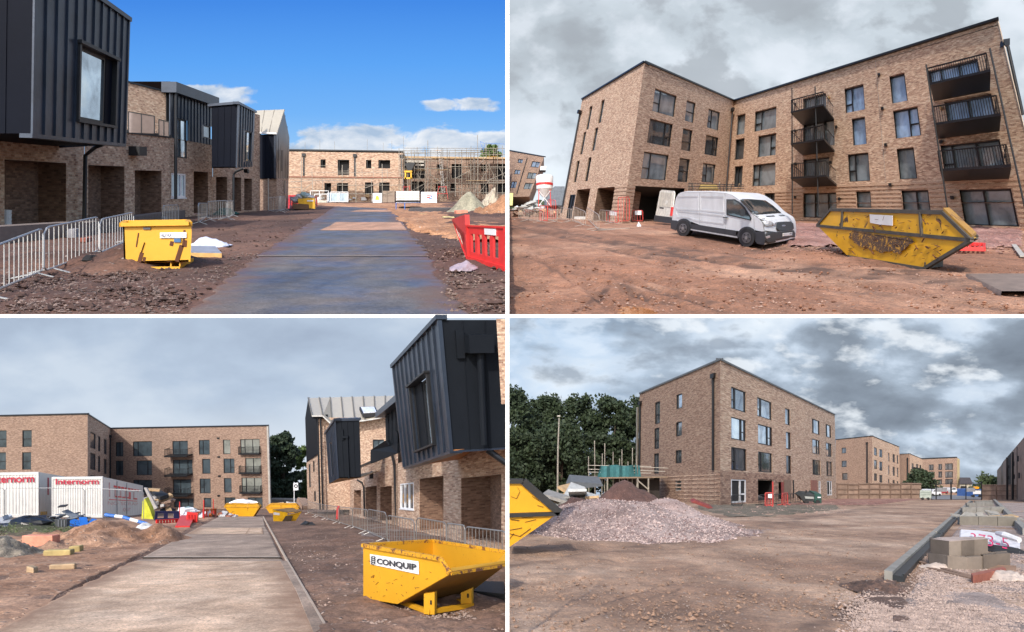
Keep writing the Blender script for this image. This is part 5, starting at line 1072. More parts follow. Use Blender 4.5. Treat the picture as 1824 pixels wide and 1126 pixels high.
for a_, b_, h_, lab in (((962, 396), (975, 397), 30, 'red barrier frame behind the steel barriers under the silo'), ((976, 393), (990, 395), 38, 'taller red barrier frame beside the silo leg'), ((1081, 397), (1101, 399), 22, 'red sign frame with white notice left of the banded pier'), ((1101, 400), (1121, 399), 48, 'tall red frame in front of the banded brick pier'), ((1126, 396), (1145, 396), 21, 'red sign frame with white notice beside the dark opening')):
    t = barrier(TR, a_, b_, h_, plain('red_frame', (.62, .05, .04), .5, sc=S), lab, 'red frames and signs', 3, detail=False, feet=False, tube=.03)
    if 'notice' in lab: A_, B_ = TR.g(*a_), TR.g(*b_); hh = h_ / F * A_.y; mb = MB(); mb.slab([lerp(A_, B_, .25) + Vector((0, -.6, hh * .62)), lerp(A_, B_, .85) + Vector((0, -.6, hh * .62)), lerp(A_, B_, .85) + Vector((0, -.6, hh * .98)), lerp(A_, B_, .25) + Vector((0, -.6, hh * .98))], (0, -.4, 0)); obj('notice', mb, whitep(S), t)
block('pale grey block lying behind the steel barriers before the first open bay', TR, 1034, 391, 23, 5, .8, concrete(S, 'pale_grey', (.5, .5, .5)))
cloth('white_cup', TR, (1138, 404), 8, .25, .35, whitep(S), 'small white scrap on the ground in front of the dark opening', 'litter', 2, 0)
mb = MB(); 
t = thing('scaffold_clutter', 'low dark scaffold and boards seen over the van roof', 'scaffolding', at(1265, 385, 1250))
for k in range(26): x = 1216 + k * 4.2; mb = MB(); mb.bar(at(x, 345, 1250 + k % 3), at(x + random.uniform(-5, 5), random.uniform(322, 334), 1250), .9); obj('tube', mb, random.choice([black(S), scaff(S), wood(S)]), t)
for y in (327, 332, 337): mb = MB(); mb.bar(at(1215, y, 1248), at(1325, y + random.uniform(-2, 4), 1248), 1.1); obj('rail', mb, black(S), t)
mb = MB(); mb.slab([at(1245, 338, 1248), at(1280, 338, 1248), at(1276, 328, 1248), at(1248, 328, 1248)], (0, 5, 0)); obj('board', mb, plain('ochre_board', (.30, .22, .08), .8, sc=S), t)

# ---------------------------------------------------------------- van, built on its side plane
def make_van():
    vw = painted('van_white', (.74, .76, .79), (.45, .36, .29), .22, S, .3, (1, 1, 1), .8); vb = plain('van_black_plastic', (.03, .032, .036), .6, sc=S); vg = glass(S, (.10, .12, .13), 'van_glass', .5)
    side = VP(TR, (1222, 421), (1333, 440)); t = thing('van', 'white high roof panel van parked on the yard with its rear door swung open', 'van', side(1222, 421))
    W = Vector((3.62, 5.9, 5.9 * (CY - TR.h) / F)) * S               # across the van, to its far side
    s = lambda x, y, d=0.0: side(x, y) + W * d
    roof = [(1203, 352), (1207, 342), (1215, 339), (1300, 339.5), (1330, 342), (1352, 348)]
    body = roof + [(1368, 358), (1385, 375), (1403, 385), (1411, 396), (1412, 410), (1356, 434), (1331, 431), (1240, 414), (1196, 402), (1197, 380)]
    # loft: side section curves inwards towards the roof
    outline = [(1196, 400), (1197, 385), (1200, 366), (1204, 350), (1209, 342.5), (1218, 340), (1262, 340), (1295, 342), (1306, 346), (1318, 354.5), (1330, 367), (1342, 381), (1350, 386.5), (1357, 392), (1361, 401), (1362.5, 418), (1361, 436)]
    # stations through the width: (d across, inset of the roof line, nose push)
    mb = MB(); st = [(0.0, 0, 0), (0.04, 0, 0), (0.12, 0, 0), (0.5, 0, 0), (0.88, 0, 0), (0.96, 0, 0), (1.0, 0, 0)]
    cx, cy = 1270, 398
    rings = []
    for d, _, _ in st:
        e = abs(d - .5) * 2; k = 1.0 if e < .8 else 1 - .045 * ((e - .8) / .2) ** 2
        ring = []
        for x, y in outline:
            up_ = max(0, (395 - y) / 56); xx = cx + (x - cx) * (1 - (1 - k) * .6 * up_); yy = y + (1 - k) * 90 * up_ * .5
            bul = 0
            if x > 1300: bul = 5 * (1 - e ** 2.2) * max(0, min(1, (y - 345) / 60))
            ring.append(s(xx + bul, yy + bul * .05, d))
        rings.append(ring)
    for r in rings: mb.v += [tuple(p) for p in r]
    m = len(outline)
    for i in range(len(st) - 1):
        for j in range(m - 1): mb.f.append((i * m + j, i * m + j + 1, (i + 1) * m + j + 1, (i + 1) * m + j)); mb.uv.append([(0, 0)] * 4)
    bmb = mb; bo = obj('body', mb, vw, t, smooth=True)
    off = lambda p, k=-.01: p + W * k
    def panel(name, pts, mat, thick=.010, push=0.0):
        mb = MB(); mb.slab([s(x, y, -.002 - push) for x, y in pts], W * (-thick)); return obj(name, mb, mat, t)
    # near side skin with wheel arches cut as separate plates
    sidep_ = [(1196, 401), (1197, 385), (1200, 366), (1204, 351), (1209, 343.5), (1218, 341), ]
    mb = MB(); mb.slab([s(x, y, -.004) for x, y in [(1197, 401), (1198, 385), (1201, 366), (1204.5, 352), (1209, 345), (1218, 342.5), (1262, 342.5), (1294, 344.5), (1305, 348.5), (1316.5, 356), (1328.5, 368.5), (1340.5, 382.5), (1349, 388), (1356, 394), (1359.5, 402), (1361, 413), (1345, 410), (1318, 412), (1250, 402), (1232, 395), (1215, 397)]], W * .03); obj('side_panel', mb, vw, t)
    panel('lower_cladding', [(1196, 392), (1206, 393), (1210, 396), (1207, 404), (1205, 411), (1196, 407)], vb, .012, .004)
    panel('lower_cladding', [(1228, 398), (1312, 411), (1312, 419), (1316, 421), (1232, 407)], vb, .012, .004)
    panel('lower_cladding', [(1346, 413), (1363, 412), (1364, 428), (1362, 436), (1350, 434), (1344, 425)], vb, .014, .005)
    panel('sill', [(1231, 407.5), (1316, 421.5), (1315, 424), (1232, 410)], plain('sill_grey', (.45, .46, .48), .5, sc=S), .012, .004)
    panel('side_window', [(1296, 357), (1308, 357), (1316, 361), (1325, 370), (1336, 386), (1337, 391), (1296, 381)], vg, .008, .006)
    panel('window_surround', [(1294.5, 355), (1309, 355), (1318, 360), (1327, 369), (1338.5, 388), (1338, 393), (1294.5, 383)], vb, .006, .003)
    # pressed panels, as shallow raised borders
    for pts in ([(1207, 350), (1245, 349), (1245, 374), (1205, 372)], [(1249, 349), (1290, 350), (1290, 378), (1249, 374)], [(1206, 375), (1290, 384), (1290, 398), (1240, 392), (1228, 387), (1206, 386)]):
        for i in range(len(pts)): mb = MB(); mb.bar(s(*pts[i], -.012), s(*pts[(i + 1) % len(pts)], -.012), .25, .25); obj('pressed_line', mb, plain('van_shade_line', (.60, .62, .66), .4, sc=S), t)
    for x0, y0, x1, y1 in ((1247, 343, 1247, 403), (1292, 344, 1293, 414), (1343, 385, 1345, 405)): mb = MB(); mb.bar(s(x0, y0, -.013), s(x1, y1, -.013), .22, .2); obj('panel_gap', mb, plain('gap_grey', (.25, .26, .28), .6, sc=S), t)
    panel('door_handle', [(1290, 386), (1297, 387), (1297, 388.6), (1290, 387.6)], vb, .02, .012)
    # arches and wheels
    for cxp, cyp, r_, ry_ in ((1219, 406.5, 13.5, 15), (1332, 423, 16, 17.5)):
        ring = [(cxp + (r_ + 1.5) * math.cos(a_), cyp - (ry_ + 1.0) * math.sin(a_) - 1) for a_ in [math.pi * k / 12 for k in range(13)]] + [(cxp - r_, cyp + 6), (cxp + r_, cyp + 6)]
        ring = ring[:13]; mb = MB(); mb.slab([s(x, y, -.016) for x, y in ring], W * -.006); obj('wheel_arch', mb, vb, t)
        tyre = plain('tyre_rubber', (.02, .02, .021), .85, sc=S); rimm = plain('wheel_steel', (.16, .16, .17), .45, .6, .3, S)
        mb = MB(); mb.slab([s(cxp + r_ * .88 * math.cos(a_), cyp + ry_ * .93 * math.sin(a_), -.03) for a_ in [6.2832 * k / 24 for k in range(24)]], W * .10); w = obj('wheel', mb, tyre, t)
        mb = MB(); mb.slab([s(cxp + r_ * .52 * math.cos(a_), cyp + ry_ * .55 * math.sin(a_), -.036) for a_ in [6.2832 * k / 20 for k in range(20)]], W * .005); obj('rim', mb, rimm, w)
        for k in range(5): a_ = 6.2832 * k / 5 + .3; mb = MB(); mb.slab([s(cxp + r_ * .34 * math.cos(a_) + 1.3 * math.cos(b_), cyp + ry_ * .36 * math.sin(a_) + 1.3 * math.sin(b_), -.041) for b_ in [6.2832 * q / 8 for q in range(8)]], W * .004); obj('rim_hole', mb, tyre, w)
        mb = MB(); mb.slab([s(cxp + r_ * .15 * math.cos(a_), cyp + ry_ * .16 * math.sin(a_), -.044) for a_ in [6.2832 * k / 10 for k in range(10)]], W * .006); obj('hub', mb, plain('hub_grey', (.4, .4, .4), .4, .6, sc=S), w)
    # front: windscreen, bonnet, grille, lamps, bumper on a front plane seen obliquely
    N0 = s(1362, 436); FV = TR.g(1416, 424) - TR.g(1361, 437)
    from mathutils.bvhtree import BVHTree
    bvh = BVHTree.FromPolygons([Vector(v) for v in bmb.v], bmb.f); fp = VP(TR, (1361, 436), (1417, 424))
    def fq(x, y, k=0.0):                      # where the line of the lens meets the nose of the body: lamps and trim lie on that surface
        r = Vector(((x - CX) / F, 1, (CY - y) / F)).normalized(); h = bvh.ray_cast(Vector((0, 0, 0)), r)
        p = h[0] if h[0] is not None else fp(x, y)
        return p + Vector((-.2, -1, .1)).normalized() * (k * S)
    from mathutils.geometry import tessellate_polygon
    def fpanel(name, pts, mat, k=.05, thick=.04, par=None):      # a panel that follows the curved nose
        if thick > .1: thick = .05
        tri = [tuple(Vector((*pts[i], 0)) for i in q) for q in tessellate_polygon([[Vector((x, y, 0)) for x, y in pts]])]
        for _ in range(3): tri = [z for a, b, c in tri for z in ((a, (a + b) / 2, (a + c) / 2), ((a + b) / 2, b, (b + c) / 2), ((a + c) / 2, (b + c) / 2, c), ((a + b) / 2, (b + c) / 2, (a + c) / 2))]
        mb = MB(); ix = {}
        for q in tri:
            f_ = []
            for p in q:
                key = (round(p.x, 3), round(p.y, 3))
                if key not in ix: ix[key] = len(mb.v); mb.v.append(tuple(fq(p.x, p.y, k * .6)))
                f_.append(ix[key])
            if len(set(f_)) == 3: mb.f.append(tuple(f_)); mb.uv.append([(0, 0)] * 3)
        o = obj(name, mb, mat, par or t, smooth=True); m_ = o.modifiers.new('thickness', 'SOLIDIFY'); m_.thickness = .015 * S; return o
    scr = [(1318, 357), (1322, 355.5), (1340, 356), (1363, 358), (1376, 367), (1391, 380), (1372, 382.5), (1347, 383), (1340, 380)]
    fpanel('windscreen', scr, vg, .10, .06)
    fpanel('bonnet', [(1344, 386), (1350, 384), (1390, 381), (1404, 387), (1411, 396), (1382, 397), (1380, 402), (1362, 403), (1352, 396)], vw, .11, .06)
    for q in ([(1363, 386), (1378, 385), (1380, 387), (1366, 388)], [(1386, 384.5), (1396, 384.5), (1398, 386), (1390, 386.5)]): fpanel('bonnet_vent', q, vb, .13, .02)
    fpanel('headlight', [(1349, 390), (1358, 392), (1373, 396), (1377, 399), (1376, 403), (1366, 403.5), (1354, 400)], plain('lamp_lens', (.50, .53, .56), .12, .3, sc=S), .13, .05)
    fpanel('headlight_bulb', [(1361, 395), (1367, 394), (1370, 398), (1366, 401), (1361, 400)], plain('lamp_bright', (.85, .88, .9), .15, .2, sc=S), .15, .02)
    fpanel('grille', [(1382, 400), (1385, 396.5), (1408, 395.5), (1412, 399), (1413, 408), (1410, 411), (1386, 412.5), (1382, 408)], vb, .14, .05)
    fpanel('badge', [(1395 + 3.4 * math.cos(a_), 402.8 + 1.5 * math.sin(a_)) for a_ in [6.2832 * k / 14 for k in range(14)]], plain('badge_chrome', (.4, .42, .5), .3, .6, sc=S), .155, .01)
    fpanel('bumper', [(1360, 411), (1380, 414), (1413, 411), (1415.5, 416), (1415, 424), (1408, 427), (1372, 434), (1362, 436)], vb, .13, .3)
    fpanel('number_plate', [(1393, 416.5), (1410, 414.5), (1410, 420), (1393, 422)], plain('plate_white', (.78, .78, .76), .4, sc=S), .16, .02)
    lettering('WJ17 XWF', [fq(1394.5, 421, .165), fq(1408.8, 419.3, .165), fq(1408.8, 415.6, .165), fq(1394.5, 417.2, .165)], blk, t, Vector((-.05, -.1, 0)), .01) if False else lettering('WX17 RWF', [fq(1394.5, 421, .165), fq(1408.8, 419.3, .165), fq(1408.8, 415.6, .165), fq(1394.5, 417.2, .165)], blk, t, Vector((-.05, -.1, 0)), .01)
    fpanel('mirror', [(1315, 378), (1319, 375), (1324, 377), (1325, 386), (1321, 389), (1316, 387)], vb, .55, .08)
    fpanel('fog_lamp', [(1362, 422), (1370, 420), (1371, 424), (1364, 426)], plain('lamp_lens', (.50, .53, .56), .12, .3, sc=S), .145, .02)
    mb = MB(); mb.slab([s(1197, 402, .02), s(1360, 432, .02), s(1360, 424, .9), s(1200, 398, .9)], (0, 0, 1)); obj('underbody', mb, dark(S), t)
    for cxp, cyp in ((1405, 427),): mb = MB(); mb.slab([fq(cxp - 6 + 0 * k, cyp, -.1) if False else fq(cxp + 5 * math.cos(k), cyp + 4 * math.sin(k), -.12) for k in [6.2832 * q / 14 for q in range(14)]], (0, 6, 0)); obj('far_wheel', mb, plain('tyre_rubber', (.02, .02, .021), .85, sc=S), t)
    # rear door
    rp = Fac(TR, (1166, 397), (1196, 401), (1204, 340.5), (1177, 338), Yl=TR.Y(399), Yr=TR.Y(402), W=1, Ht=2)
    cream = plain('door_inner_cream', (.62, .60, .54), .5, sc=S)
    mb = MB(); mb.slab([rp.pt(.02, .42), rp.pt(.98, .42), rp.pt(.99, 1.85), rp.pt(.9, 2.0), rp.pt(.12, 2.0), rp.pt(.02, 1.88)], rp.n * .08); dr = obj('rear_door', mb, cream, t)
    mb = MB(); rp.box(mb, .12, .88, .95, 1.85, .08, .11); obj('door_liner', mb, plain('liner_beige', (.50, .47, .40), .6, sc=S), dr)
    mb = MB(); rp.box(mb, -.02, 1.0, .08, .42, 0, .1); obj('lower_trim', mb, vb, dr)
    mb = MB(); rp.box(mb, .22, .48, .86, .92, .1, .14); obj('door_latch', mb, vb, dr)
    mb = MB(); rp.box(mb, .93, 1.0, .5, 1.0, .02, .14); obj('rear_lamp', mb, redp(S), dr)
make_van()
# ---------------------------------------------------------------- big skip
sp_ = VP(TR, (1510, 456), (1646, 479))
sy = painted('skip_yellow_worn', (.72, .38, .012), (.06, .030, .018), .42, S, .5, (1, 1, .8), 1.1); srm = plain('skip_rim_dark', (.075, .068, .058), .7, .2, .3, S)
tS, pn, pf = skip(TR, sp_, [(1456, 402), (1480, 374), (1680, 379), (1731, 428), (1646, 479), (1511, 457)], (1.15, 1.6, .25), sy, srm, 'large worn yellow lorry skip with dark rims standing right of the white van', None,
     [((1502, 374), (1500, 407)), ((1640, 378), (1643, 421))], rim=.10)
mb = MB(); of = sp_.n * .06 * S
blob = [(1518, 410), (1530, 412), (1600, 421), (1622, 424), (1634, 430), (1618, 440), (1608, 452), (1590, 448), (1575, 450), (1548, 442), (1530, 436), (1516, 426)]
bl2 = []
for i in range(len(blob)):
    (x0, y0), (x1, y1) = blob[i], blob[(i + 1) % len(blob)]
    for q in range(5): rr_ = random.Random(i * 9 + q); bl2.append((x0 + (x1 - x0) * q / 5 + rr_.uniform(-3.5, 3.5), y0 + (y1 - y0) * q / 5 + rr_.uniform(-2.5, 2.5)))
mb.poly([sp_(x, y) + of for x, y in bl2]); obj('mud_crust', mb, painted('mud_crust', (.085, .05, .035), (.42, .22, .03), .75, S, .9, (1, 1, 1), 3.0), tS)
mb = MB(); mb.slab([sp_(x, y) + of * 1.1 for x, y in ((1553, 382), (1594, 384), (1594, 402), (1570, 400), (1554, 397))], of * .2); lb = obj('label', mb, painted('torn_label', (.70, .70, .72), (.12, .05, .03), .35, S, .6, (1, 1, 1), 3.5), tS)
rnd_ = random.Random(4); rs = plain('rust_brown', (.10, .035, .015), .9, sc=S)
for k in range(80):
    x = rnd_.uniform(1500, 1690); y = rnd_.choice([rnd_.uniform(382, 410), rnd_.uniform(425, 455)]) + (x - 1580) * .09
    if y > 374 + (x - 1480) * .03 + 6 and y < 455 + (x - 1511) * .16 and x + (y - 420) * .9 < 1705 and x - (y - 405) * .8 > 1475:
        l_ = rnd_.uniform(1.5, 9); a_ = rnd_.uniform(-1.3, 1.3); mb = MB(); mb.bar(sp_(x, y) + of * 1.0, sp_(x + l_ * math.cos(a_), y + l_ * math.sin(a_)) + of * 1.0, rnd_.uniform(.2, .9), .15); obj('rust_scrape', mb, rs, tS)
mb = MB(); mb.slab([pn[3] + Vector((0, 0, 1)), pn[2] + Vector((0, 0, 1)), pf[2] + Vector((0, 0, 1)), pf[3] + Vector((0, 0, 1))], (0, 0, 1.2)); obj('inner_slope', mb, painted('inner_rust', (.42, .22, .03), (.12, .05, .03), .7, S, .7, (1, 1, 1), 2.0), tS)
mb = MB(); p_ = TR.g(1660, 476); mb.slab([TR.g(1646, 480, .02), TR.g(1680, 476, .02), TR.g(1680, 473, .02), TR.g(1655, 474, .02)], (0, 0, 3)); obj('skid', mb, srm, tS)
t = thing('red_tray', 'bright red plastic tray lying on rubble behind the skip', 'tray', TR.g(1728, 449)); P_ = [TR.g(1702, 452), TR.g(1753, 453), TR.g(1753, 444), TR.g(1706, 442)]
for k, (i, j) in enumerate(((0, 1), (1, 2), (2, 3), (3, 0))): mb = MB(); mb.bar(P_[i] + Vector((0, 0, 3)), P_[j] + Vector((0, 0, 3)), 1.6, 2.4); obj('rail', mb, redp(S), t)
for k in range(1, 6): mb = MB(); mb.bar(lerp(P_[0], P_[1], k / 6) + Vector((0, 0, 3)), lerp(P_[3], P_[2], k / 6) + Vector((0, 0, 3)), 1.1, 1.2); obj('bar', mb, redp(S), t)
t = thing('pale_plank', 'pale board leaning in the soil at the right edge', 'plank', TR.g(1816, 446)); mb = MB(); mb.bar(TR.g(1806, 440, .1), TR.g(1822, 462, .1), 2.6, .6); obj('board', mb, concrete(S), t)
CLIP[0] = -0.02
# ================================================================ BOTTOM LEFT: concrete street towards the L shaped block
S = 1.0
bk, bkb, rcs, nv, nd, blk = brick(S), brick(S, 'brown'), brick(S, 'inner'), navy(S), navy_shaded(S), black(S)
gls = glass(S, (.085, .115, .135), 'block_glass', .35); glg = glass(S, (.30, .32, .29), 'pale_glass', .35); gbl = glass(S, (.36, .46, .56), 'blue_glass', .4)
g_bl = earth('brown_verge_soil', [(0.12, 0.066, 0.044), (0.18, 0.105, 0.072), (0.26, 0.16, 0.11)], S, peb=7, pebamt=.4, pebcol=(.40, .31, .26), bmp=.08, big=.3)
def road_bl(px, py):
    t = (py - 921) / (1126 - 921); l, r = 391 - t * 391, 470 + t * 112; return 0.0 if l - 10 < px < r + 6 else 1.0
def rbl(X, Y, px, py):
    k = max(0, min(1, (px - 520) / 60)) * .04 * (1 + 2 * fb(X, Y, 1.2)); return k * (py > 925)
ground('ground', BL, -200, CX, 1160, 170, g_bl, .05, 260, 240, rbl, flat=road_bl)
g_bo = earth('orange_verge_soil', [(0.26, 0.135, 0.075), (0.38, 0.215, 0.13), (0.47, 0.29, 0.19)], S, peb=6, pebamt=.45, pebcol=(.56, .40, .30), bmp=.05, big=.4)
gpoly('ground_patch', BL, [(1150, -60, 25), (1062, -60, 105), (1000, -60, 236), (960, -60, 305), (921, 250, 386)], g_bo, .04, .05, kind='structure')
m_bl = earth('pale_concrete_road', [(0.46, 0.315, 0.21), (0.58, 0.415, 0.29), (0.66, 0.49, 0.355)], S, peb=13, pebamt=.25, pebcol=(.36, .26, .19), bmp=.006, big=.9, streak=1.5, edge=(.27, .16, .10))
m_bl2 = earth('dull_concrete_road', [(0.25, 0.185, 0.14), (0.32, 0.24, 0.185), (0.39, 0.30, 0.235)], S, peb=13, pebamt=.2, pebcol=(.34, .28, .23), bmp=.006, big=.5)  # darker concrete for the far slab, joint strip and right edge
gpoly('road', BL, [(1160, -80, 601), (1062, 112, 545), (1003, 232, 512)], m_bl, .05, ragged=.10, kind='structure')
gpoly('road', BL, [(996, 250, 504), (955, 326, 484), (939, 355, 474), (921, 391, 469)], m_bl2, .045, kind='structure')
gpoly('road_strip', BL, [(953.5, 331, 466), (942, 352, 462)], m_bl, .055, kind='structure')
gpoly('road_strip', BL, [(953.5, 436, 470), (942, 444, 468)], m_bl, .06, kind='structure', m=4)
gpoly('road_strip', BL, [(1003, 232, 512), (996, 250, 504)], m_bl2, .02, kind='structure', m=4)
gpoly('road_edge', BL, [(1160, 568, 603), (1062, 529, 547), (1003, 499, 514)], m_bl2, .058, kind='structure')
m_pale = concrete(S, 'pale_mortar_edge', (.42, .34, .27))
gpoly('kerb_strip', BL, [(996.6, 250, 505), (994.8, 254, 503)], m_pale, .056, kind='structure', m=2)
gpoly('kerb_strip', BL, [(1160, 598, 604), (1003, 511, 514), (921, 468, 470)], m_pale, .062, kind='structure', m=20)
stones(BL, [(560, 960, 903, 1126), (520, 930, 620, 1000)], 9000, .01, .045, plain('loose_stone_b', (.27, .20, .165), .9, sc=S, nscale=8, var=.6), 'gravel', 'crushed stone and mud verge around the big tipping skip', seed=21, flat=road_bl)
stones(BL, [(0, 1000, 230, 1126), (120, 930, 330, 1000)], 4200, .01, .05, plain('loose_stone_c', (.40, .27, .19), .9, sc=S, nscale=8, var=.5), 'gravel', 'loose pebbles over the orange verge left of the concrete road', seed=22, flat=road_bl)
stones(BL, [(0, 1005, 580, 1126)], 900, .006, .02, plain('loose_stone_d', (.30, .22, .16), .9, sc=S, nscale=8, var=.5), 'grit', 'fine grit on the near concrete slab', seed=23)
# --- L shaped block at the end
hb = thing('apartment_block', 'four storey L shaped brick block closing the far end of the concrete road', 'building', BL.g(300, 906))
Y0_, Y1_, Y2_ = 94.5, 112.0, 107.0
f1 = Fac(BL, (-60, 910), (156, 910), (156, 738.5), (-60, 743), 94.5, 94.5, W=16, Ht=12.5); f2 = Fac(BL, (156, 910), (197, 906.5), (197, 764), (156, 738.5), 94.5, Y1_, W=9, Ht=12.5); f3 = Fac(BL, (197, 906.5), (481, 906.9), (477, 759), (197, 764), Y1_, Y2_, W=24, Ht=12.5)
A1 = rects(f1, [((-8, 767), (11.7, 797)), ((39.8, 766.5), (56.5, 796.3)), ((-8, 806), (10.6, 837)), ((39.4, 805.7), (55.4, 836.8)), ((39, 845), (55, 875))])
A2 = rects(f2, [((161, 768.6), (170.5, 801)), ((174.7, 776), (179, 805)), ((185, 781), (190.3, 810.6)), ((160.8, 806), (170.3, 838)), ((174.7, 811.6), (178.8, 841.5)), ((185, 817), (190.3, 845)), ((161, 846), (170, 876))])
D3 = [((206, 787.8), (219.6, 813), (.5,), None, 0), ((236.7, 786.5), (270.8, 812.7), (.25,), (0, .45), 1), ((307, 785.7), (334.7, 810), (.45,), None, 1), ((354, 784), (373.7, 810), (.36,), (0, .4), 1), ((397, 783.5), (410.6, 809), (), None, 2), ((427.7, 782.5), (463, 808), (.22, .62), (0, .4), 2),
      ((206, 821), (219.6, 847), (.5,), None, 0), ((243, 820.6), (270.8, 846.6), (.7,), (1, .4), 1), ((307.7, 819), (343, 845), (.32, .75), None, 1), ((360, 817.6), (375, 844), (), None, 0), ((398, 817), (418, 843), (.6,), (1, .4), 1), ((436.6, 816), (465.4, 842), (.5,), None, 2),
      ((237, 855), (271, 882), (.25,), (0, .4), 0), ((308, 854), (340.7, 881), (.4,), None, 1), ((355.6, 852.6), (375.4, 879), (.36,), (0, .4), 1), ((398.7, 851.7), (412.8, 877.7), (), None, 1), ((430, 851), (467, 877.5), (.22, .62), (0, .4), 2),
      ((310, 888), (345, 904), (.35, .7), None, 0), ((363, 887), (376.5, 904), (), None, 1), ((400, 886), (419.6, 904), (.6,), None, 1), ((441, 886), (468, 905), (.5,), None, 1)]
A3 = rects(f3, [d[:2] for d in D3])
for f_, A_, m_b in ((f1, A1, bkb), (f2, A2, brick(S)), (f3, A3, bkb)): f_.wall('brick_wall', m_b, hb, A_, .14); f_.coping(hb, blk, .16, -.4, .08)  # lighter brick on the return paints its sunlight, darker fronts their shade
for k, r in enumerate(A1): f1.window(r, hb, blk, gls, (), (0, .48), .12, .08)
for k, r in enumerate(A2): f2.window(r, hb, blk, gls, (), None, .08, .10)
for d, r in zip(D3, A3): f3.window(r, hb, blk, (gls, gls, glg)[d[4]], d[2], d[3], .12, .08)
for xa, xb, y in ((303, 343, 809), (303, 343, 843.5), (303, 344, 878.5)): a0, b_ = f3.inv(xa, y); a1, _ = f3.inv(xb, y); balcony(f3, (a0, a1, b_), hb, blk, 1.4, 1.0, 16, .22)
for xa, xb, y in ((428, 465, 806.6), (428.7, 466, 841), (430, 467, 876)): a0, b_ = f3.inv(xa, y); a1, _ = f3.inv(xb, y); balcony(f3, (a0, a1, b_), hb, blk, .6, 1.0, 16, .2)
f2.downpipe((195, 777), (194, 860), hb, blk, .1, True, .1); mb = MB(); f3.box(mb, 23.85, 24.1, 0, 12.5, -.2, .05); obj('corner_pipe', mb, concrete(S), hb)
for x, y in ((389, 780.5), (390, 814), (391, 848), (390, 883)): a0, b_ = f3.inv(x, y); mb = MB(); f3.box(mb, a0 - .18, a0 + .18, b_ - .12, b_ + .12, 0, .1); obj('air_vent', mb, blk, hb)
bp = BL.dv(30); mb = MB(); mb.poly([f1.pt(0, 12.4), f1.pt(16, 12.4), f3.pt(0, 12.4), f3.pt(24, 12.4), f3.pt(24, 12.4) + BL.dv(14), f1.pt(0, 12.4) + BL.dv(30)]); obj('roof', mb, dark(S), hb)
mb = MB(); mb.slab([f3.pt(24, 0), f3.pt(24, 12.4), f3.pt(24, 12.4) + BL.dv(14), f3.pt(24, 0) + BL.dv(14)], (-.2, 0, 0)); obj('end_wall', mb, bkb, hb)
# trees behind, wall, sign
G2 = 'dark trees behind the L shaped block'; dkt = [(0.012, 0.024, 0.012), (0.022, 0.040, 0.018), (0.032, 0.055, 0.025)]
tree(BL, (504, 902), 136, 66, 'dark tall tree just right of the L shaped block', 31, 16000, .45, dkt, G2, Yd=125, low=.02)
tree(BL, (544, 902), 112, 44, 'paler green tree between the dark tree and the roofed house', 32, 7000, .4, [(0.03, 0.05, 0.012), (0.06, 0.095, 0.02), (0.10, 0.15, 0.04)], G2, Yd=132, low=.02)
mb = MB(); mb.slab([at(482, 905, 118), at(552, 905, 118), at(552, 891, 118), at(482, 889.5, 118)], (0, 1, 0)); obj('boundary_wall', mb, concrete(S, 'old_wall', (.30, .26, .22)), label='low grey brown boundary wall below the dark trees', cat='wall')
sg = thing('site_sign', 'white square sign with black ring on a slim white post below the trees', 'sign', BL.g(524, 906)); Ys = 100
mb = MB(); mb.tube([at(524, 906, Ys), at(524, 859, Ys)], .06, 8); obj('post', mb, whitep(S), sg)
mb = MB(); mb.slab([at(522.5, 874, Ys - .2), at(531.5, 873, Ys - .2), at(530.5, 860, Ys - .2), at(522.5, 861, Ys - .2)], (0, .1, 0)); obj('panel', mb, whitep(S), sg)
mb = MB(); ring = [(527 + 3.2 * math.cos(6.283 * k / 14), 866 + 3.4 * math.sin(6.283 * k / 14)) for k in range(14)]; ri = [(527 + 1.8 * math.cos(6.283 * k / 14), 866 + 1.9 * math.sin(6.283 * k / 14)) for k in range(14)]
for k in range(14): j = (k + 1) % 14; mb.poly([at(*ring[k], Ys - .25), at(*ring[j], Ys - .25), at(*ri[j], Ys - .25), at(*ri[k], Ys - .25)])
obj('ring_mark', mb, blk, sg)
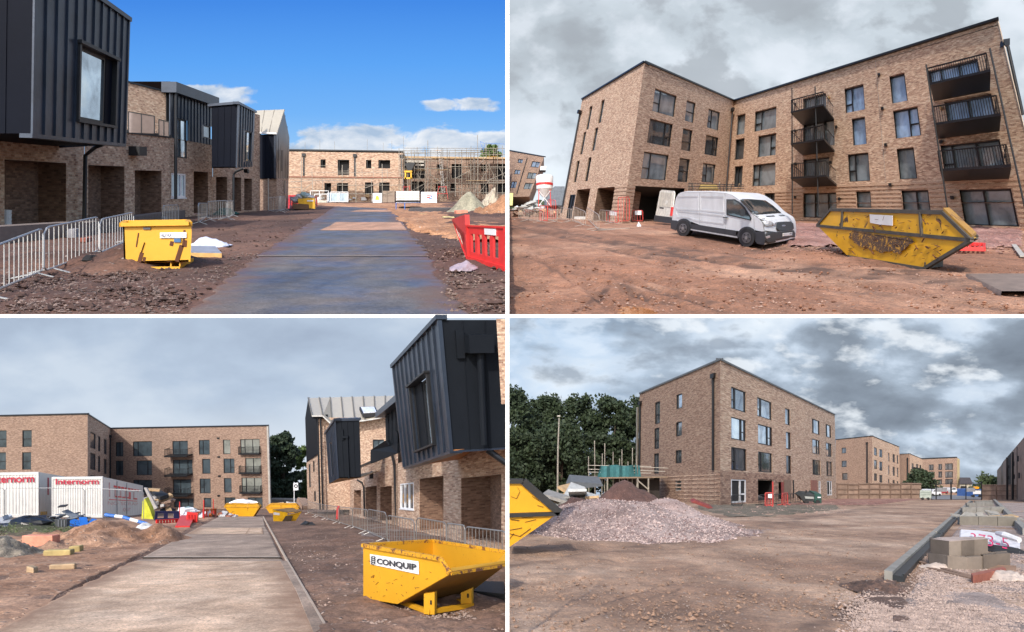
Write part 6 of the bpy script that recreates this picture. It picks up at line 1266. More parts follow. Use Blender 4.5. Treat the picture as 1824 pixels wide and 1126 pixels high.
# --- containers
def container(label, fq_, sq, Yf, Ys2, text, sidefn):
    cw = plain('container_white', (.62, .62, .60), .5, .1, .1, S, 1.5); t = thing('shipping_container', label, 'container', fq_[0] and at(*fq_[0], Yf), 'white shipping containers left of the street')
    ff_ = Fac(BL, *fq_, Yl=Yf, Yr=Yf, W=6, Ht=2.6); n = 20; mb = MB()
    for k in range(n):
        x0, x1 = .12 + 5.76 * k / n, .12 + 5.76 * (k + 1) / n; w = (x1 - x0)
        P_ = [(x0, 0), (x0 + w * .25, 0), (x0 + w * .4, -.05), (x0 + w * .85, -.05), (x1, 0)]
        for (a_, d0), (b_, d1) in zip(P_, P_[1:]): mb.poly([ff_.pt(a_, .15, d0), ff_.pt(b_, .15, d1), ff_.pt(b_, 2.48, d1), ff_.pt(a_, 2.48, d0)])
    obj('corrugated_side', mb, cw, t)
    mb = MB(); ff_.box(mb, 0, 6, 2.46, 2.6, -.1, .04); ff_.box(mb, 0, 6, 0, .16, -.1, .04); ff_.box(mb, 0, .12, .16, 2.46, -.1, .04); ff_.box(mb, 5.88, 6, .16, 2.46, -.1, .04); obj('frame', mb, cw, t)
    fs_ = Fac(BL, *sq, Yl=Yf, Yr=Ys2, W=5.5, Ht=2.6); mb = MB(); fs_.box(mb, .03, 5.5, 0, 2.6, -.1, 0); e = obj('door_end', mb, plain('container_cream', (.78, .76, .70), .5, 0, .05, S), t)
    mb = MB(); mb.slab([ff_.pt(0, 2.58), ff_.pt(6, 2.58), fs_.pt(5.5, 2.58), fs_.pt(5.5, 2.58) + (ff_.pt(0, 0) - ff_.pt(6, 0))], (0, 0, .02)); obj('roof', mb, cw, t)
    rp_ = plain('raspberry_print', (.42, .02, .05), .5, sc=S)
    x0, x1, y0, y1, s_ = text; lettering(s_, [ff_.pt(x0, y0, .05), ff_.pt(x1, y0, .05), ff_.pt(x1, y1, .05), ff_.pt(x0, y1, .05)], rp_, t, Vector((0, -.02, 0)), .02)
    sidefn(fs_, t, rp_); return t
def sideA(f_, t, m_):
    for x, y0, y1, w in ((1.6, 1.3, 2.35, .28), (2.6, 1.1, 2.0, .5), (3.9, 1.0, 1.9, .45)): mb = MB(); f_.box(mb, x, x + w, y0, y1, .01, .03); obj('painted_stroke', mb, m_, t)
    mb = MB(); f_.box(mb, .3, 1.5, .1, .3, .01, .03); obj('yellow_mark', mb, plain('yellow_plain', (.75, .42, .02), .5, sc=S), t)
def sideB(f_, t, m_):
    rd = plain('signal_red_print', (.75, .03, .03), .5, sc=S); pk_ = plain('faded_pink_print', (.70, .42, .38), .6, sc=S)
    for k in range(8): mb = MB(); f_.box(mb, 1.15 + k * .46, 1.5 + k * .46, 2.02, 2.16, .01, .03); obj('painted_stroke', mb, rd, t)
    for x, y, w, h in ((.62, 1.35, .10, .95), (1.25, 1.35, .16, .6), (1.9, 1.35, .16, .5), (2.55, 1.35, .16, .55), (3.1, 1.3, .3, .55), (3.8, 1.3, .14, .6), (1.3, 1.35, .8, .1), (2.2, 1.35, 1.0, .1), (3.8, 1.3, .6, .12), (.62, 1.15, 3.8, .05)): mb = MB(); f_.box(mb, x, x + w, y, y + h, .01, .028); obj('painted_stroke', mb, pk_ if w < .2 else rd, t)
    lettering('NO SCRAP', [f_.pt(.5, .82, .02), f_.pt(4.6, .82, .02), f_.pt(4.6, 1.05, .02), f_.pt(.5, 1.05, .02)], pk_, t, Vector((0, -.02, 0)))
    lettering('our', [f_.pt(2.3, .35, .02), f_.pt(3.4, .35, .02), f_.pt(3.4, .62, .02), f_.pt(2.3, .62, .02)], pk_, t, Vector((0, -.02, 0)))
    for x in (1.5, 2.75): mb = MB(); f_.box(mb, x, x + .05, .1, 2.5, .02, .06); obj('lock_bar', mb, galv(S), t)
container('white shipping container cut by the left edge with raspberry lettering', [(-50, 923), (69, 921), (69, 841), (-50, 843)], [(69, 921), (116, 917), (116, 849), (69, 841)], 62, 70, (2.3, 5.65, 2.02, 2.4, 'ternorm'), sideA)
container('white shipping container with cream end covered in red marks', [(92.5, 921), (183, 922), (183, 849), (92.5, 850)], [(183, 922), (254.6, 917), (254.6, 865), (183, 849)], 60, 74, (.5, 5.6, 2.12, 2.5, 'Internorm'), sideB)
# mesh fence in front
hf = thing('mesh_fence', 'thin grey site fence panels standing in front of the containers', 'fence', BL.g(80, 930)); fg = plain('dull_fence_tube', (.28, .29, .30), .5, .5, sc=S)
for x0, x1 in ((-20, 8), (9, 150), (152, 256)):
    Yf = 48; y0 = BL.h + BL.H * F / Yf; mb = MB(); mb.tube([at(x0, y0, Yf), at(x0, 873, Yf), at(x0 + 4, 869.5, Yf), at(x1 - 4, 869.5 + (0 if x1 < 200 else 5), Yf), at(x1, 873 + (0 if x1 < 200 else 5), Yf), at(x1, y0, Yf)], .022, 5); pn_ = obj('panel_frame', mb, fg, hf)
    m2 = MB()
    for k in range(1, int((x1 - x0) / 3.0)): m2.bar(at(x0 + 3.0 * k, y0 - 3, Yf), at(x0 + 3.0 * k, 870.5, Yf), .005)
    q_ = obj('mesh_wires', m2, fg, pn_); q_['kind'] = 'stuff'
# --- debris left
mk = lambda n, c, r=.7, **k: plain(n, c, r, sc=S, **k)
mound('stone_heap', BL, (190, 968), 130, 4.5, .75, g_bo, 'long low heap of orange rubble and stones beside the road', 'heap', ((0, 0, 1, .6), (-.5, -.1, .6, .5), (.5, .3, .7, .4)), .45, seed=12)
mound('weedy_bank', BL, (55, 950), 130, 4, .32, earth('weedy_soil', [(.10, .08, .05), (.075, .085, .035), (.16, .12, .08)], S, peb=6, pebamt=.4), 'weedy green bank below the containers', 'bank', ((0, 0, 1, .9),), .5, seed=14)
_, sf_ = mound('sand_bank', BL, (2, 990), 62, 1.8, .62, earth('grey_spoil', [(.22, .19, .15), (.30, .26, .20), (.38, .33, .26)], S, peb=9, pebamt=.3), 'grey spoil bank at the left edge below the weeds', 'heap', ((-.1, 0, 1, .7),), .25, seed=15)
rndw = random.Random(5); mb = MB()
for k in range(26):
    c = BL.g(rndw.uniform(0, 130), rndw.uniform(936, 960), .15)
    for q in range(70): d = Vector((rndw.gauss(0, .35), rndw.gauss(0, .25), abs(rndw.gauss(0, .10)))); e = Vector((rndw.gauss(0, 1), rndw.gauss(0, 1), rndw.gauss(0, 1))).normalized() * .055; f2_ = Vector((rndw.gauss(0, 1), rndw.gauss(0, 1), rndw.gauss(0, 1))).normalized() * .035; mb.poly([c + d - e, c + d + f2_, c + d + e, c + d - f2_])
obj('weeds', mb, plain('weed_green', (.085, .11, .045), .8, sc=S, nscale=6, var=.5), label='low green weeds growing over the bank below the containers', cat='weeds', kind='stuff')
pile_bits('block_rubble', BL, (16, 940), 60, 16, [mk('blue_grey_block', (.30, .34, .40))], 'grey perforated blocks lying below the left container', 'blocks', (.5, .9), 31, .45, .6)
mb = MB(); mb.ball(BL.g(54, 946, .4), 1.0, .8, .32, 12, 7, .12, 3); obj('black_sack', mb, mk('black_bag', (.012, .012, .012), .4), label='bulging black sack lying in the weeds', cat='sack')
mb = MB(); P0 = BL.g(98, 947)
t = thing('plastic_bin', 'dark grey plastic bin standing among the black scraps', 'bin', P0); Yk = BL.Y(947)
mb.slab([at(98, 946, Yk), at(118, 946, Yk), at(119, 925, Yk), at(97, 925, Yk)], BL.dv(.6)); obj('body', mb, mk('bin_grey', (.05, .055, .06)), t)
for x in (103, 109, 114): mb = MB(); mb.slab([at(x, 945, Yk - .03), at(x + 1.6, 945, Yk - .03), at(x + 1.6, 926, Yk - .03), at(x, 926, Yk - .03)], (0, .02, 0)); obj('rib', mb, mk('bin_rib', (.14, .15, .17)), t)
pile_bits('black_scrap', BL, (112, 938), 62, 26, [mk('black_scrap_m', (.02, .022, .025)), mk('grey_scrap', (.14, .16, .19))], 'heap of black and grey plastic scrap before the containers', 'scrap', (.4, 1.1), 33, 1.2, .8, True)
pile_bits('pale_scrap', BL, (140, 944), 60, 14, [mk('pale_scrap_m', (.5, .5, .5)), bluep(S)], 'pale and blue strips lying right of the black scrap', 'scrap', (.4, 1.3), 34, .3, .6, True)
t = thing('blue_white_barrier', 'blue and white striped pipe lying on the heap before the cream container end', 'pipe', BL.g(222, 931)); pts = [(187, 917), (205, 919.5), (219, 921), (232, 925), (246, 929), (262, 933)]
for k in range(5): Yk = 44; mb = MB(); mb.tube([at(*pts[k], Yk), at(*pts[k + 1], Yk)], .10, 8); obj('band', mb, bluep(S) if k % 2 == 0 else whitep(S), t)
cloth('white_sheet', BL, (262, 943), 40, .9, .35, plain('dusty_white_sheet', (.66, .65, .62), .6, sc=S), 'rumpled white sheet at the end of the striped pipe', 'sheet', 9, -.2)
t = thing('yellow_sheet', 'bright yellow plastic sheet draped beside the cream container end', 'sheet', BL.g(262, 926)); mb = MB(); Yk = 52; mb.slab([at(252, 924, Yk), at(273, 925, Yk), at(266, 905, Yk), at(258, 888, Yk), at(254, 893, Yk)], (0, .5, 0)); obj('sheet', mb, mk('lemon_plastic', (.50, .52, .04), .6), t)
t = thing('leaning_board', 'grey board leaning from the container end towards the block', 'board', BL.g(268, 915)); mb = MB(); mb.slab([at(256, 869, 60), at(261, 870, 60), at(280, 905, 60), at(274, 908, 60)], (0, .2, 0)); obj('board', mb, mk('board_grey', (.33, .32, .31)), t)
pile_bits('rubble_pile', BL, (283, 912), 34, 22, [bkb, mk('black_scrap_m', (.02, .022, .025)), wood(S), mk('board_grey', (.33, .32, .31))], 'brown rubble pile right of the leaning grey board', 'rubble', (.8, 2.2), 35, 2.6, 1.2)
Gb = 'red plastic barriers by the road end'
plastic_barrier(BL, [(279, 934), (319, 932), (318, 924), (279, 926)], 'red slotted barrier lying flat left of the red boxy barrier', Gb, 6)
t = thing('red_barrier_block', 'upright boxy red barrier standing at the road edge', 'barrier', BL.g(343, 932)); Yk = 46; mb = MB(); mb.slab([at(331, 931, Yk), at(351, 931, Yk), at(352, 914, Yk), at(333, 912, Yk)], BL.dv(1.0)); obj('body', mb, redp(S), t)
for k in range(3): mb = MB(); mb.slab([at(335 + k * 5, 927, Yk - .04), at(338 + k * 5, 927, Yk - .04), at(338 + k * 5, 917, Yk - .04), at(335 + k * 5, 917, Yk - .04)], (0, .03, 0)); obj('slot', mb, mk('deep_red', (.35, .01, .01)), t)
t = thing('fallen_red_barrier', 'red barrier panel fallen flat in front of the boxy red barrier', 'barrier', BL.g(325, 940), Gb); mb = MB(); mb.slab([BL.g(312, 941, .03), BL.g(338, 941, .03), BL.g(347, 929, .35), BL.g(322, 929, .35)], (0, 0, .09)); obj('panel', mb, redp(S), t)
plastic_barrier(BL, [(362, 923), (385, 920), (385, 906), (362, 908)], 'dark red slotted barrier at the foot of the block', Gb, 4, mk('dull_red', (.35, .02, .03), .5))
plastic_barrier(BL, [(275, 928), (320, 927), (319, 911), (277, 911)], 'navy blue barrier frame behind the flat red barrier', 'blue barriers', 2, mk('navy_plastic', (.015, .02, .08), .5))
cloth('teal_sheet', BL, (339, 914), 36, 1.6, .75, mk('teal_grey_sheet', (.20, .30, .30), .6), 'teal grey sheeted stack before the ground floor windows', 'sheet', 6)
pile_bits('white_bags', BL, (342, 922), 46, 16, [whitep(S), mk('pale_scrap_m', (.5, .5, .5)), mk('orange_bit', (.6, .15, .03))], 'white bags and orange strips behind the red barriers', 'bags', (.6, 1.5), 36, .9, .8)
for k, (x, y, hgt) in enumerate(((363, 925, 34), (320, 924, 30), (380, 915, 26))): mb = MB(); mb.tube([BL.g(x, y), BL.g(x, y) + Vector((0, 0, hgt / F * BL.Y(y)))], .04, 6); obj('red_pole', mb, redp(S), label=('thin red pole standing among the white bags', 'thin red pole beside the navy blue barrier', 'short red pole by the dark red barrier')[k], cat='pole')
# blocks left front
block('large pink orange foam block tilted on the spoil', BL, 66, 979, 62, 25, .9, plain('pink_foam', (.66, .27, .18), .8, sc=S, bmp=.02), 'foam_block', -.16, tilt=.05)
block('yellowish stone block half under the pink foam block', BL, 101, 992, 46, 12, .5, plain('yellow_stone', (.42, .33, .14), .9, sc=S, bmp=.02), 'stone_block', .1)
block('smaller yellowish stone beside the road right of the foam block', BL, 132, 986, 18, 13, .5, plain('yellow_stone', (.42, .33, .14), .9, sc=S, bmp=.02), 'stone_block', .3)
block('short sawn timber block on bare soil nearest the left corner', BL, 53, 1024, 24, 14, .35, plain('dusty_timber', (.42, .30, .18), .85, sc=S, bmp=.01), 'timber_block', -.5, 'timber')
block('long squared timber block lying on soil near the road', BL, 110, 1016, 42, 11, .22, plain('dusty_timber', (.42, .30, .18), .85, sc=S, bmp=.01), 'timber_block', .18, 'timber')
cloth('lime_scrap', BL, (6, 968), 20, .2, .12, mk('lime_plastic', (.2, .65, .02), .5), 'bright lime green scrap at the left edge', 'scrap', 2)
# --- skips by the road end
pA = VP(BL, (413, 919.6), (451, 920.5)); sy1 = painted('skip_yellow_far', (.72, .36, .012), (.16, .06, .02), .55, S, .5, (1, 1, 1), .9)
t, pn, pf = skip(BL, pA, [(400, 903), (404, 897.5), (457, 898), (462, 903), (451, 920.5), (413, 919.6)], (-.6, 2.2, -.5), sy1, mk('yellow_rim', (.5, .26, .02)), 'far yellow lorry skip heaped with white waste in the middle of the road end', 'lorry skips at the road end', [((420, 898), (419, 904)), ((441, 898), (442, 904))], rim=.10)
mb = MB(); mb.ball(lerp(pn[1], pf[2], .5) + Vector((0, 0, .1)), 1.15, .6, .22, 12, 6, .3, 4); obj('white_waste', mb, whitep(S), label='heap of white waste in the far yellow lorry skip', cat='waste')
pB = VP(BL, (480, 914), (522, 914)); t, _, _ = skip(BL, pB, [(473, 904), (481, 898), (527, 898), (533, 904), (522, 914), (480, 914)], (-.6, 2.2, -.5), sy1, mk('yellow_rim', (.5, .26, .02)), 'second far yellow lorry skip behind the small tipping skip', 'lorry skips at the road end', [((500, 898), (500, 904))], rim=.10)
t = thing('tipping_skip', 'small yellow tipping skip with white label standing left of the house barriers', 'skip', BL.g(505, 929)); pC = VP(BL, (487, 929), (524, 928)); D = BL.dv(1.4) + Vector((.5, 0, 0)); yl_ = mk('skip_yellow_plain', (.76, .44, .015), .45)
for nm, P_, th in (('side_plate', [(487, 930), (500, 930), (512, 919), (512, 913), (485.5, 908)], .04),): mb = MB(); mb.slab([pC(*p) for p in P_], D * .03); obj(nm, mb, yl_, t)
mb = MB(); a_, b_, c_, d_ = pC(500, 930), pC(513, 918), pC(535, 912), pC(524, 929); mb.slab([a_, d_ + D * .2, c_ + D * .2, b_], (0, .05, 0)); obj('sloping_front', mb, yl_, t)
mb = MB(); mb.slab([pC(485.5, 908.5), pC(512, 913.5), pC(535, 912) + D * .3, pC(512, 906) + D * .8], (0, 0, .04)); obj('top_opening', mb, mk('skip_inside', (.20, .13, .06)), t)
mb = MB(); mb.slab([pC(487.5, 917), pC(498, 918), pC(498, 914), pC(487.5, 912.5)], -D * .01); obj('label', mb, whitep(S), t)
mb = MB(); mb.slab([pC(503, 929), pC(519, 928), pC(522, 919), pC(509, 919)], -D * .02); obj('dark_cradle', mb, mk('skip_inside2', (.07, .05, .03)), t)
pile_bits('timber_pile', BL, (528, 908), 66, 22, [wood(S), bkb, mk('pale_scrap_m', (.5, .5, .5))], 'rubble and pale timber heaped behind the small tipping skip', 'rubble', (.7, 2.6), 38, .8, 1.0)
pile_bits('red_rubble', BL, (394, 921), 50, 20, [mk('red_brick_bit', (.3, .1, .06)), wood(S), mk('pale_scrap_m', (.5, .5, .5))], 'brick bits strewn left of the far yellow lorry skip', 'rubble', (.3, .8), 39, .2, .6)
pile_bits('dark_scraps', BL, (548, 936), 24, 6, [mk('black_scrap_m', (.02, .022, .025))], 'black scraps on the soil before the far barriers', 'scrap', (.3, .6), 40, .1, .3)

# --- row of houses on the right
def by(x): return 888 + (x - 505) * .25
def rf2(x0, x1, y0t, y1t, Ht, W): return Fac(BL, (x0, by(x0)), (x1, by(x1)), (x1, y1t), (x0, y0t), W=W, Ht=Ht)
# gable house, far
h1_ = thing('terraced_house', 'far house with beige standing seam roof, skylight and dark gable', 'house', BL.g(560, 902)); Yg = 72
g1 = Fac(BL, (548, 906), (573, 908), (571, 803), (546, 823), Yl=84, Yr=Yg, W=5, Ht=5.3); gw = rects(g1, [((549.5, 828), (554, 868)), ((557, 822), (560.5, 840)), ((559, 875), (563, 893))])
g1.wall('brick_wall', bk, h1_, gw, .1)
for r in gw: g1.window(r, h1_, blk, gls, (), None, .06, .08)
gP = [at(546, 824, 84), at(572, 804, 70), at(570, 744, 72), at(558, 740, 76), at(549, 709, 79), at(543.5, 745, 84)]
mb = MB(); mb.slab(gP[:2] + [at(562, 742, 73)] + [at(549, 709, 79), at(543.5, 745, 84)], (0, .6, 0)); obj('dark_gable', mb, nd, h1_)
g2_ = Fac(BL, (570, 908), (603, 908), (603, 744), (566, 744), Yl=70.5, Yr=70.5, W=3, Ht=8.6); g2_.wall('brick_wall', bk, h1_)
g3_ = Fac(BL, (603, 908), (693, 908), (693, 744), (603, 744), Yl=70.5, Yr=70.5, W=9, Ht=8.6); dr_ = rects(g3_, [((664, 783), (684, 826))]); g3_.wall('brick_wall', bk, h1_, dr_, .15); g3_.window(dr_[0], h1_, blk, gls, (.5,), None, .1, .1, 'terrace_door')
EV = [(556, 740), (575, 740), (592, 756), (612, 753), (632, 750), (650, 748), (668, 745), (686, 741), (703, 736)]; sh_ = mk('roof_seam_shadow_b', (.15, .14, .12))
for k in range(8):
    r0, r1 = at(549 + 19.6 * k, 709 - .5 * k, 78.6), at(549 + 19.6 * (k + 1), 709 - .5 * (k + 1), 78.6); e0, e1 = at(*EV[k], 69.4), at(*EV[k + 1], 69.4)
    mb = MB(); mb.slab([e0, e1, r1, r0], (0, .05, -.12)); obj('roof_panel', mb, grey_roof(S), h1_)
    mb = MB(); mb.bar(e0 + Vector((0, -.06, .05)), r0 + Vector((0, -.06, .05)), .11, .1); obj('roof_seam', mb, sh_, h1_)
    mb = MB(); mb.bar(e0 + Vector((0, -.05, -.05)), e1 + Vector((0, -.05, -.05)), .10, .12); obj('gutter', mb, plain('gutter_grey', (.5, .49, .46), .5, sc=S), h1_)
Q = [at(648, 742.5, 70.2), at(675, 740.5, 70.2), at(670, 729.5, 72.5), at(642, 730, 72.5)]
mb = MB(); mb.slab([p + Vector((0, -.5, 0)) for p in Q], (0, 0, .35)); sk_ = obj('skylight', mb, blk, h1_); mb = MB(); mb.slab([lerp(p, (Q[0] + Q[2]) / 2, .16) + Vector((0, -.55, .36)) for p in Q], (0, 0, .04)); obj('pane', mb, plain('bright_glass', (.75, .77, .8), .2, .2, sc=S), sk_)
mb = MB(); mb.slab([at(557, 746, 70.3), at(583, 746, 70.3), at(583, 739, 70.3), at(557, 739, 70.3)], (0, .3, 0)); obj('dark_eaves', mb, nd, h1_)
for x, yt in ((566, 745), (571, 745)): mb = MB(); mb.tube([at(x, yt, 69.8), at(x + 4, 908, 69.8)], .09, 7); obj('downpipe', mb, blk, h1_)
# middle house with second box
h2_ = thing('terraced_house', 'middle house with smaller navy box above brick porches', 'house', BL.g(650, 924))
f5 = rf2(597, 709, 852, 804, 3.3, 13); op = rects(f5, [((610, 872), (623, 970)), ((630, 874), (643, 970)), ((651, 868), (671, 970)), ((677, 868), (698, 970))])
for o in op: o[2] = .12
f5.wall('brick_wall', bk, h2_, op, 1.0)
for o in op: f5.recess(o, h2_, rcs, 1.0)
f5.coping(h2_, blk, .12)
b2f = Fac(BL, (603, 852), (643, 851), (640, 749), (597, 750), Yl=43, Yr=43, W=1.7, Ht=3.2); b2s = Fac(BL, (586, 862), (603, 852), (597, 750), (580, 774), Yl=52, Yr=43, W=3.4, Ht=3.2)
cladding(b2f, (0, 1.7, 0, 3.2), h2_, nd, nd, .42, 0, [], .03, .03); w5 = b2s.rect((587, 790), (595, 846)); cladding(b2s, (0, 3.4, 0, 3.2), h2_, nv, nv, .42, 0, [w5], .04, .05); b2s.window(w5, h2_, blk, gls, (), None, .1, .1)
mb = MB(); b2s.box(mb, -.1, 3.5, 3.2, 3.32, -.3, .1); b2f.box(mb, 0, 1.75, 3.2, 3.32, -.3, .08); b2f.box(mb, -.06, .05, 0, 3.2, -.1, .05); obj('edge_trim', mb, nv, h2_)
mb = MB(); mb.slab([b2s.pt(0, 0), b2s.pt(3.4, 0), b2f.pt(1.7, 0), b2f.pt(1.7, 0) + Vector((0, 6, -.9))], (0, 0, .05)); obj('soffit', mb, wood(S), h2_)
mb = MB(); b2f.box(mb, .42, .55, 2.2, 2.75, .02, .1); b2f.box(mb, .45, .9, 2.3, 2.42, .03, .15); b2f.box(mb, .75, .86, 0, 2.3, .03, .12); obj('rainwater_pipe', mb, nd, h2_)
for pts in ([(636, 855), (645, 860), (648, 868), (649, 920)], [(594, 850), (594, 910)]): mb = MB(); Yk = BL.Y(by(pts[-1][0])) - .6; mb.tube([at(*p, Yk) for p in pts], .07, 8); obj('downpipe', mb, blk, h2_)
mb = MB(); Yk = BL.Y(by(664)) - .3; mb.slab([at(658, 853, Yk), at(671, 852, Yk), at(671, 840, Yk), at(658, 842, Yk)], (0, .5, 0)); obj('wall_lamp_box', mb, blk, h2_)
mb = MB(); mb.slab([at(660, 826, 36), at(708, 807, 31), at(708, 790, 31), at(694, 795, 33), at(690, 784, 33), at(686, 785, 33), at(660, 802, 36)], (.1, .1, 0)); obj('balustrade_panel', mb, nd, h2_)
mb = MB(); mb.slab([f5.pt(0, 3.3), f5.pt(13, 3.3), f5.pt(13, 3.3) + Vector((2, 8, -2)), f5.pt(0, 3.3) + Vector((2, 5, -1))], (0, 0, .1)); obj('terrace_floor', mb, concrete(S), h2_)
# near house
h3_ = thing('terraced_house', 'nearest house with big projecting navy box, oak coloured soffit and wide brick porches', 'house', BL.g(800, 962))
f6 = rf2(699, 902.5, 828, 770, 4.3, 10.5); wl_ = f6.rect((713, 862), (737, 908)); op = rects(f6, [((747, 853), (790, 1000)), ((821, 852), (893, 1000))])
for o in op: o[2] = .12
f6.wall('brick_wall', bk, h3_, op + [wl_], 1.1)
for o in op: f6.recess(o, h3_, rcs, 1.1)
f6.window(wl_, h3_, whitep(S), gls, (.33, .66), None, .02, .07, sill=whitep(S))
mb = MB(); c0 = f6.inv(868, 900)[0]; mb.tube([f6.pt(c0, 2.55, -1.0), f6.pt(c0 + .02, 1.25, -1.0), f6.pt(c0 - .1, 1.15, -1.0)], .02, 6); obj('hanging_cable', mb, whitep(S), h3_)
fb_ = Fac(BL, (803, 803), (903, 797), (903, 570), (782, 570), Yl=18.8, Yr=19.4, W=1.9, Ht=3.7); fa_ = Fac(BL, (720, 832), (803, 803), (782, 570), (701, 655), Yl=25.5, Yr=18.8, W=3.9, Ht=3.7)
w6 = fa_.rect((735, 690), (777, 790)); cladding(fa_, (0, 3.9, 0, 3.7), h3_, nv, nv, .39, 0, [w6], .03, .05); cladding(fb_, (0, 1.9, 0, 3.7), h3_, nd, nd, .62, 0, [], .02, .02)
mb = MB(); h0, h1, g0, g1 = w6
for bx in ((h0 - .07, h0, g0 - .04, g1 + .05), (h1, h1 + .07, g0 - .04, g1 + .05)): fa_.box(mb, *bx, -.05, .12)
fa_.box(mb, h0 - .1, h1 + .1, g1, g1 + .06, -.05, .2); fa_.box(mb, h0 - .1, h1 + .1, g0 - .06, g0, -.05, .16)
for x in (h0, h1): fa_.box(mb, x - .01, x + .01, g0, g1, -.4, 0)
obj('window_surround', mb, blk, h3_); fa_.window([h0 + (h1 - h0) * .42, h1, g0, g1], h3_, blk, gbl, (), None, .12, .07); mb = MB(); fa_.box(mb, h0, h0 + (h1 - h0) * .42, g0, g1, -.3, -.05); obj('dark_jamb', mb, nd, h3_)
mb = MB(); fa_.box(mb, -.05, 3.95, 3.7, 3.82, -.2, .1); fa_.box(mb, -.04, .05, 0, 3.7, -.1, .05); fb_.box(mb, -.05, .06, 0, 3.7, -.05, .05); fa_.box(mb, 0, 3.9, -.08, 0, -.3, .03); fb_.box(mb, -.03, 1.9, -.06, 0, -.3, .03); obj('edge_trim', mb, nv, h3_)
mb = MB(); fb_.box(mb, .62, 1.32, 2.9, 3.35, .02, .5); fb_.box(mb, .40, .62, 2.75, 3.45, .02, .1); hp_ = obj('hopper', mb, nd, h3_); mb = MB(); mb.tube([fb_.pt(1.0, 2.9, .25), fb_.pt(1.0, .2, .25)], .09, 10); obj('downpipe', mb, nd, hp_)
so_ = [fa_.pt(0, 0), fa_.pt(3.9, 0), fb_.pt(1.9, 0) , at(866, 797, 22), at(792, 832, 25)]
mb = MB(); mb.slab([fa_.pt(0, -.02), fa_.pt(3.9, -.02), fb_.pt(1.9, -.02), fb_.pt(1.9, -.02) + Vector((-.1, 6.5, -.8)), fa_.pt(0, -.02) + Vector((1.9, 1.5, 0))], (0, 0, .04)); obj('soffit', mb, mk('oak_soffit', (.42, .17, .05), .6), h3_)
mb = MB(); mb.tube([at(868, 801, 19.5), at(903, 825, 19.5)], .09, 8); obj('downpipe', mb, blk, h3_)
mb = MB(); mb.slab([at(886, 700, 20), at(903, 700, 20), at(903, 560, 20), at(882, 560, 20)], (0, .3, 0)); 
fu_ = Fac(BL, (893, 720), (903, 720), (903, 568), (884, 568), Yl=18.7, Yr=18.7, W=.5, Ht=3); fu_.wall('brick_return', bk, h3_)
fc_ = Fac(BL, (688, 812), (722, 800), (722, 715), (686, 742), Yl=36, Yr=29, W=3, Ht=3); w7 = fc_.rect((703, 770), (714, 803)); cladding(fc_, (0, 3, 0, 3), h3_, nd, nd, .6, 0, [w7], .04, .06); fc_.window(w7, h3_, blk, gls, (), None, .1, .08)
mb = MB(); fc_.box(mb, -.3, 3, 3, 3.4, -.6, .4); obj('eaves_box', mb, nv, h3_)
mb = MB(); Yk = BL.Y(by(703)) - .4; mb.tube([at(694, 742, Yk), at(694, 800, Yk), at(699, 812, Yk), at(703, 830, Yk), at(706, 918, Yk)], .085, 8); obj('downpipe', mb, blk, h3_)
mb = MB(); fv = f6.pt(10.5, 0); 
gpoly('paving', BL, [(1010, 640, 903), (955, 640, 903), (935, 640, 760)], mk('grey_paving', (.20, .16, .14)), .03, .02, kind='structure', m=10)
# crowd barriers along the row
G3 = 'steel crowd barriers along the brick row'; gv2 = plain('dull_steel_tube', (.30, .29, .28), .45, .6, .2, S)
segs = [((548, 915), (566, 921), 22, 24), ((566, 921), (582, 927), 24, 27), ((583, 927), (603, 934), 27, 31), ((604, 934), (627, 942), 31, 37), ((628, 942), (655, 952), 37, 44), ((655, 952), (688, 968), 45, 55), ((690, 970), (738, 988), 52, 62)]
labs = ['farthest steel barrier by the beige roofed house corner', 'second farthest steel barrier along the row', 'steel barrier below the smaller navy box', 'steel barrier before the person sized red tag at the porches', 'steel barrier before the third porch', 'steel barrier below the white framed window', 'steel barrier ending behind the corner of the big yellow skip']
for (a_, b_, h0, h2), lab in zip(segs, labs): barrier(BL, a_, b_, h0, gv2, lab, G3, 9, hpx2=h2, detail=h0 > 40)
for a_, b_, h0, h2, lab in (((742, 974), (795, 984), 52, 53, 'steel barrier behind the skip left of the banded pier'), ((796, 986), (828, 990), 54, 54, 'short steel barrier behind the skip before the patterned pier'), ((829, 992), (902, 1004), 54, 57, 'steel barrier running out at the right edge behind the skip')): barrier(BL, a_, b_, h0, gv2, lab, G3, 10, hpx2=h2)
t = thing('red_tag', 'red plastic marker hung on the barriers under the pale porch', 'marker', BL.g(601, 930)); mb = MB(); Yk = BL.Y(926); mb.slab([at(598, 926, Yk), at(604, 927, Yk), at(604, 903, Yk), at(600, 902, Yk)], (0, .2, 0)); obj('marker', mb, redp(S), t)
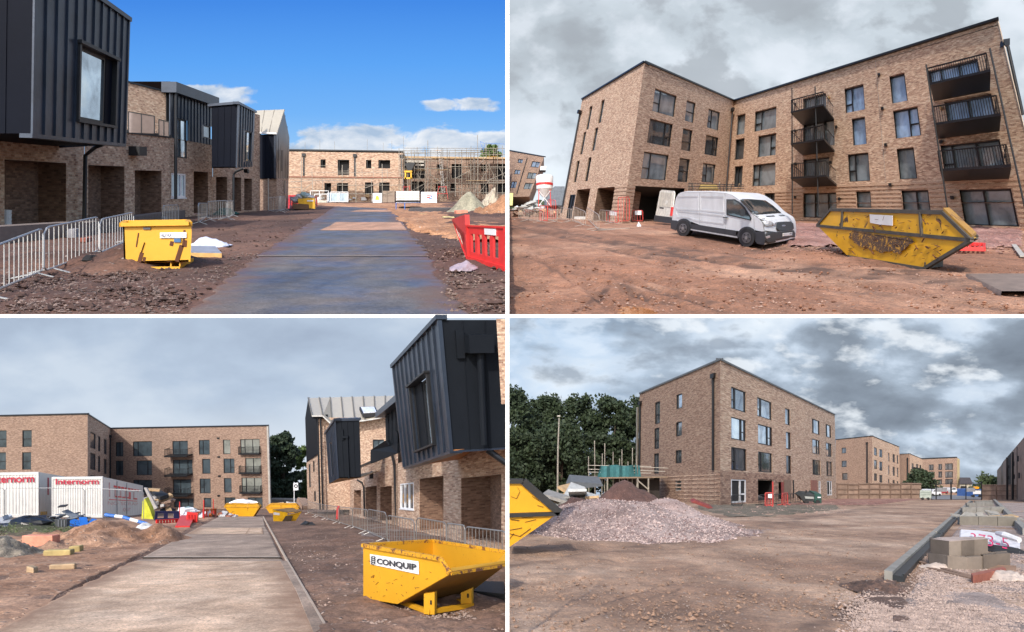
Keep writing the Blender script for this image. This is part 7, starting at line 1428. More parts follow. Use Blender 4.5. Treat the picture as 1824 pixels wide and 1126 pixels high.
# --- the large tipping skip
def big_skip():
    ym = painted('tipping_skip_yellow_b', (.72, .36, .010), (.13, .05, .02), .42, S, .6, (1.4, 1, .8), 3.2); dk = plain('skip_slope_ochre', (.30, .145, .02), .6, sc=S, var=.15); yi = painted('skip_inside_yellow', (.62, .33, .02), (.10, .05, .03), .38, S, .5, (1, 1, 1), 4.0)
    A0, B0 = BL.g(647, 1071), BL.g(761, 1100); t = thing('tipping_skip', 'large yellow tipping skip with white company label in the bottom foreground', 'skip', B0)
    pl_ = VP(BL, (647, 1071), (761, 1100)); ln = Vector((.98, 1.20, 1.20 * (CY - BL.h) / F))
    q = lambda x, y, k=0.0: pl_(x, y) + ln * k
    side = [(647, 1066), (708, 1076), (803, 1022), (785, 995), (647, 971)]
    mb = MB(); mb.slab([q(*p) for p in side], ln * .025); obj('side_plate', mb, ym, t)
    mb = MB(); mb.slab([q(*p, .97) for p in side], ln * .02); obj('far_side_plate', mb, yi, t)
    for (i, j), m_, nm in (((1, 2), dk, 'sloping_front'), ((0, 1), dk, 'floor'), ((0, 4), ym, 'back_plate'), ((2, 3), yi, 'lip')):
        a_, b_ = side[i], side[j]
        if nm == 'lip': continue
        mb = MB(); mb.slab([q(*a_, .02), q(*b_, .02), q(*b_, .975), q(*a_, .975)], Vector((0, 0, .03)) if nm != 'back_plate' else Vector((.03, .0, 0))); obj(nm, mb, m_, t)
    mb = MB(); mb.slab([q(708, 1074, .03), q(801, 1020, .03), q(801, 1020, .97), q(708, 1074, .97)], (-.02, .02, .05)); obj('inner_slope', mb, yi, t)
    mb = MB()
    for a_, b_ in ((4, 3), (3, 2)): mb.bar(q(*side[a_]) - ln * .01, q(*side[b_]) - ln * .01, .05, .05)
    mb.bar(q(*side[4]), q(*side[4], .98), .05, .05); mb.bar(q(*side[4], .98), q(*side[3], .98), .045, .045); mb.bar(q(*side[2]), q(*side[2], .98), .035, .035); obj('rim', mb, painted('chipped_rim_yellow', (.70, .35, .010), (.13, .05, .025), .85, S, .6, (1, 1, 1), 5.0), t)
    lab = [(661.5, 1005), (747.5, 1023), (747, 1000), (660.5, 987)]; mb = MB(); mb.slab([q(*p, -.012) for p in lab], ln * .006); lb = obj('label', mb, whitep(S), t)
    dg = plain('dark_print', (.03, .035, .045), .5, sc=S)
    lettering('CONQUIP', [q(674, 1005.5, -.02), q(744, 1018, -.02), q(744, 1004.5, -.02), q(674, 994, -.02)], dg, lb, Vector((0, -.004, 0)), .03)
    for y_ in (992.5, 996, 999.5, 1003):                     # the stacked ring emblem left of the word
        pts = [(667.3 + 3.6 * math.cos(6.283 * k / 10), y_ + 1.7 * math.sin(6.283 * k / 10)) for k in range(10)]; mb = MB()
        for k in range(10): mb.bar(q(*pts[k], -.02), q(*pts[(k + 1) % 10], -.02), .010, .006)
        obj('emblem', mb, dg, lb)
    for a_, b_ in (((765, 1094), 0), ((831, 1082), 1)):
        x, y = a_; w = 10 if b_ == 0 else 10; Yk = BL.Y(y + 4); mb = MB(); mb.slab([at(x - w, y, Yk), at(x + w * .9, y + 1, Yk), at(x + w * .9, y - (39 if b_ == 0 else 34), Yk), at(x - w, y - (36 if b_ == 0 else 26), Yk)], (.02, .14, -.03)); lg = obj('leg', mb, ym, t)
        mb = MB(); mb.slab([at(x + 1, y - 17, Yk - .01), at(x + 4, y - 17, Yk - .01), at(x + 4, y - 24, Yk - .01), at(x + 1, y - 24, Yk - .01)], (0, .01, 0)); obj('hole', mb, dark(S), lg)
    mb = MB()
    for a_, b_ in (((709, 1077), (762, 1097)), ((762, 1098), (842, 1085)), ((780, 1068), (832, 1082)), ((690, 1074), (709, 1078))): mb.bar(BL.g(*a_, .06), BL.g(*b_, .06), .05, .06)
    obj('base_frame', mb, ym, t)
    mb = MB(); mb.slab([q(659, 1067, -.01), q(671, 1069, -.01), q(672, 1073, -.01), q(662, 1072, -.01)], ln * .1); obj('fork_slot', mb, dark(S), t)
    r_ = random.Random(9); rs = plain('rust_brown', (.13, .05, .02), .9, sc=S)
    for k in range(46):
        x, y = r_.uniform(655, 775), r_.uniform(985, 1065)
        if y > 1066 - max(0, x - 708) * .55 or (658 < x < 752 and 984 < y < 1026) or y < 976 + (x - 647) * .17: continue
        l_, a_ = r_.uniform(1.5, 7), r_.uniform(-1.4, 1.4); mb = MB(); mb.bar(q(x, y, -.004), q(x + l_ * math.cos(a_), y + l_ * math.sin(a_), -.004), r_.uniform(.004, .011), .003); obj('rust_scrape', mb, rs, t)
big_skip()
t = thing('plastic_crates', 'flat black pallets stacked under the right end of the big tipping skip', 'pallet', BL.g(870, 1068))
for k in range(3): mb = MB(); o_ = Vector((0, 0, .055 * k)); mb.slab([BL.g(842, 1070) + o_, BL.g(898, 1076) + o_, BL.g(898, 1052) + o_, BL.g(850, 1050) + o_], (0, 0, .045)); obj('pallet', mb, mk('black_pallet', (.03, .032, .034)), t)
# ================================================================ BOTTOM RIGHT: brick block by the gravel heap and haul road
CLIP[0] = 0.02
S = 1.0
bks = brick(S); gl1 = glass(S, (.72, .82, .92), 'cloud_glass', .9); gl2 = glass(S, (.30, .33, .36), 'deep_glass', .75)
g_br = earth('pinkish_haul_road_soil', [(0.25, 0.150, 0.098), (0.355, 0.230, 0.155), (0.465, 0.330, 0.238)], S, peb=13, pebamt=.3, pebcol=(.50, .40, .34), bmp=.05, big=.28, streak=-.9, track=(.115, .07, .05))
TB = [((1085, 1074), (1198, 1040), 5, .9), ((1120, 1080), (1210, 1052), 4, .6), ((907, 1008), (1180, 968), 16, .55), ((1180, 968), (1420, 925), 14, .5), ((1420, 925), (1560, 905), 10, .6), ((1440, 1126), (1600, 1040), 34, .85), ((907, 1075), (1010, 1050), 10, .35), ((1300, 1110), (1420, 1126), 24, .35), ((1250, 905), (1480, 903), 8, .6)]
def tbr(px, py, n): return max(0, min(1, sum(k * .7 * seg(px, py, a, b, w) for a, b, w, k in TB) * (1 + n * 1.8)))
def rbr(X, Y, px, py):
    z = 0
    for a, b, w in (((1060, 1075), (1210, 1035), 9), ((1010, 1115), (1160, 1060), 9), ((907, 1000), (1200, 960), 14), ((1100, 1000), (1420, 930), 12), ((907, 1060), (1050, 1030), 9)): z += -.035 * seg(px, py, a, b, w)
    return z
ground('ground', BR, CX, 1960, 1160, 165, g_br, .045, 330, 300, rbr, tracks=tbr)
g_dk = earth('dark_red_mud', [(0.085, 0.052, 0.040), (0.125, 0.075, 0.056), (0.17, 0.105, 0.08)], S, peb=9, pebamt=.25, pebcol=(.34, .26, .22), bmp=.05, big=.6)
gpoly('ground_patch', BR, [(1150, 1590, 1700), (1100, 1590, 1640), (1062, 1530, 1600), (1048, 1545, 1590), (1030, 1562, 1600)], g_dk, .015, .05, kind='structure')
gpoly('ground_patch', BR, [(921, 1300, 1370), (907, 1240, 1500), (898, 1240, 1490)], earth('olive_trodden_soil', [(0.10, 0.085, 0.055), (0.14, 0.115, 0.08), (0.18, 0.15, 0.11)], S, peb=9, pebamt=.3, bmp=.04), .02, .05, kind='structure')
gpoly('ground_patch', BR, [(900, 1380, 1560), (889, 1480, 1640)], earth('red_trodden_soil', [(0.22, 0.10, 0.075), (0.28, 0.14, 0.11), (0.34, 0.2, 0.16)], S, peb=7, pebamt=.3, bmp=.04), .025, .05, kind='structure')
m_gr = earth('pale_gravel_bed', [(0.24, 0.185, 0.16), (0.34, 0.265, 0.23), (0.42, 0.34, 0.30)], S, peb=16, pebamt=.75, pebcol=(.56, .45, .39), bmp=.05, big=.8)
gpoly('gravel_bed', BR, [(1160, 1560, 1960), (1060, 1615, 1960), (990, 1665, 1960), (930, 1712, 1960), (896, 1740, 1850)], m_gr, .02, .03, kind='structure')
peb = lambda n, c: plain(n, c, .9, sc=S, nscale=9, var=.5)
stones(BR, [(1530, 1060, 1822, 1130), (1640, 985, 1822, 1060)], 32000, .008, .030, peb('pale_gravel_stone', (.33, .25, .21)), 'gravel', 'loose pale pink gravel around the concrete blocks', seed=41, up=.022)
stones(BR, [(907, 960, 1560, 1126)], 3000, .004, .016, peb('road_pebble', (.34, .26, .21)), 'gravel', 'small pebbles pressed into the haul road', seed=42)
stones(BR, [(1280, 885, 1500, 915), (1490, 880, 1620, 900)], 1200, .02, .09, peb('site_pebble', (.36, .24, .20)), 'gravel', 'rubble strewn at the foot of the brick block', seed=43)
stones(BR, [(907, 960, 1600, 1126), (1300, 905, 1560, 960)], 2600, .012, .05, peb('brown_soil_clod', (.24, .15, .10)), 'soil_clods', 'clods of brown soil crumbled over the haul road', 'soil', seed=46)
# --- main block
hq = thing('apartment_block', 'large four storey brick block standing behind the gravel heap', 'building', BR.g(1283, 900))
YA, YC_, YE = 83.5, 61.0, 107.0
q1 = Fac(BR, (1137.5, 891.4), (1283, 899.8), (1283, 642), (1139.4, 702), YA, YC_, W=12, Ht=12.5, proj=(-1, -1.2, 0)); q2 = Fac(BR, (1283, 899.8), (1490, 886), (1486.8, 739.4), (1283, 642), YC_, YE, W=18, Ht=12.5, proj=(.5, -1.4, 0))
B1 = rects(q1, [((1166.5, 717.5), (1175.5, 753.8)), ((1204.6, 704), (1215, 726.5)), ((1165.6, 763.5), (1174, 799)), ((1203.8, 753), (1214.5, 776)), ((1164.8, 808.5), (1173.5, 843.8)), ((1203.3, 802.8), (1214, 824.7)), ((1202.6, 855.8), (1213.3, 875))])
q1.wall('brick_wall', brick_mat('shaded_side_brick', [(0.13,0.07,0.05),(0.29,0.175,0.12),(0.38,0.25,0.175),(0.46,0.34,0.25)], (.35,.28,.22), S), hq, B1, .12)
for k, r in enumerate(B1): q1.window(r, hq, concrete(S) if k == 6 else blk, gl1 if k in (1,) else gl2, (), (0, .42) if k in (0, 2) else None, .1, .09)
E2 = [((1302.3, 688.4), (1328.9, 735.7), (.28,), (0, .42), 1), ((1348.8, 707), (1374.9, 749.3), (.27,), (0, .4), 1), ((1398.5, 726.5), (1407.7, 758.8), (), None, 1), ((1446.3, 744.9), (1460.7, 775.5), (.22,), None, 1), ((1470.6, 754.8), (1481, 781), (.3,), None, 1),
      ((1302.3, 741.9), (1328.9, 787), (.7,), (1, .4), 1), ((1350, 754.8), (1375.4, 795.3), (.7,), (1, .4), 1), ((1399.8, 768.7), (1408.5, 801), (), None, 1), ((1445.8, 781), (1460.7, 810.3), (.7,), (1, .4), 1), ((1470.6, 787.9), (1481.8, 814.7), (.7,), None, 1),
      ((1302.3, 796), (1329.4, 839.4), (.28,), (0, .42), 0), ((1350, 804), (1375.7, 842.6), (.25,), (0, .4), 0), ((1399.8, 811), (1409.2, 844.3), (), None, 0), ((1447, 818.2), (1462, 847), (.3,), None, 0), ((1471.9, 821.5), (1482.6, 848.8), (.3,), None, 0)]
R2 = rects(q2, [e[:2] for e in E2]); GD = rects(q2, [((1302, 853.8), (1329.4, 894.8)), ((1350, 853.8), (1376, 891)), ((1386.8, 858.8), (1394.8, 890)), ((1458, 857), (1462.4, 880)), ((1473, 856.8), (1482.6, 882.4))])
for r in GD: r[2] = max(r[2], .1)
q2.wall('brick_wall', bks, hq, R2 + GD, .12, b0=2.9); q2.wall('brick_base', brick(S, 'banded'), hq, R2 + GD, .12, b1=2.9, a1=8.5); q2.wall('brick_base', bks, hq, R2 + GD, .12, b1=2.9, a0=8.5)
for e, r in zip(E2, R2): q2.window(r, hq, blk, gl1 if e[4] else gl2, e[2], e[3], .09, .09)
wf_ = plain('white_window_frame', (.72, .73, .74), .5, sc=S)
q2.window(GD[0], hq, wf_, dark(S), (.6,), (1, .35), .06, .12); q2.recess(GD[1], hq, dark(S), 1.5); q2.recess(GD[2], hq, dark(S), 1.0); q2.window(GD[3], hq, wf_, dark(S), (), (0, .4), .06, .15); q2.window(GD[4], hq, wf_, dark(S), (.6,), (1, .3), .06, .12)
for (x0, y0, x1, y1), nm, m_ in (((1391, 859, 1395.5, 890), 'red_door_leaf', plain('maroon_door', (.24, .05, .045), .6, sc=S)), ((1396, 855, 1408.5, 887), 'boarded_panel', plain('brown_board', (.20, .14, .10), .8, sc=S)), ((1443.8, 855, 1455.7, 880), 'boarded_panel', plain('red_brown_board', (.27, .12, .09), .8, sc=S)), ((1412, 855, 1414, 887), 'slot', dark(S))):
    r = q2.rect((x0, y0), (x1, y1)); mb = MB(); q2.box(mb, r[0], r[1], max(r[2], .05), r[3], .01, .06); obj(nm, mb, m_, hq)
for r in B1[:0]: pass
for q_ in (q1, q2): q_.coping(hq, plain('coping_metal', (.13, .14, .15), .5, .4, sc=S), .18, -.4, .1)
q1.downpipe((1271.7, 668), (1272, 837), hq, blk, .11, True, .12); q1.downpipe((1141.5, 717), (1138, 850), hq, blk, .11, True, .1)
mb = MB(); a0 = q1.inv(1139, 800)[0]; q1.box(mb, a0 - .3, a0 - .1, 2.5, 11, .1, .3); obj('scaffold_pole', mb, scaff(S), hq)
for k in range(7):
    b_ = .4 + k * .36; mb = MB(); q1.box(mb, .2, 11.95, b_, b_ + .1, .003, .03) if k > 2 else q1.box(mb, 6.8, 11.95, b_, b_ + .1, .003, .03); x_ = obj('projecting_course', mb, bks, hq)
mb = MB(); mb.poly([q1.pt(0, 12.3), q1.pt(12, 12.3), q2.pt(18, 12.3), q2.pt(18, 12.3) + Vector((-12, 16, 0)) + Vector((0, 0, -3.8))]); obj('roof', mb, dark(S), hq)
# --- farther blocks
def small_block(label, bl_, c_, r_, Ys3, wl, wr, H_=12):
    t = thing('apartment_block', label, 'building', at(*c_[0], Ys3[1])); fa = Fac(BR, bl_[0], c_[0], c_[1], bl_[1], Ys3[0], Ys3[1], W=12, Ht=H_); fb2 = Fac(BR, c_[0], r_[0], r_[1], c_[1], Ys3[1], Ys3[2], W=14, Ht=H_)
    ra, rb_ = rects(fa, wl), rects(fb2, wr); fa.wall('brick_wall', brick(S, 'brown'), t, ra, .15); fb2.wall('brick_wall', bks, t, rb_, .15)
    for r in ra: fa.window(r, t, blk, gl2, (), None, .1, .12)
    for k, r in enumerate(rb_): fb2.window(r, t, blk, gl1 if k % 3 != 2 else gl2, (.5,) if r[1] - r[0] > 1.2 else (), None, .1, .14)
    fa.coping(t, blk, .15); fb2.coping(t, blk, .15); mb = MB(); mb.poly([fa.pt(0, H_ - .2), fa.pt(12, H_ - .2), fb2.pt(14, H_ - .2), fb2.pt(14, H_ - .6) + Vector((-10, .5, 0))]); obj('roof', mb, dark(S), t); return t, fa, fb2
t2, fa2, fb2_ = small_block('second brick block behind the timber fence right of the large block', [(1488, 884), (1488.5, 783.8)], [(1553.6, 884.5), (1553.6, 777.3)], [(1604, 883), (1601.7, 796.6)], (147, 140, 147),
    [((1499, 798), (1507, 807.5)), ((1499, 821), (1508, 832)), ((1500, 843), (1509.6, 854.7))], [((a, y0 + d), (b, y1 + d)) for a, b, d in ((1557, 1562.6, 0), (1566.4, 1572.4, 3), (1582, 1585, 10), (1590, 1594.5, 12), (1597.3, 1600.7, 14)) for y0, y1 in ((796.6, 812.6), (819, 836), (843, 857))])
fa2.downpipe((1545, 789), (1547, 870), t2, blk, .14, True, .1)
t3, fa3, fb3 = small_block('third brick block with dark balcony beyond the second block', [(1601, 884), (1602.6, 809.4)], [(1620.5, 884), (1620.5, 808.8)], [(1643, 883), (1643, 818)], (148, 146, 148.5), [], [((1624, 825), (1628, 840)), ((1632, 826), (1636, 840)), ((1638, 828), (1641, 840))])
mb = MB(); fb3.box(mb, 3, 14, 7.6, 8.6, .1, 1.0); obj('balcony', mb, blk, t3); fa3.downpipe((1617, 816), (1617, 870), t3, blk, .14, True, .1)
t4 = thing('apartment_block', 'fourth distant block facing the gate with square windows', 'building', at(1675, 883, 148)); ff4 = Fac(BR, (1643, 883), (1705, 883), (1705, 815.4), (1643, 818), 148.6, 148, W=14, Ht=10)
r4 = rects(ff4, [((1654.5, 827.7), (1663, 838)), ((1671.4, 826.8), (1678, 837)), ((1683.7, 825.8), (1697.3, 837)), ((1654.5, 840), (1663, 850.7)), ((1671.4, 840), (1678, 851)), ((1683.7, 840), (1697.3, 851)), ((1671.4, 854), (1678, 863)), ((1683.7, 853.5), (1697.3, 862.6))])
ff4.wall('brick_wall', brick(S, 'brown'), t4, r4, .15); ff4.coping(t4, blk, .2)
for r in r4: ff4.window(r, t4, blk, gl2, (.4,), None, .1, .16)
mb = MB(); mb.slab([at(1705, 883, 148), at(1709.5, 883, 148.5), at(1709.5, 818, 148.5), at(1705, 815.4, 148)], (-.5, .5, 0)); obj('side_wall', mb, plain('ochre_wall', (.42, .33, .18), .8, sc=S), t4)
t5 = thing('small_house', 'small dark roofed house beyond the gate', 'house', at(1720, 883, 147)); mb = MB(); mb.slab([at(1710, 883, 147), at(1732, 883, 147), at(1731, 860, 147), at(1710, 860, 147)], (0, .5, 0)); obj('walls', mb, plain('pale_render', (.40, .36, .28), .8, sc=S), t5); mb = MB(); mb.slab([at(1709, 862, 146.6), at(1733, 862, 146.6), at(1728, 851, 147.4), at(1710, 851, 147.4)], (0, .2, 0)); obj('roof', mb, plain('dark_slate', (.035, .03, .035), .7, sc=S), t5)
mb = MB(); mb.slab([at(1712, 872, 146.5), at(1722, 872, 146.5), at(1722, 866, 146.5), at(1712, 866, 146.5)], (0, .1, 0)); obj('window', mb, dark(S), t5)
# right hand row of houses, far
t6 = thing('terraced_house', 'narrow far row of pale houses with dark bays at the right edge', 'house', BR.g(1800, 890)); cols_ = [brick(S, 'brown'), blk, brick(S, 'brown'), blk, bks]
edges = [(1776, 838, 120), (1783, 829, 112), (1787, 822, 104), (1793, 815, 98), (1801, 806, 88), (1840, 760, 70)]
for k in range(5):
    (x0, y0, Y0), (x1, y1, Y1) = edges[k], edges[k + 1]; mb = MB(); mb.slab([at(x0, 892, Y0), at(x1, 892, Y1), at(x1, y1, Y1), at(x0, y0, Y0)], (3, .5, 0)); obj('house_front', mb, [plain('pale_brick_far', (.30, .22, .17), .85, sc=S, nscale=2), blk, plain('pale_brick_far', (.30, .22, .17), .85, sc=S, nscale=2), navy_shaded(S), plain('pale_brick_far', (.30, .22, .17), .85, sc=S, nscale=2)][k], t6)
for x, y, h in ((1795, 828, 6), (1804, 822, 8), (1812, 812, 10), (1795, 848, 6), (1805, 845, 8), (1814, 842, 10)): mb = MB(); Yk = 87 - (x - 1801) * .4; mb.slab([at(x, y + h, Yk - 3), at(x + 3, y + h, Yk - 3.5), at(x + 3, y, Yk - 3.5), at(x, y, Yk - 3)], (-.05, -.05, 0)); obj('window', mb, dark(S), t6)
for x in (1794, 1804, 1813): mb = MB(); mb.tube([at(x, 808 - (x - 1801), 82), at(x, 890, 82)], .12, 6); obj('downpipe', mb, blk, t6)
dk_ = [(0.018, 0.032, 0.012), (0.03, 0.048, 0.018), (0.042, 0.062, 0.026)]
tree(BR, (1642, 884), 45, 60, 'dark green bush in front of the third and fourth blocks', 61, 5000, .28, dk_, None, Yd=125, low=.02, name='bush', trunk_m=.12)
tree(BR, (1765, 886), 36, 70, 'low dark hedge trees beyond the gate by the right hand row', 62, 5000, .3, [(0.03, 0.045, 0.015), (0.045, 0.065, 0.022), (0.06, 0.085, 0.03)], None, Yd=122, low=.02, name='hedge_tree', trunk_m=.12)
# big trees left
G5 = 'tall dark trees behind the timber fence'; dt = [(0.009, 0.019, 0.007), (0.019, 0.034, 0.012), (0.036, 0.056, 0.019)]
for k, (x, hp, wp, lab, Yd) in enumerate(((905, 205, 120, 'leafy tree cut by the left edge with a ragged crown', 110), (968, 185, 110, 'broad dark tree behind the bare lamp column', 118), (1030, 186, 100, 'dark tree with open gaps right of the lamp column', 116), (1090, 182, 100, 'tall round tree above the scaffold and green netting', 112), (1135, 182, 80, 'dark tree half hidden by the corner of the large block', 114), (1000, 130, 130, 'lower tree filling in beneath the lamp column', 105), (925, 120, 110, 'lower leafy tree above the fence at the left edge', 100))):
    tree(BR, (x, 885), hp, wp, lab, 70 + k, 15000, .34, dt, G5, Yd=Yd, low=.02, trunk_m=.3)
lc = thing('lamp_column', 'bare galvanised lamp column rising before the dark trees', 'pole', at(996, 882, 80)); mb = MB(); mb.tube([at(993, 885, 80), at(994, 796, 80), at(996, 745, 80)], [.11, .09, .07], 8); obj('pole', mb, scaff(S), lc); mb = MB(); mb.tube([at(992.5, 741.5, 80), at(998, 741.5, 80)], .1, 6); obj('head', mb, scaff(S), lc)
# timber fences: every panel its own mesh
def fence(label, pts, hpx, npan, mat, post, Yk=None, rail=True):
    A, B = pts; t = thing('timber_fence', label, 'fence', A)
    for k in range(npan):
        a_, b_ = lerp(A, B, k / npan), lerp(A, B, (k + 1) / npan); h = hpx[0] / F * lerp(A, B, k / npan).y * (1 - k / npan) + hpx[1] / F * B.y * k / npan; h *= random.uniform(.97, 1.03)
        d = (b_ - a_) * .01; mb = MB(); mb.slab([a_ + d, b_ - d, b_ - d + Vector((0, 0, h)), a_ + d + Vector((0, 0, h))], (0, .06, 0)); obj('panel', mb, mat, t)
        mb = MB(); mb.bar(a_ + Vector((0, -.06, 0)), a_ + Vector((0, -.06, h * 1.03)), .12); obj('post', mb, post, t)
        for z in (.62, .95, .3): mb = MB(); mb.bar(a_ + Vector((0, -.08, h * z)), b_ + Vector((0, -.08, h * z)), .07, .10); obj('rail', mb, post, t)
    return t
fm_ = plain('weathered_fence_board', (.235, .165, .125), .9, sc=S, nscale=1.2, var=.35); fp_ = plain('fence_rail', (.15, .10, .075), .9, sc=S)
fence('long timber panel fence between the large block and the gate', (BR.g(1491, 888.5), BR.g(1641, 888)), (27, 27), 8, fm_, fp_)
fence('timber panel fence right of the gate at the edge of the view', (BR.g(1749, 890), BR.g(1830, 892)), (27, 30), 3, fm_, fp_)
fence('greyish panel fence below the dark trees on the left', (BR.g(880, 884), BR.g(1062, 884)), (44, 34), 8, plain('grey_fence_board', (.17, .13, .125), .9, sc=S, nscale=1.2, var=.3), fp_)
# scaffold, netting
t = thing('scaffolding', 'low scaffold with green netting against the side of the large block', 'scaffolding', BR.g(1100, 890)); Ys = 72
for x, y in ((1049, 813), (1060, 785), (1072, 808), (1077, 790), (1092, 805), (1103, 817), (1108, 801), (1118, 822), (1126, 798), (1134, 812)): mb = MB(); mb.tube([at(x, 888, Ys), at(x + random.uniform(-1, 1), y, Ys)], .045, 6); obj('standard', mb, scaff(S), t)
for x0, x1, y in ((1047, 1160, 829), (1047, 1150, 836), (1047, 1165, 851), (1047, 1160, 841), (1140, 1190, 832), (1140, 1185, 838)): mb = MB(); mb.tube([at(x0, y, Ys - .3), at(x1, y + 2, Ys - .3)], .035, 6); obj('ledger', mb, scaff(S), t)
mb = MB(); mb.slab([at(1047, 853, Ys - 1), at(1190, 851, Ys - 1), at(1178, 849, Ys + 3), at(1047, 850, Ys + 3)], (0, 0, .12)); obj('scaffold_board', mb, plain('weathered_board', (.22, .16, .11), .9, sc=S), t)
mb = MB(); n = 14
for i in range(n): x0, x1 = 1064 + 78 * i / n, 1064 + 78 * (i + 1) / n; d0, d1 = .3 * math.sin(i * 1.7), .3 * math.sin((i + 1) * 1.7); mb.poly([at(x0, 850, Ys - .6 + d0), at(x1, 850, Ys - .6 + d1), at(x1 - (3 if x1 > 1130 else 0), 829 + 1.0 * math.sin(i), Ys - .6 + d1), at(x0 + (6 if i == 0 else 0), 829 + 1.0 * math.sin(i - 1), Ys - .6 + d0)])
obj('netting', mb, plain('teal_green_netting', (.045, .16, .17), .8, sc=S), t)
mb = MB(); mb.slab([at(1095, 889, Ys + 1), at(1175, 889, Ys + 1), at(1175, 853, Ys + 1), at(1095, 853, Ys + 1)], (0, .5, 0)); obj('deck_shade_sheet', mb, plain('deck_shade_sheet', (.03, .025, .022), .9, sc=S), t)  # near-black sheet stands for the shade under the deck
for x in (1082, 1136, 1155): mb = MB(); mb.tube([at(x, 889, Ys - 1.2), at(x, 852, Ys - 1.2)], .08, 6); obj('prop', mb, scaff(S), t)
mb = MB(); mb.tube([at(1155, 872, Ys - 1.3), at(1136, 856, Ys - 1.3)], .07, 6); obj('brace', mb, scaff(S), t)
# timber and steel stockpile
pile_bits('stock_pile', BR, (1015, 905), 120, 40, [plain('pale_steel', (.40, .41, .40), .6, .2, sc=S), plain('grey_plank', (.26, .25, .23), .8, sc=S), wood(S)], 'stockpile of pale planks and steel sections between skip and mound', 'stockpile', (1.0, 3.6), 51, .55, 2.0, True)
t = thing('tarpaulin_stack', 'grey tarpaulin over stacked boards at the back of the stockpile', 'tarpaulin', at(1045, 872, 56)); mb = MB(); mb.slab([at(1012, 873, 56), at(1075, 866, 56), at(1072, 862, 56), at(1018, 858, 56)], (0, 2, .1)); obj('sheet', mb, plain('grey_tarp', (.10, .11, .12), .5, sc=S), t)
pile_bits('white_offcuts', BR, (990, 905), 50, 12, [whitep(S), plain('pale_steel', (.40, .41, .40), .6, .2, sc=S)], 'white offcuts lying right of the cut off yellow skip', 'offcuts', (.6, 1.4), 52, .3, .8, True)
m_mud_ = earth('dark_red_spoil', [(0.085, 0.045, 0.035), (0.12, 0.062, 0.048), (0.16, 0.09, 0.07)], S, peb=9, pebamt=.3, pebcol=(.25, .17, .14), bmp=.06)
mound('spoil_heap', BR, (1110, 908), 85, 6, 1.95, m_mud_, 'dark red brown spoil heap behind the gravel heap', 'heap', ((0, 0, 1, .7), (.3, 0, .8, .6)), .12, seed=22)
mound('spoil_heap', BR, (1030, 915), 70, 5, .9, m_mud_, 'low dark spoil bank between the stockpile and the gravel heap', 'heap', ((0, 0, 1, .8),), .2, seed=23)
m_gh = earth('pink_gravel', [(0.26, 0.185, 0.16), (0.36, 0.265, 0.235), (0.44, 0.34, 0.305)], S, peb=12, pebamt=.8, pebcol=(.62, .49, .44), bmp=.09, big=.5)
_, sfm = mound('gravel_heap', BR, (1105, 936), 236, 9.5, 1.12, m_gh, 'wide heap of pink gravel in front of the large brick block', 'gravel heap', ((-.12, .0, .95, .72), (.15, .1, .88, .5), (.42, .2, .98, .36), (-.5, -.2, .5, .5), (.72, .2, .38, .35)), .06, seed=25, n=130, m=80)
def sfr(X, Y): return sfm(X, Y)
stones(BR, [(900, 890, 1320, 1000), (900, 892, 1320, 930), (900, 892, 1320, 925)], 30000, .015, .06, peb('heap_stone_pale', (.46, .355, .32)), 'gravel', 'broken pink stones covering the wide gravel heap', seed=44, surf=sfr)
stones(BR, [(900, 890, 1320, 1000), (900, 892, 1320, 925)], 12000, .015, .06, peb('heap_stone_dark', (.16, .10, .09)), 'gravel', 'darker stones mixed into the wide gravel heap', seed=45, surf=sfr)
# cut off skip at the left edge
t = thing('skip', 'end of a worn yellow skip with black rim cut off by the left edge', 'skip', BR.g(930, 985)); pz = VP(BR, (800, 990), (940, 990)); dV = Vector((.05, 1.9, -.44)); of = Vector((0, -.015, 0)); sm_y = painted('skip_yellow_close', (.72, .36, .012), (.09, .04, .02), .34, S, .5, (1, 1, 1), 2.0)
low = [(904, 976), (993, 915), (904, 917)]; upp = [(904, 916), (993, 913), (934, 858), (904, 858)]
for P_ in (low, upp): mb = MB(); mb.slab([pz(*p) for p in P_], (0, .04, 0)); obj('side_panel', mb, sm_y, t)
rm_ = plain('black_rim', (.022, .022, .022), .6, sc=S)
for a_, b_, w in (((904, 856.5), (932, 856.5), .09), ((932, 856.5), (997, 913), .15), ((904, 917), (997, 914), .075)): mb = MB(); mb.bar(pz(*a_) + of * 2, pz(*b_) + of * 2, .1, w); obj('rim', mb, rm_, t)
mb = MB(); mb.slab([pz(904, 976), pz(995, 914), pz(995, 914) + dV, pz(904, 976) + dV], (0, .04, .03)); obj('end_plate', mb, plain('rusty_brown_plate', (.16, .09, .05), .8, sc=S), t)
rs = plain('rust_scratch', (.05, .02, .015), .9, sc=S); rr_ = random.Random(3)
for a_, b_, w in (((910, 884), (920, 888), .012), ((920, 888), (926, 875), .02), ((926, 875), (922, 868), .015), ((907, 950), (926, 955), .02), ((926, 955), (945, 941), .03), ((907, 944), (930, 940), .02), ((915, 950), (905, 962), .02), ((948, 884), (960, 892), .015), ((957, 900), (968, 903), .02), ((935, 930), (955, 925), .015), ((910, 925), (925, 927), .03), ((930, 922), (950, 921), .018)):
    mb = MB(); mb.bar(pz(*a_) + of, pz(*b_) + of, w, .004); obj('rust_scrape', mb, rs, t)
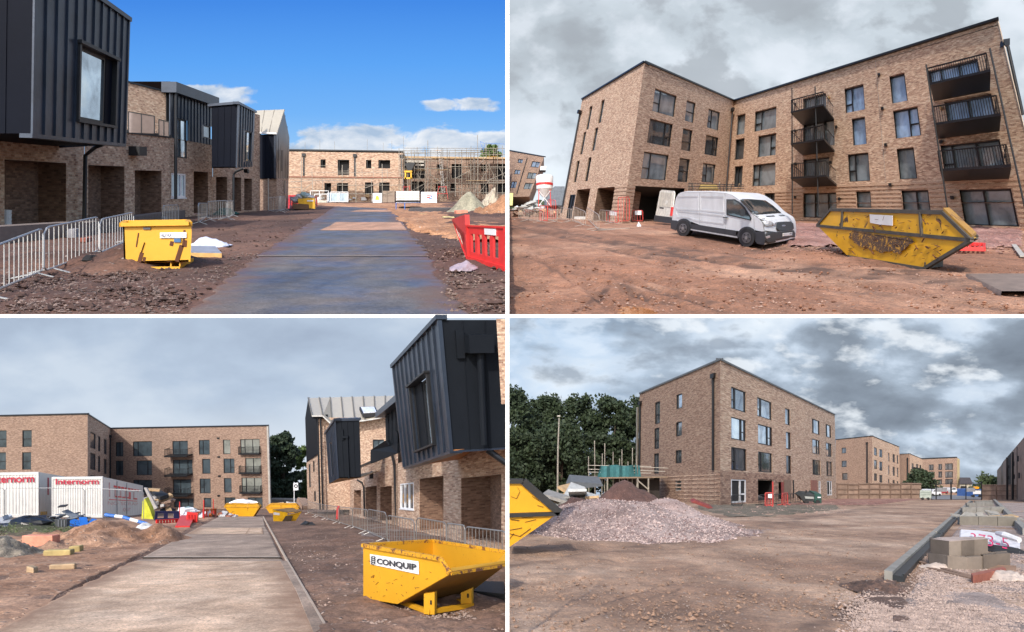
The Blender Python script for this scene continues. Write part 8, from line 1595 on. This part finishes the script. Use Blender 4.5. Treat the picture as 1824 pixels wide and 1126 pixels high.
# --- kerb beams and precast frames on the right
kc = concrete(S, 'kerb_concrete', (.25, .24, .215)); kd = plain('dark_kerb_channel', (.025, .03, .034), .5, sc=S)
def prismline(name, t, p0, p1, offs, h, mat, lift=0.0):
    """a long bar along the ground between pixel points p0 and p1, its cross section given by width (m, to the right) and height"""
    A, B = BR.g(*p0), BR.g(*p1); d = B - A; r = Vector((d.y, -d.x, 0)).normalized()
    o0, o1 = offs; up = Vector((0, 0, 1)); mb = MB()
    mb.box8([A + r * o0 + up * lift, A + r * o1 + up * lift, B + r * o1 + up * lift, B + r * o0 + up * lift, A + r * o0 + up * (lift + h), A + r * o1 + up * (lift + h), B + r * o1 + up * (lift + h), B + r * o0 + up * (lift + h)])
    return obj(name, mb, mat, t)
t = thing('kerb_beam', 'long concrete kerb beam with dark drainage channel beside the haul road', 'kerb', BR.g(1580, 1036)); P0, P1 = (1573, 1034), (1728, 893.5)
for k in range(6):
    a_ = [1573, 1034]; u0, u1 = [(BR.g(*P0) * (1 - q) + BR.g(*P1) * q) for q in (k / 6 + .002, (k + 1) / 6 - .002)]; q0, q1_ = px_of(u0), px_of(u1)
    prismline('kerb_unit', t, q0, q1_, (0, .12), .15, kc); prismline('channel_unit', t, q0, q1_, (.125, .26), .10, kd); prismline('channel_lip', t, q0, q1_, (.26, .29), .14, kd)
t = thing('kerb_beam', 'second concrete beam running back along the far side of the frames', 'kerb', BR.g(1817, 940)); prismline('kerb_unit', t, (1830, 955), (1771, 893), (-.12, .12), .22, kc)
GP = 'precast concrete frames laid in the trench'
for k, (x0, y0, x1, y1, h, w, lab) in enumerate(((1737, 897, 1768, 896, .25, .9, 'farthest grey precast frame near the gate'), (1722, 903, 1770, 902, .3, 1.2, 'grey precast beam second from the gate'), (1714, 915, 1790, 914, .35, 1.3, 'middle pale grey precast slab'), (1709, 936, 1812, 938, .35, 1.0, 'nearest grey precast beam behind the white sheet'))):
    t = thing('precast_frame', lab, 'precast concrete', BR.g(x0, y0), GP); A, B = BR.g(x0, y0), BR.g(x1, y1); dv = BR.dv(w)
    for q in range(3): a_, b_ = lerp(A, B, q / 3 + .004), lerp(A, B, (q + 1) / 3 - .004); mb = MB(); mb.slab([a_, b_, b_ + Vector((0, 0, h)), a_ + Vector((0, 0, h))], dv * .16); obj('front_unit', mb, kc if k != 3 else concrete(S, 'kerb_concrete_b', (.17, .155, .13)), t)
    mb = MB(); mb.slab([A + dv * .8, B + dv * .8, B + dv * .8 + Vector((0, 0, h)), A + dv * .8 + Vector((0, 0, h))], dv * .16); obj('back_unit', mb, kc, t)
    for P_ in (A, B - (B - A) * .08): mb = MB(); mb.slab([P_ + dv * .17, P_ + (B - A) * .08 + dv * .17, P_ + (B - A) * .08 + dv * .17 + Vector((0, 0, h * .9)), P_ + dv * .17 + Vector((0, 0, h * .9))], dv * .62); obj('side_unit', mb, kc, t)
    mb = MB(); mb.slab([A + dv * .17 + Vector((0, 0, .05)), B + dv * .17 + Vector((0, 0, .05)), B + dv * .8 + Vector((0, 0, .05)), A + dv * .8 + Vector((0, 0, .05))], (0, 0, .02)); obj('floor_unit', mb, plain('dark_trench', (.06, .055, .045), .9, sc=S), t)
pile_bits('rag_and_board_litter', BR, (1762, 928), 80, 14, [plain('board_grey_b', (.30, .28, .24), .9, sc=S), wood(S), kc], 'loose boards and rags thrown over the precast frames', 'litter', (.4, 1.2), 55, .35, 1.0, True)
t = thing('white_wrapped_sheet', 'white plastic wrapped sheet with red painted numbers behind the block stack', 'sheet', BR.g(1760, 985)); w0 = [at(1710, 966, 17.6), at(1817, 983, 16.2), at(1817, 962, 17.0), at(1790, 952, 17.8), at(1745, 945, 18.4), at(1712, 943, 18.6)]
mb = MB(); mb.slab(w0, (0, .05, -.04)); obj('wrap', mb, plain('wrinkled_white_wrap', (.66, .66, .68), .4, sc=S, nscale=3, bmp=.01), t)
lettering('373-5', [at(1718, 963, 17.2), at(1790, 975, 16.6), at(1788, 955, 17.2), at(1722, 946, 18.0)], plain('crimson_spray', (.55, .03, .12), .6, sc=S), t, Vector((0, -.15, .0)), -.005)
mb = MB(); mb.slab([at(1705, 973, 17.4), at(1830, 992, 15.9), at(1830, 984, 16.1), at(1706, 966, 17.5)], (0, .3, 0)); obj('black_base', mb, rm_, t)
mb = MB(); mb.tube([at(1776, 950, 17.0), at(1790, 953, 16.6), at(1816, 962, 16.2)], [.05, .075, .06], 8); obj('rolled_edge', mb, plain('wrinkled_white_wrap', (.66, .66, .68), .4, sc=S, nscale=3, bmp=.01), t)
# block stack
t = thing('concrete_block_stack', 'two courses of grey brown concrete blocks stacked on a broken pallet', 'block stack', BR.g(1725, 1030)); cb = [concrete(S, 'block_face_%d' % k, c_) for k, c_ in enumerate(((.19, .155, .125), (.155, .125, .10), (.225, .185, .15), (.135, .11, .09)))]
rb_ = random.Random(2)
def course(pts, ytop, nb, Yk0, Yk1):
    (xa, ya), (xb, yb_) = pts
    for k in range(nb):
        u0, u1 = k / nb + .004, (k + 1) / nb - .004; x0, x1 = xa + (xb - xa) * u0, xa + (xb - xa) * u1; y0, y1 = ya + (yb_ - ya) * u0, ya + (yb_ - ya) * u1; Y0, Y1 = Yk0 + (Yk1 - Yk0) * u0, Yk0 + (Yk1 - Yk0) * u1
        t0, t1 = ytop[0] + (ytop[1] - ytop[0]) * u0, ytop[0] + (ytop[1] - ytop[0]) * u1; mb = MB(); j = rb_.uniform(-.02, .02)
        mb.slab([at(x0, y0, Y0 + j), at(x1, y1, Y1 + j), at(x1, t1, Y1 + j), at(x0, t0, Y0 + j)], BR.dv(.42)); o_ = obj('block', mb, rb_.choice(cb), t); bv = o_.modifiers.new('bevel', 'BEVEL'); bv.width = .012; bv.segments = 2
course([(1655, 1007), (1688, 1016)], (986, 990), 1, 13.8, 13.2); course([(1689, 1016), (1722, 1018)], (991, 994), 1, 13.2, 13.0); course([(1722, 1018), (1751, 1016)], (994, 992), 1, 13.0, 13.1); course([(1752, 1016), (1799, 1012)], (990, 986), 2, 13.1, 13.4)
course([(1658, 984), (1690, 990)], (961, 965), 1, 13.8, 13.3); course([(1691, 990), (1759, 987)], (966, 961), 3, 13.3, 13.5)
mb = MB(); mb.slab([at(1660, 961.5, 13.85), at(1691, 965, 13.35), at(1758, 961, 13.55), at(1752, 957, 14.3), at(1672, 958, 14.4)], (0, 0, .012)); obj('mortar_top', mb, plain('pinkish_top', (.42, .33, .28), .9, sc=S), t)
tp = thing('broken_pallet', 'broken timber pallet and dirty plastic under the block stack', 'pallet', BR.g(1740, 1045))
for a_, b_, w, h in (((1632, 1002), (1735, 1032), .12, .03), ((1645, 1012), (1740, 1036), .12, .03), ((1700, 1012), (1810, 1018), .3, .06)): mb = MB(); mb.bar(BR.g(*a_, .03), BR.g(*b_, .03), w, h); obj('slat', mb, plain('muddy_timber', (.24, .15, .10), .9, sc=S), tp)
mb = MB(); A, B = BR.g(1733, 1043), BR.g(1792, 1030); mb.slab([A, B, B + Vector((0, 0, .16)), A + Vector((0, 0, .15))], BR.dv(.3)); obj('red_bearer', mb, plain('red_stained_timber', (.30, .10, .065), .85, sc=S, nscale=8), tp)
cloth('dirty_plastic', BR, (1786, 1034), 84, .35, .14, plain('dusty_plastic', (.46, .38, .32), .6, sc=S), 'dusty torn plastic trailing from the block stack to the right', 'plastic', 5, .15, sharp=2)
cloth('dirty_plastic', BR, (1668, 1014), 60, .22, .09, plain('dusty_plastic', (.46, .38, .32), .6, sc=S), 'dusty plastic folded under the left of the block stack', 'plastic', 6, -.2, sharp=2)
mound('clod', BR, (1560, 1050), 46, .8, .12, g_dk, 'dark clod bank at the near end of the kerb beam', 'soil', ((0, 0, 1, .8),), .5, seed=27)
# gate, vehicles
gpoly('tarmac_yard', BR, [(890, 1659, 1750), (882, 1640, 1752)], plain('grey_tarmac', (.20, .20, .21), .7, sc=S), .03, kind='structure', m=4)
t = thing('site_gate', 'open framed steel mesh gate across the entrance between the fences', 'gate', BR.g(1694, 890.5)); Yk = 86
for x0, x1 in ((1659, 1667), (1668, 1693), (1695, 1720), (1721, 1748)): mb = MB(); mb.tube([at(x0, 890, Yk), at(x0, 862, Yk), at(x1, 862, Yk), at(x1, 890, Yk), at(x0, 890, Yk)], .035, 5); pf_ = obj('gate_leaf', mb, black(S), t)
for x in (1694, 1748.5): mb = MB(); mb.tube([at(x, 891, Yk), at(x, 858, Yk)], .07, 6); obj('gate_post', mb, black(S), t)
for x0, x1 in ((1666, 1687), (1721, 1737)): mb = MB(); mb.slab([at(x0, 876, Yk), at(x1, 876, Yk), at(x1, 869, Yk), at(x0, 869, Yk)], (0, .03, 0)); obj('gate_sign', mb, plain('grey_sign', (.22, .23, .25), .6, sc=S), t)
def small_car(label, x0, x1, yb, yt, Yk, col, name='parked_car', cat='car', van=False):
    t = thing(name, label, cat, at((x0 + x1) / 2, yb, Yk)); w = x1 - x0; h = yb - yt; m_ = plain('paint_%s' % name + str(int(x0)), col, .3, sc=S)
    prof = [(0, .15), (0, .55), (.12, .62), (.28, .98), (.72, 1), (.88, .62), (1, .52), (1, .15)] if not van else [(0, .12), (0, .95), (.08, 1), (.92, 1), (1, .95), (1, .12)]
    mb = MB(); mb.slab([at(x0 + w * a_, yb - h * b_, Yk) for a_, b_ in prof], (0, 3.2, -.7)); obj('body', mb, m_, t)
    mb = MB(); q = [(.2, .62), (.31, .9), (.68, .92), (.8, .62)] if not van else [(.12, .55), (.12, .9), (.88, .9), (.88, .55)]
    mb.slab([at(x0 + w * a_, yb - h * b_, Yk - .03) for a_, b_ in q], (0, .02, 0)); obj('windscreen', mb, gl2, t)
    for a_ in (.16, .84): mb = MB(); mb.slab([at(x0 + w * a_ + h * .17 * math.cos(k), yb - h * .15 - h * .17 * math.sin(k), Yk - .05) for k in [6.283 * q / 10 for q in range(10)]], (0, .3, 0)); obj('wheel', mb, rm_, t)
small_car('white car parked beyond the gate nearest the generator', 1659, 1677, 883, 871.5, 110, (.7, .7, .72)); small_car('dark red car parked beyond the gate', 1672, 1689, 880, 870.5, 124, (.3, .03, .04)); small_car('white car parked farthest right of the red one', 1693, 1706, 878.5, 868.5, 132, (.65, .66, .68))
t_ = (small_car('blue and white pickup truck with amber light bar beside the right fence', 1731.5, 1748, 886, 871, 96, (.05, .14, .4), 'pickup_truck', 'truck', True)); Yk = 95.9
mb = MB(); mb.slab([at(1733, 880, Yk), at(1747, 880, Yk), at(1747, 874, Yk), at(1733, 874, Yk)], (0, -.05, 0)); tr_ = obj('white_cab_band', mb, whitep(S), bpy.data.objects.get('pickup_truck')); mb = MB(); mb.slab([at(1736, 871, Yk), at(1744, 871, Yk), at(1744, 867.5, Yk), at(1736, 867.5, Yk)], (0, .3, 0)); obj('light_bar', mb, plain('amber', (.8, .35, .02), .4, sc=S), bpy.data.objects.get('pickup_truck'))
t = thing('generator_trailer', 'pale green grey box generator on small wheels beside the fence end', 'generator', BR.g(1649, 890)); Yk = 84
mb = MB(); mb.slab([at(1638.5, 887, Yk), at(1659, 888, Yk), at(1659, 875, Yk), at(1657, 873.5, Yk), at(1639, 873.5, Yk)], BR.dv(1.6)); obj('body', mb, plain('sage_grey', (.36, .42, .38), .5, sc=S), t)
for x in (1644, 1654): mb = MB(); mb.slab([at(x + 2.2 * math.cos(k), 888.5 - 2.2 * math.sin(k), Yk - .1) for k in [6.283 * q / 10 for q in range(10)]], (0, .25, 0)); obj('wheel', mb, rm_, t)
for y in (877, 881): mb = MB(); mb.slab([at(1640, y + .5, Yk - .02), at(1657, y + .5, Yk - .02), at(1657, y, Yk - .02), at(1640, y, Yk - .02)], (0, -.02, 0)); obj('vent_line', mb, plain('sage_dark', (.2, .24, .22), .6, sc=S), t)
cloth('white_bag', BR, (1529, 887), 17, 1.0, .75, whitep(S), 'crumpled white bag on the ground before the timber fence', 'bag', 4)
for k, (x, y) in enumerate(((1535, 884), (1541, 885), (1503, 886))): mb = MB(); c = BR.g(x, y, .3); rk = random.Random(k)
t = thing('weed_tuft', 'yellow green weed tuft growing by the timber fence above the white bag', 'weed', BR.g(1537, 885)); mb = MB(); rk = random.Random(8)
for q in range(120): c = BR.g(1536, 885) + Vector((rk.gauss(0, .55), rk.gauss(0, .3), abs(rk.gauss(0, .45)))); e = Vector((rk.gauss(0, 1), rk.gauss(0, 1), rk.gauss(0, 1))).normalized() * .12; f_ = Vector((rk.gauss(0, 1), rk.gauss(0, 1), rk.gauss(0, 1))).normalized() * .08; mb.poly([c - e, c + f_, c + e, c - f_])
lf = obj('leaves', mb, plain('weed_yellow_green', (.16, .20, .05), .8, sc=S, nscale=3, var=.5), t); lf['kind'] = 'stuff'
# before the block: barriers, red frame, dumper
Gq = 'steel barriers at the foot of the large block'
for a_, b_, h_, lab in (((1303, 902), (1323, 902), 20, 'steel barrier before the white framed window of the large block'), ((1352, 901), (1372, 900), 19, 'steel barrier before the dark ground floor opening'), ((1378, 899), (1400, 898), 18, 'steel barrier right of the tall red post'), ((1402, 897), (1426, 896), 17, 'steel barrier left of the green dumper')): barrier(BR, a_, b_, h_, black(S), lab, Gq, 7, detail=False, tube=.03)
rf_m = plain('red_frame_b', (.45, .06, .05), .6, sc=S)
t = barrier(BR, (1363, 903), (1376, 903), 25, rf_m, 'red sign frame with white notice before the large block', 'red frames by the large block', 3, detail=False, tube=.04); Yk = BR.Y(903) - .1
mb = MB(); mb.slab([at(1368, 887, Yk), at(1375, 887, Yk), at(1375, 880, Yk), at(1368, 880, Yk)], (0, -.03, 0)); obj('notice', mb, whitep(S), t)
t = barrier(BR, (1393, 901), (1403, 900), 22, rf_m, 'red barrier frame right of the maroon door', 'red frames by the large block', 2, detail=False, tube=.04)
mb = MB(); mb.tube([BR.g(1376.5, 902), BR.g(1376.5, 902) + Vector((0, 0, 44 / F * BR.Y(902)))], .06, 6); obj('red_post', mb, rf_m, label='tall thin red post before the dark opening of the large block', cat='post')
t = thing('site_dumper', 'dark green site dumper with black tipping skip before the large block', 'dumper', BR.g(1445, 897)); Yk = BR.Y(897.5); gm = plain('dark_green_paint', (.02, .07, .055), .5, sc=S)
for P_, m_, nm in (([(1425, 884), (1431, 893), (1450, 894), (1451, 881), (1432, 880)], plain('dumper_black', (.03, .035, .035), .6, sc=S), 'tipping_skip'), ([(1451, 896), (1463.5, 896), (1463.5, 881), (1451, 879)], gm, 'engine_cover'), ([(1434, 888), (1450, 889), (1449, 885), (1433, 884)], plain('grey_script', (.3, .32, .3), .6, sc=S), 'lettered_band'), ([(1456, 887), (1462, 887), (1462, 885), (1456, 885)], whitep(S), 'label'), ([(1433, 879), (1435, 873), (1438, 874), (1437, 879)], rm_, 'seat_post')):
    mb = MB(); mb.slab([at(*p, Yk - (.05 if 'band' in nm or nm == 'label' else 0)) for p in P_], (0, 1.2 if nm in ('tipping_skip', 'engine_cover') else -.03, 0)); obj(nm, mb, m_, t)
for x in (1437, 1457): mb = MB(); mb.slab([at(x + 4 * math.cos(k), 894.5 - 4 * math.sin(k), Yk - .1) for k in [6.283 * q / 12 for q in range(12)]], (0, .4, 0)); obj('wheel', mb, rm_, t)
t = thing('red_sheet_stack', 'low dark red sheets lying at the right foot of the gravel heap', 'sheets', BR.g(1258, 902)); mb = MB(); mb.slab([at(1238, 892, 50), at(1270, 905, 50), at(1262, 906, 50), at(1232, 895, 50)], (0, .5, .05)); obj('sheet', mb, plain('dark_red_sheet', (.20, .04, .035), .6, sc=S), t)
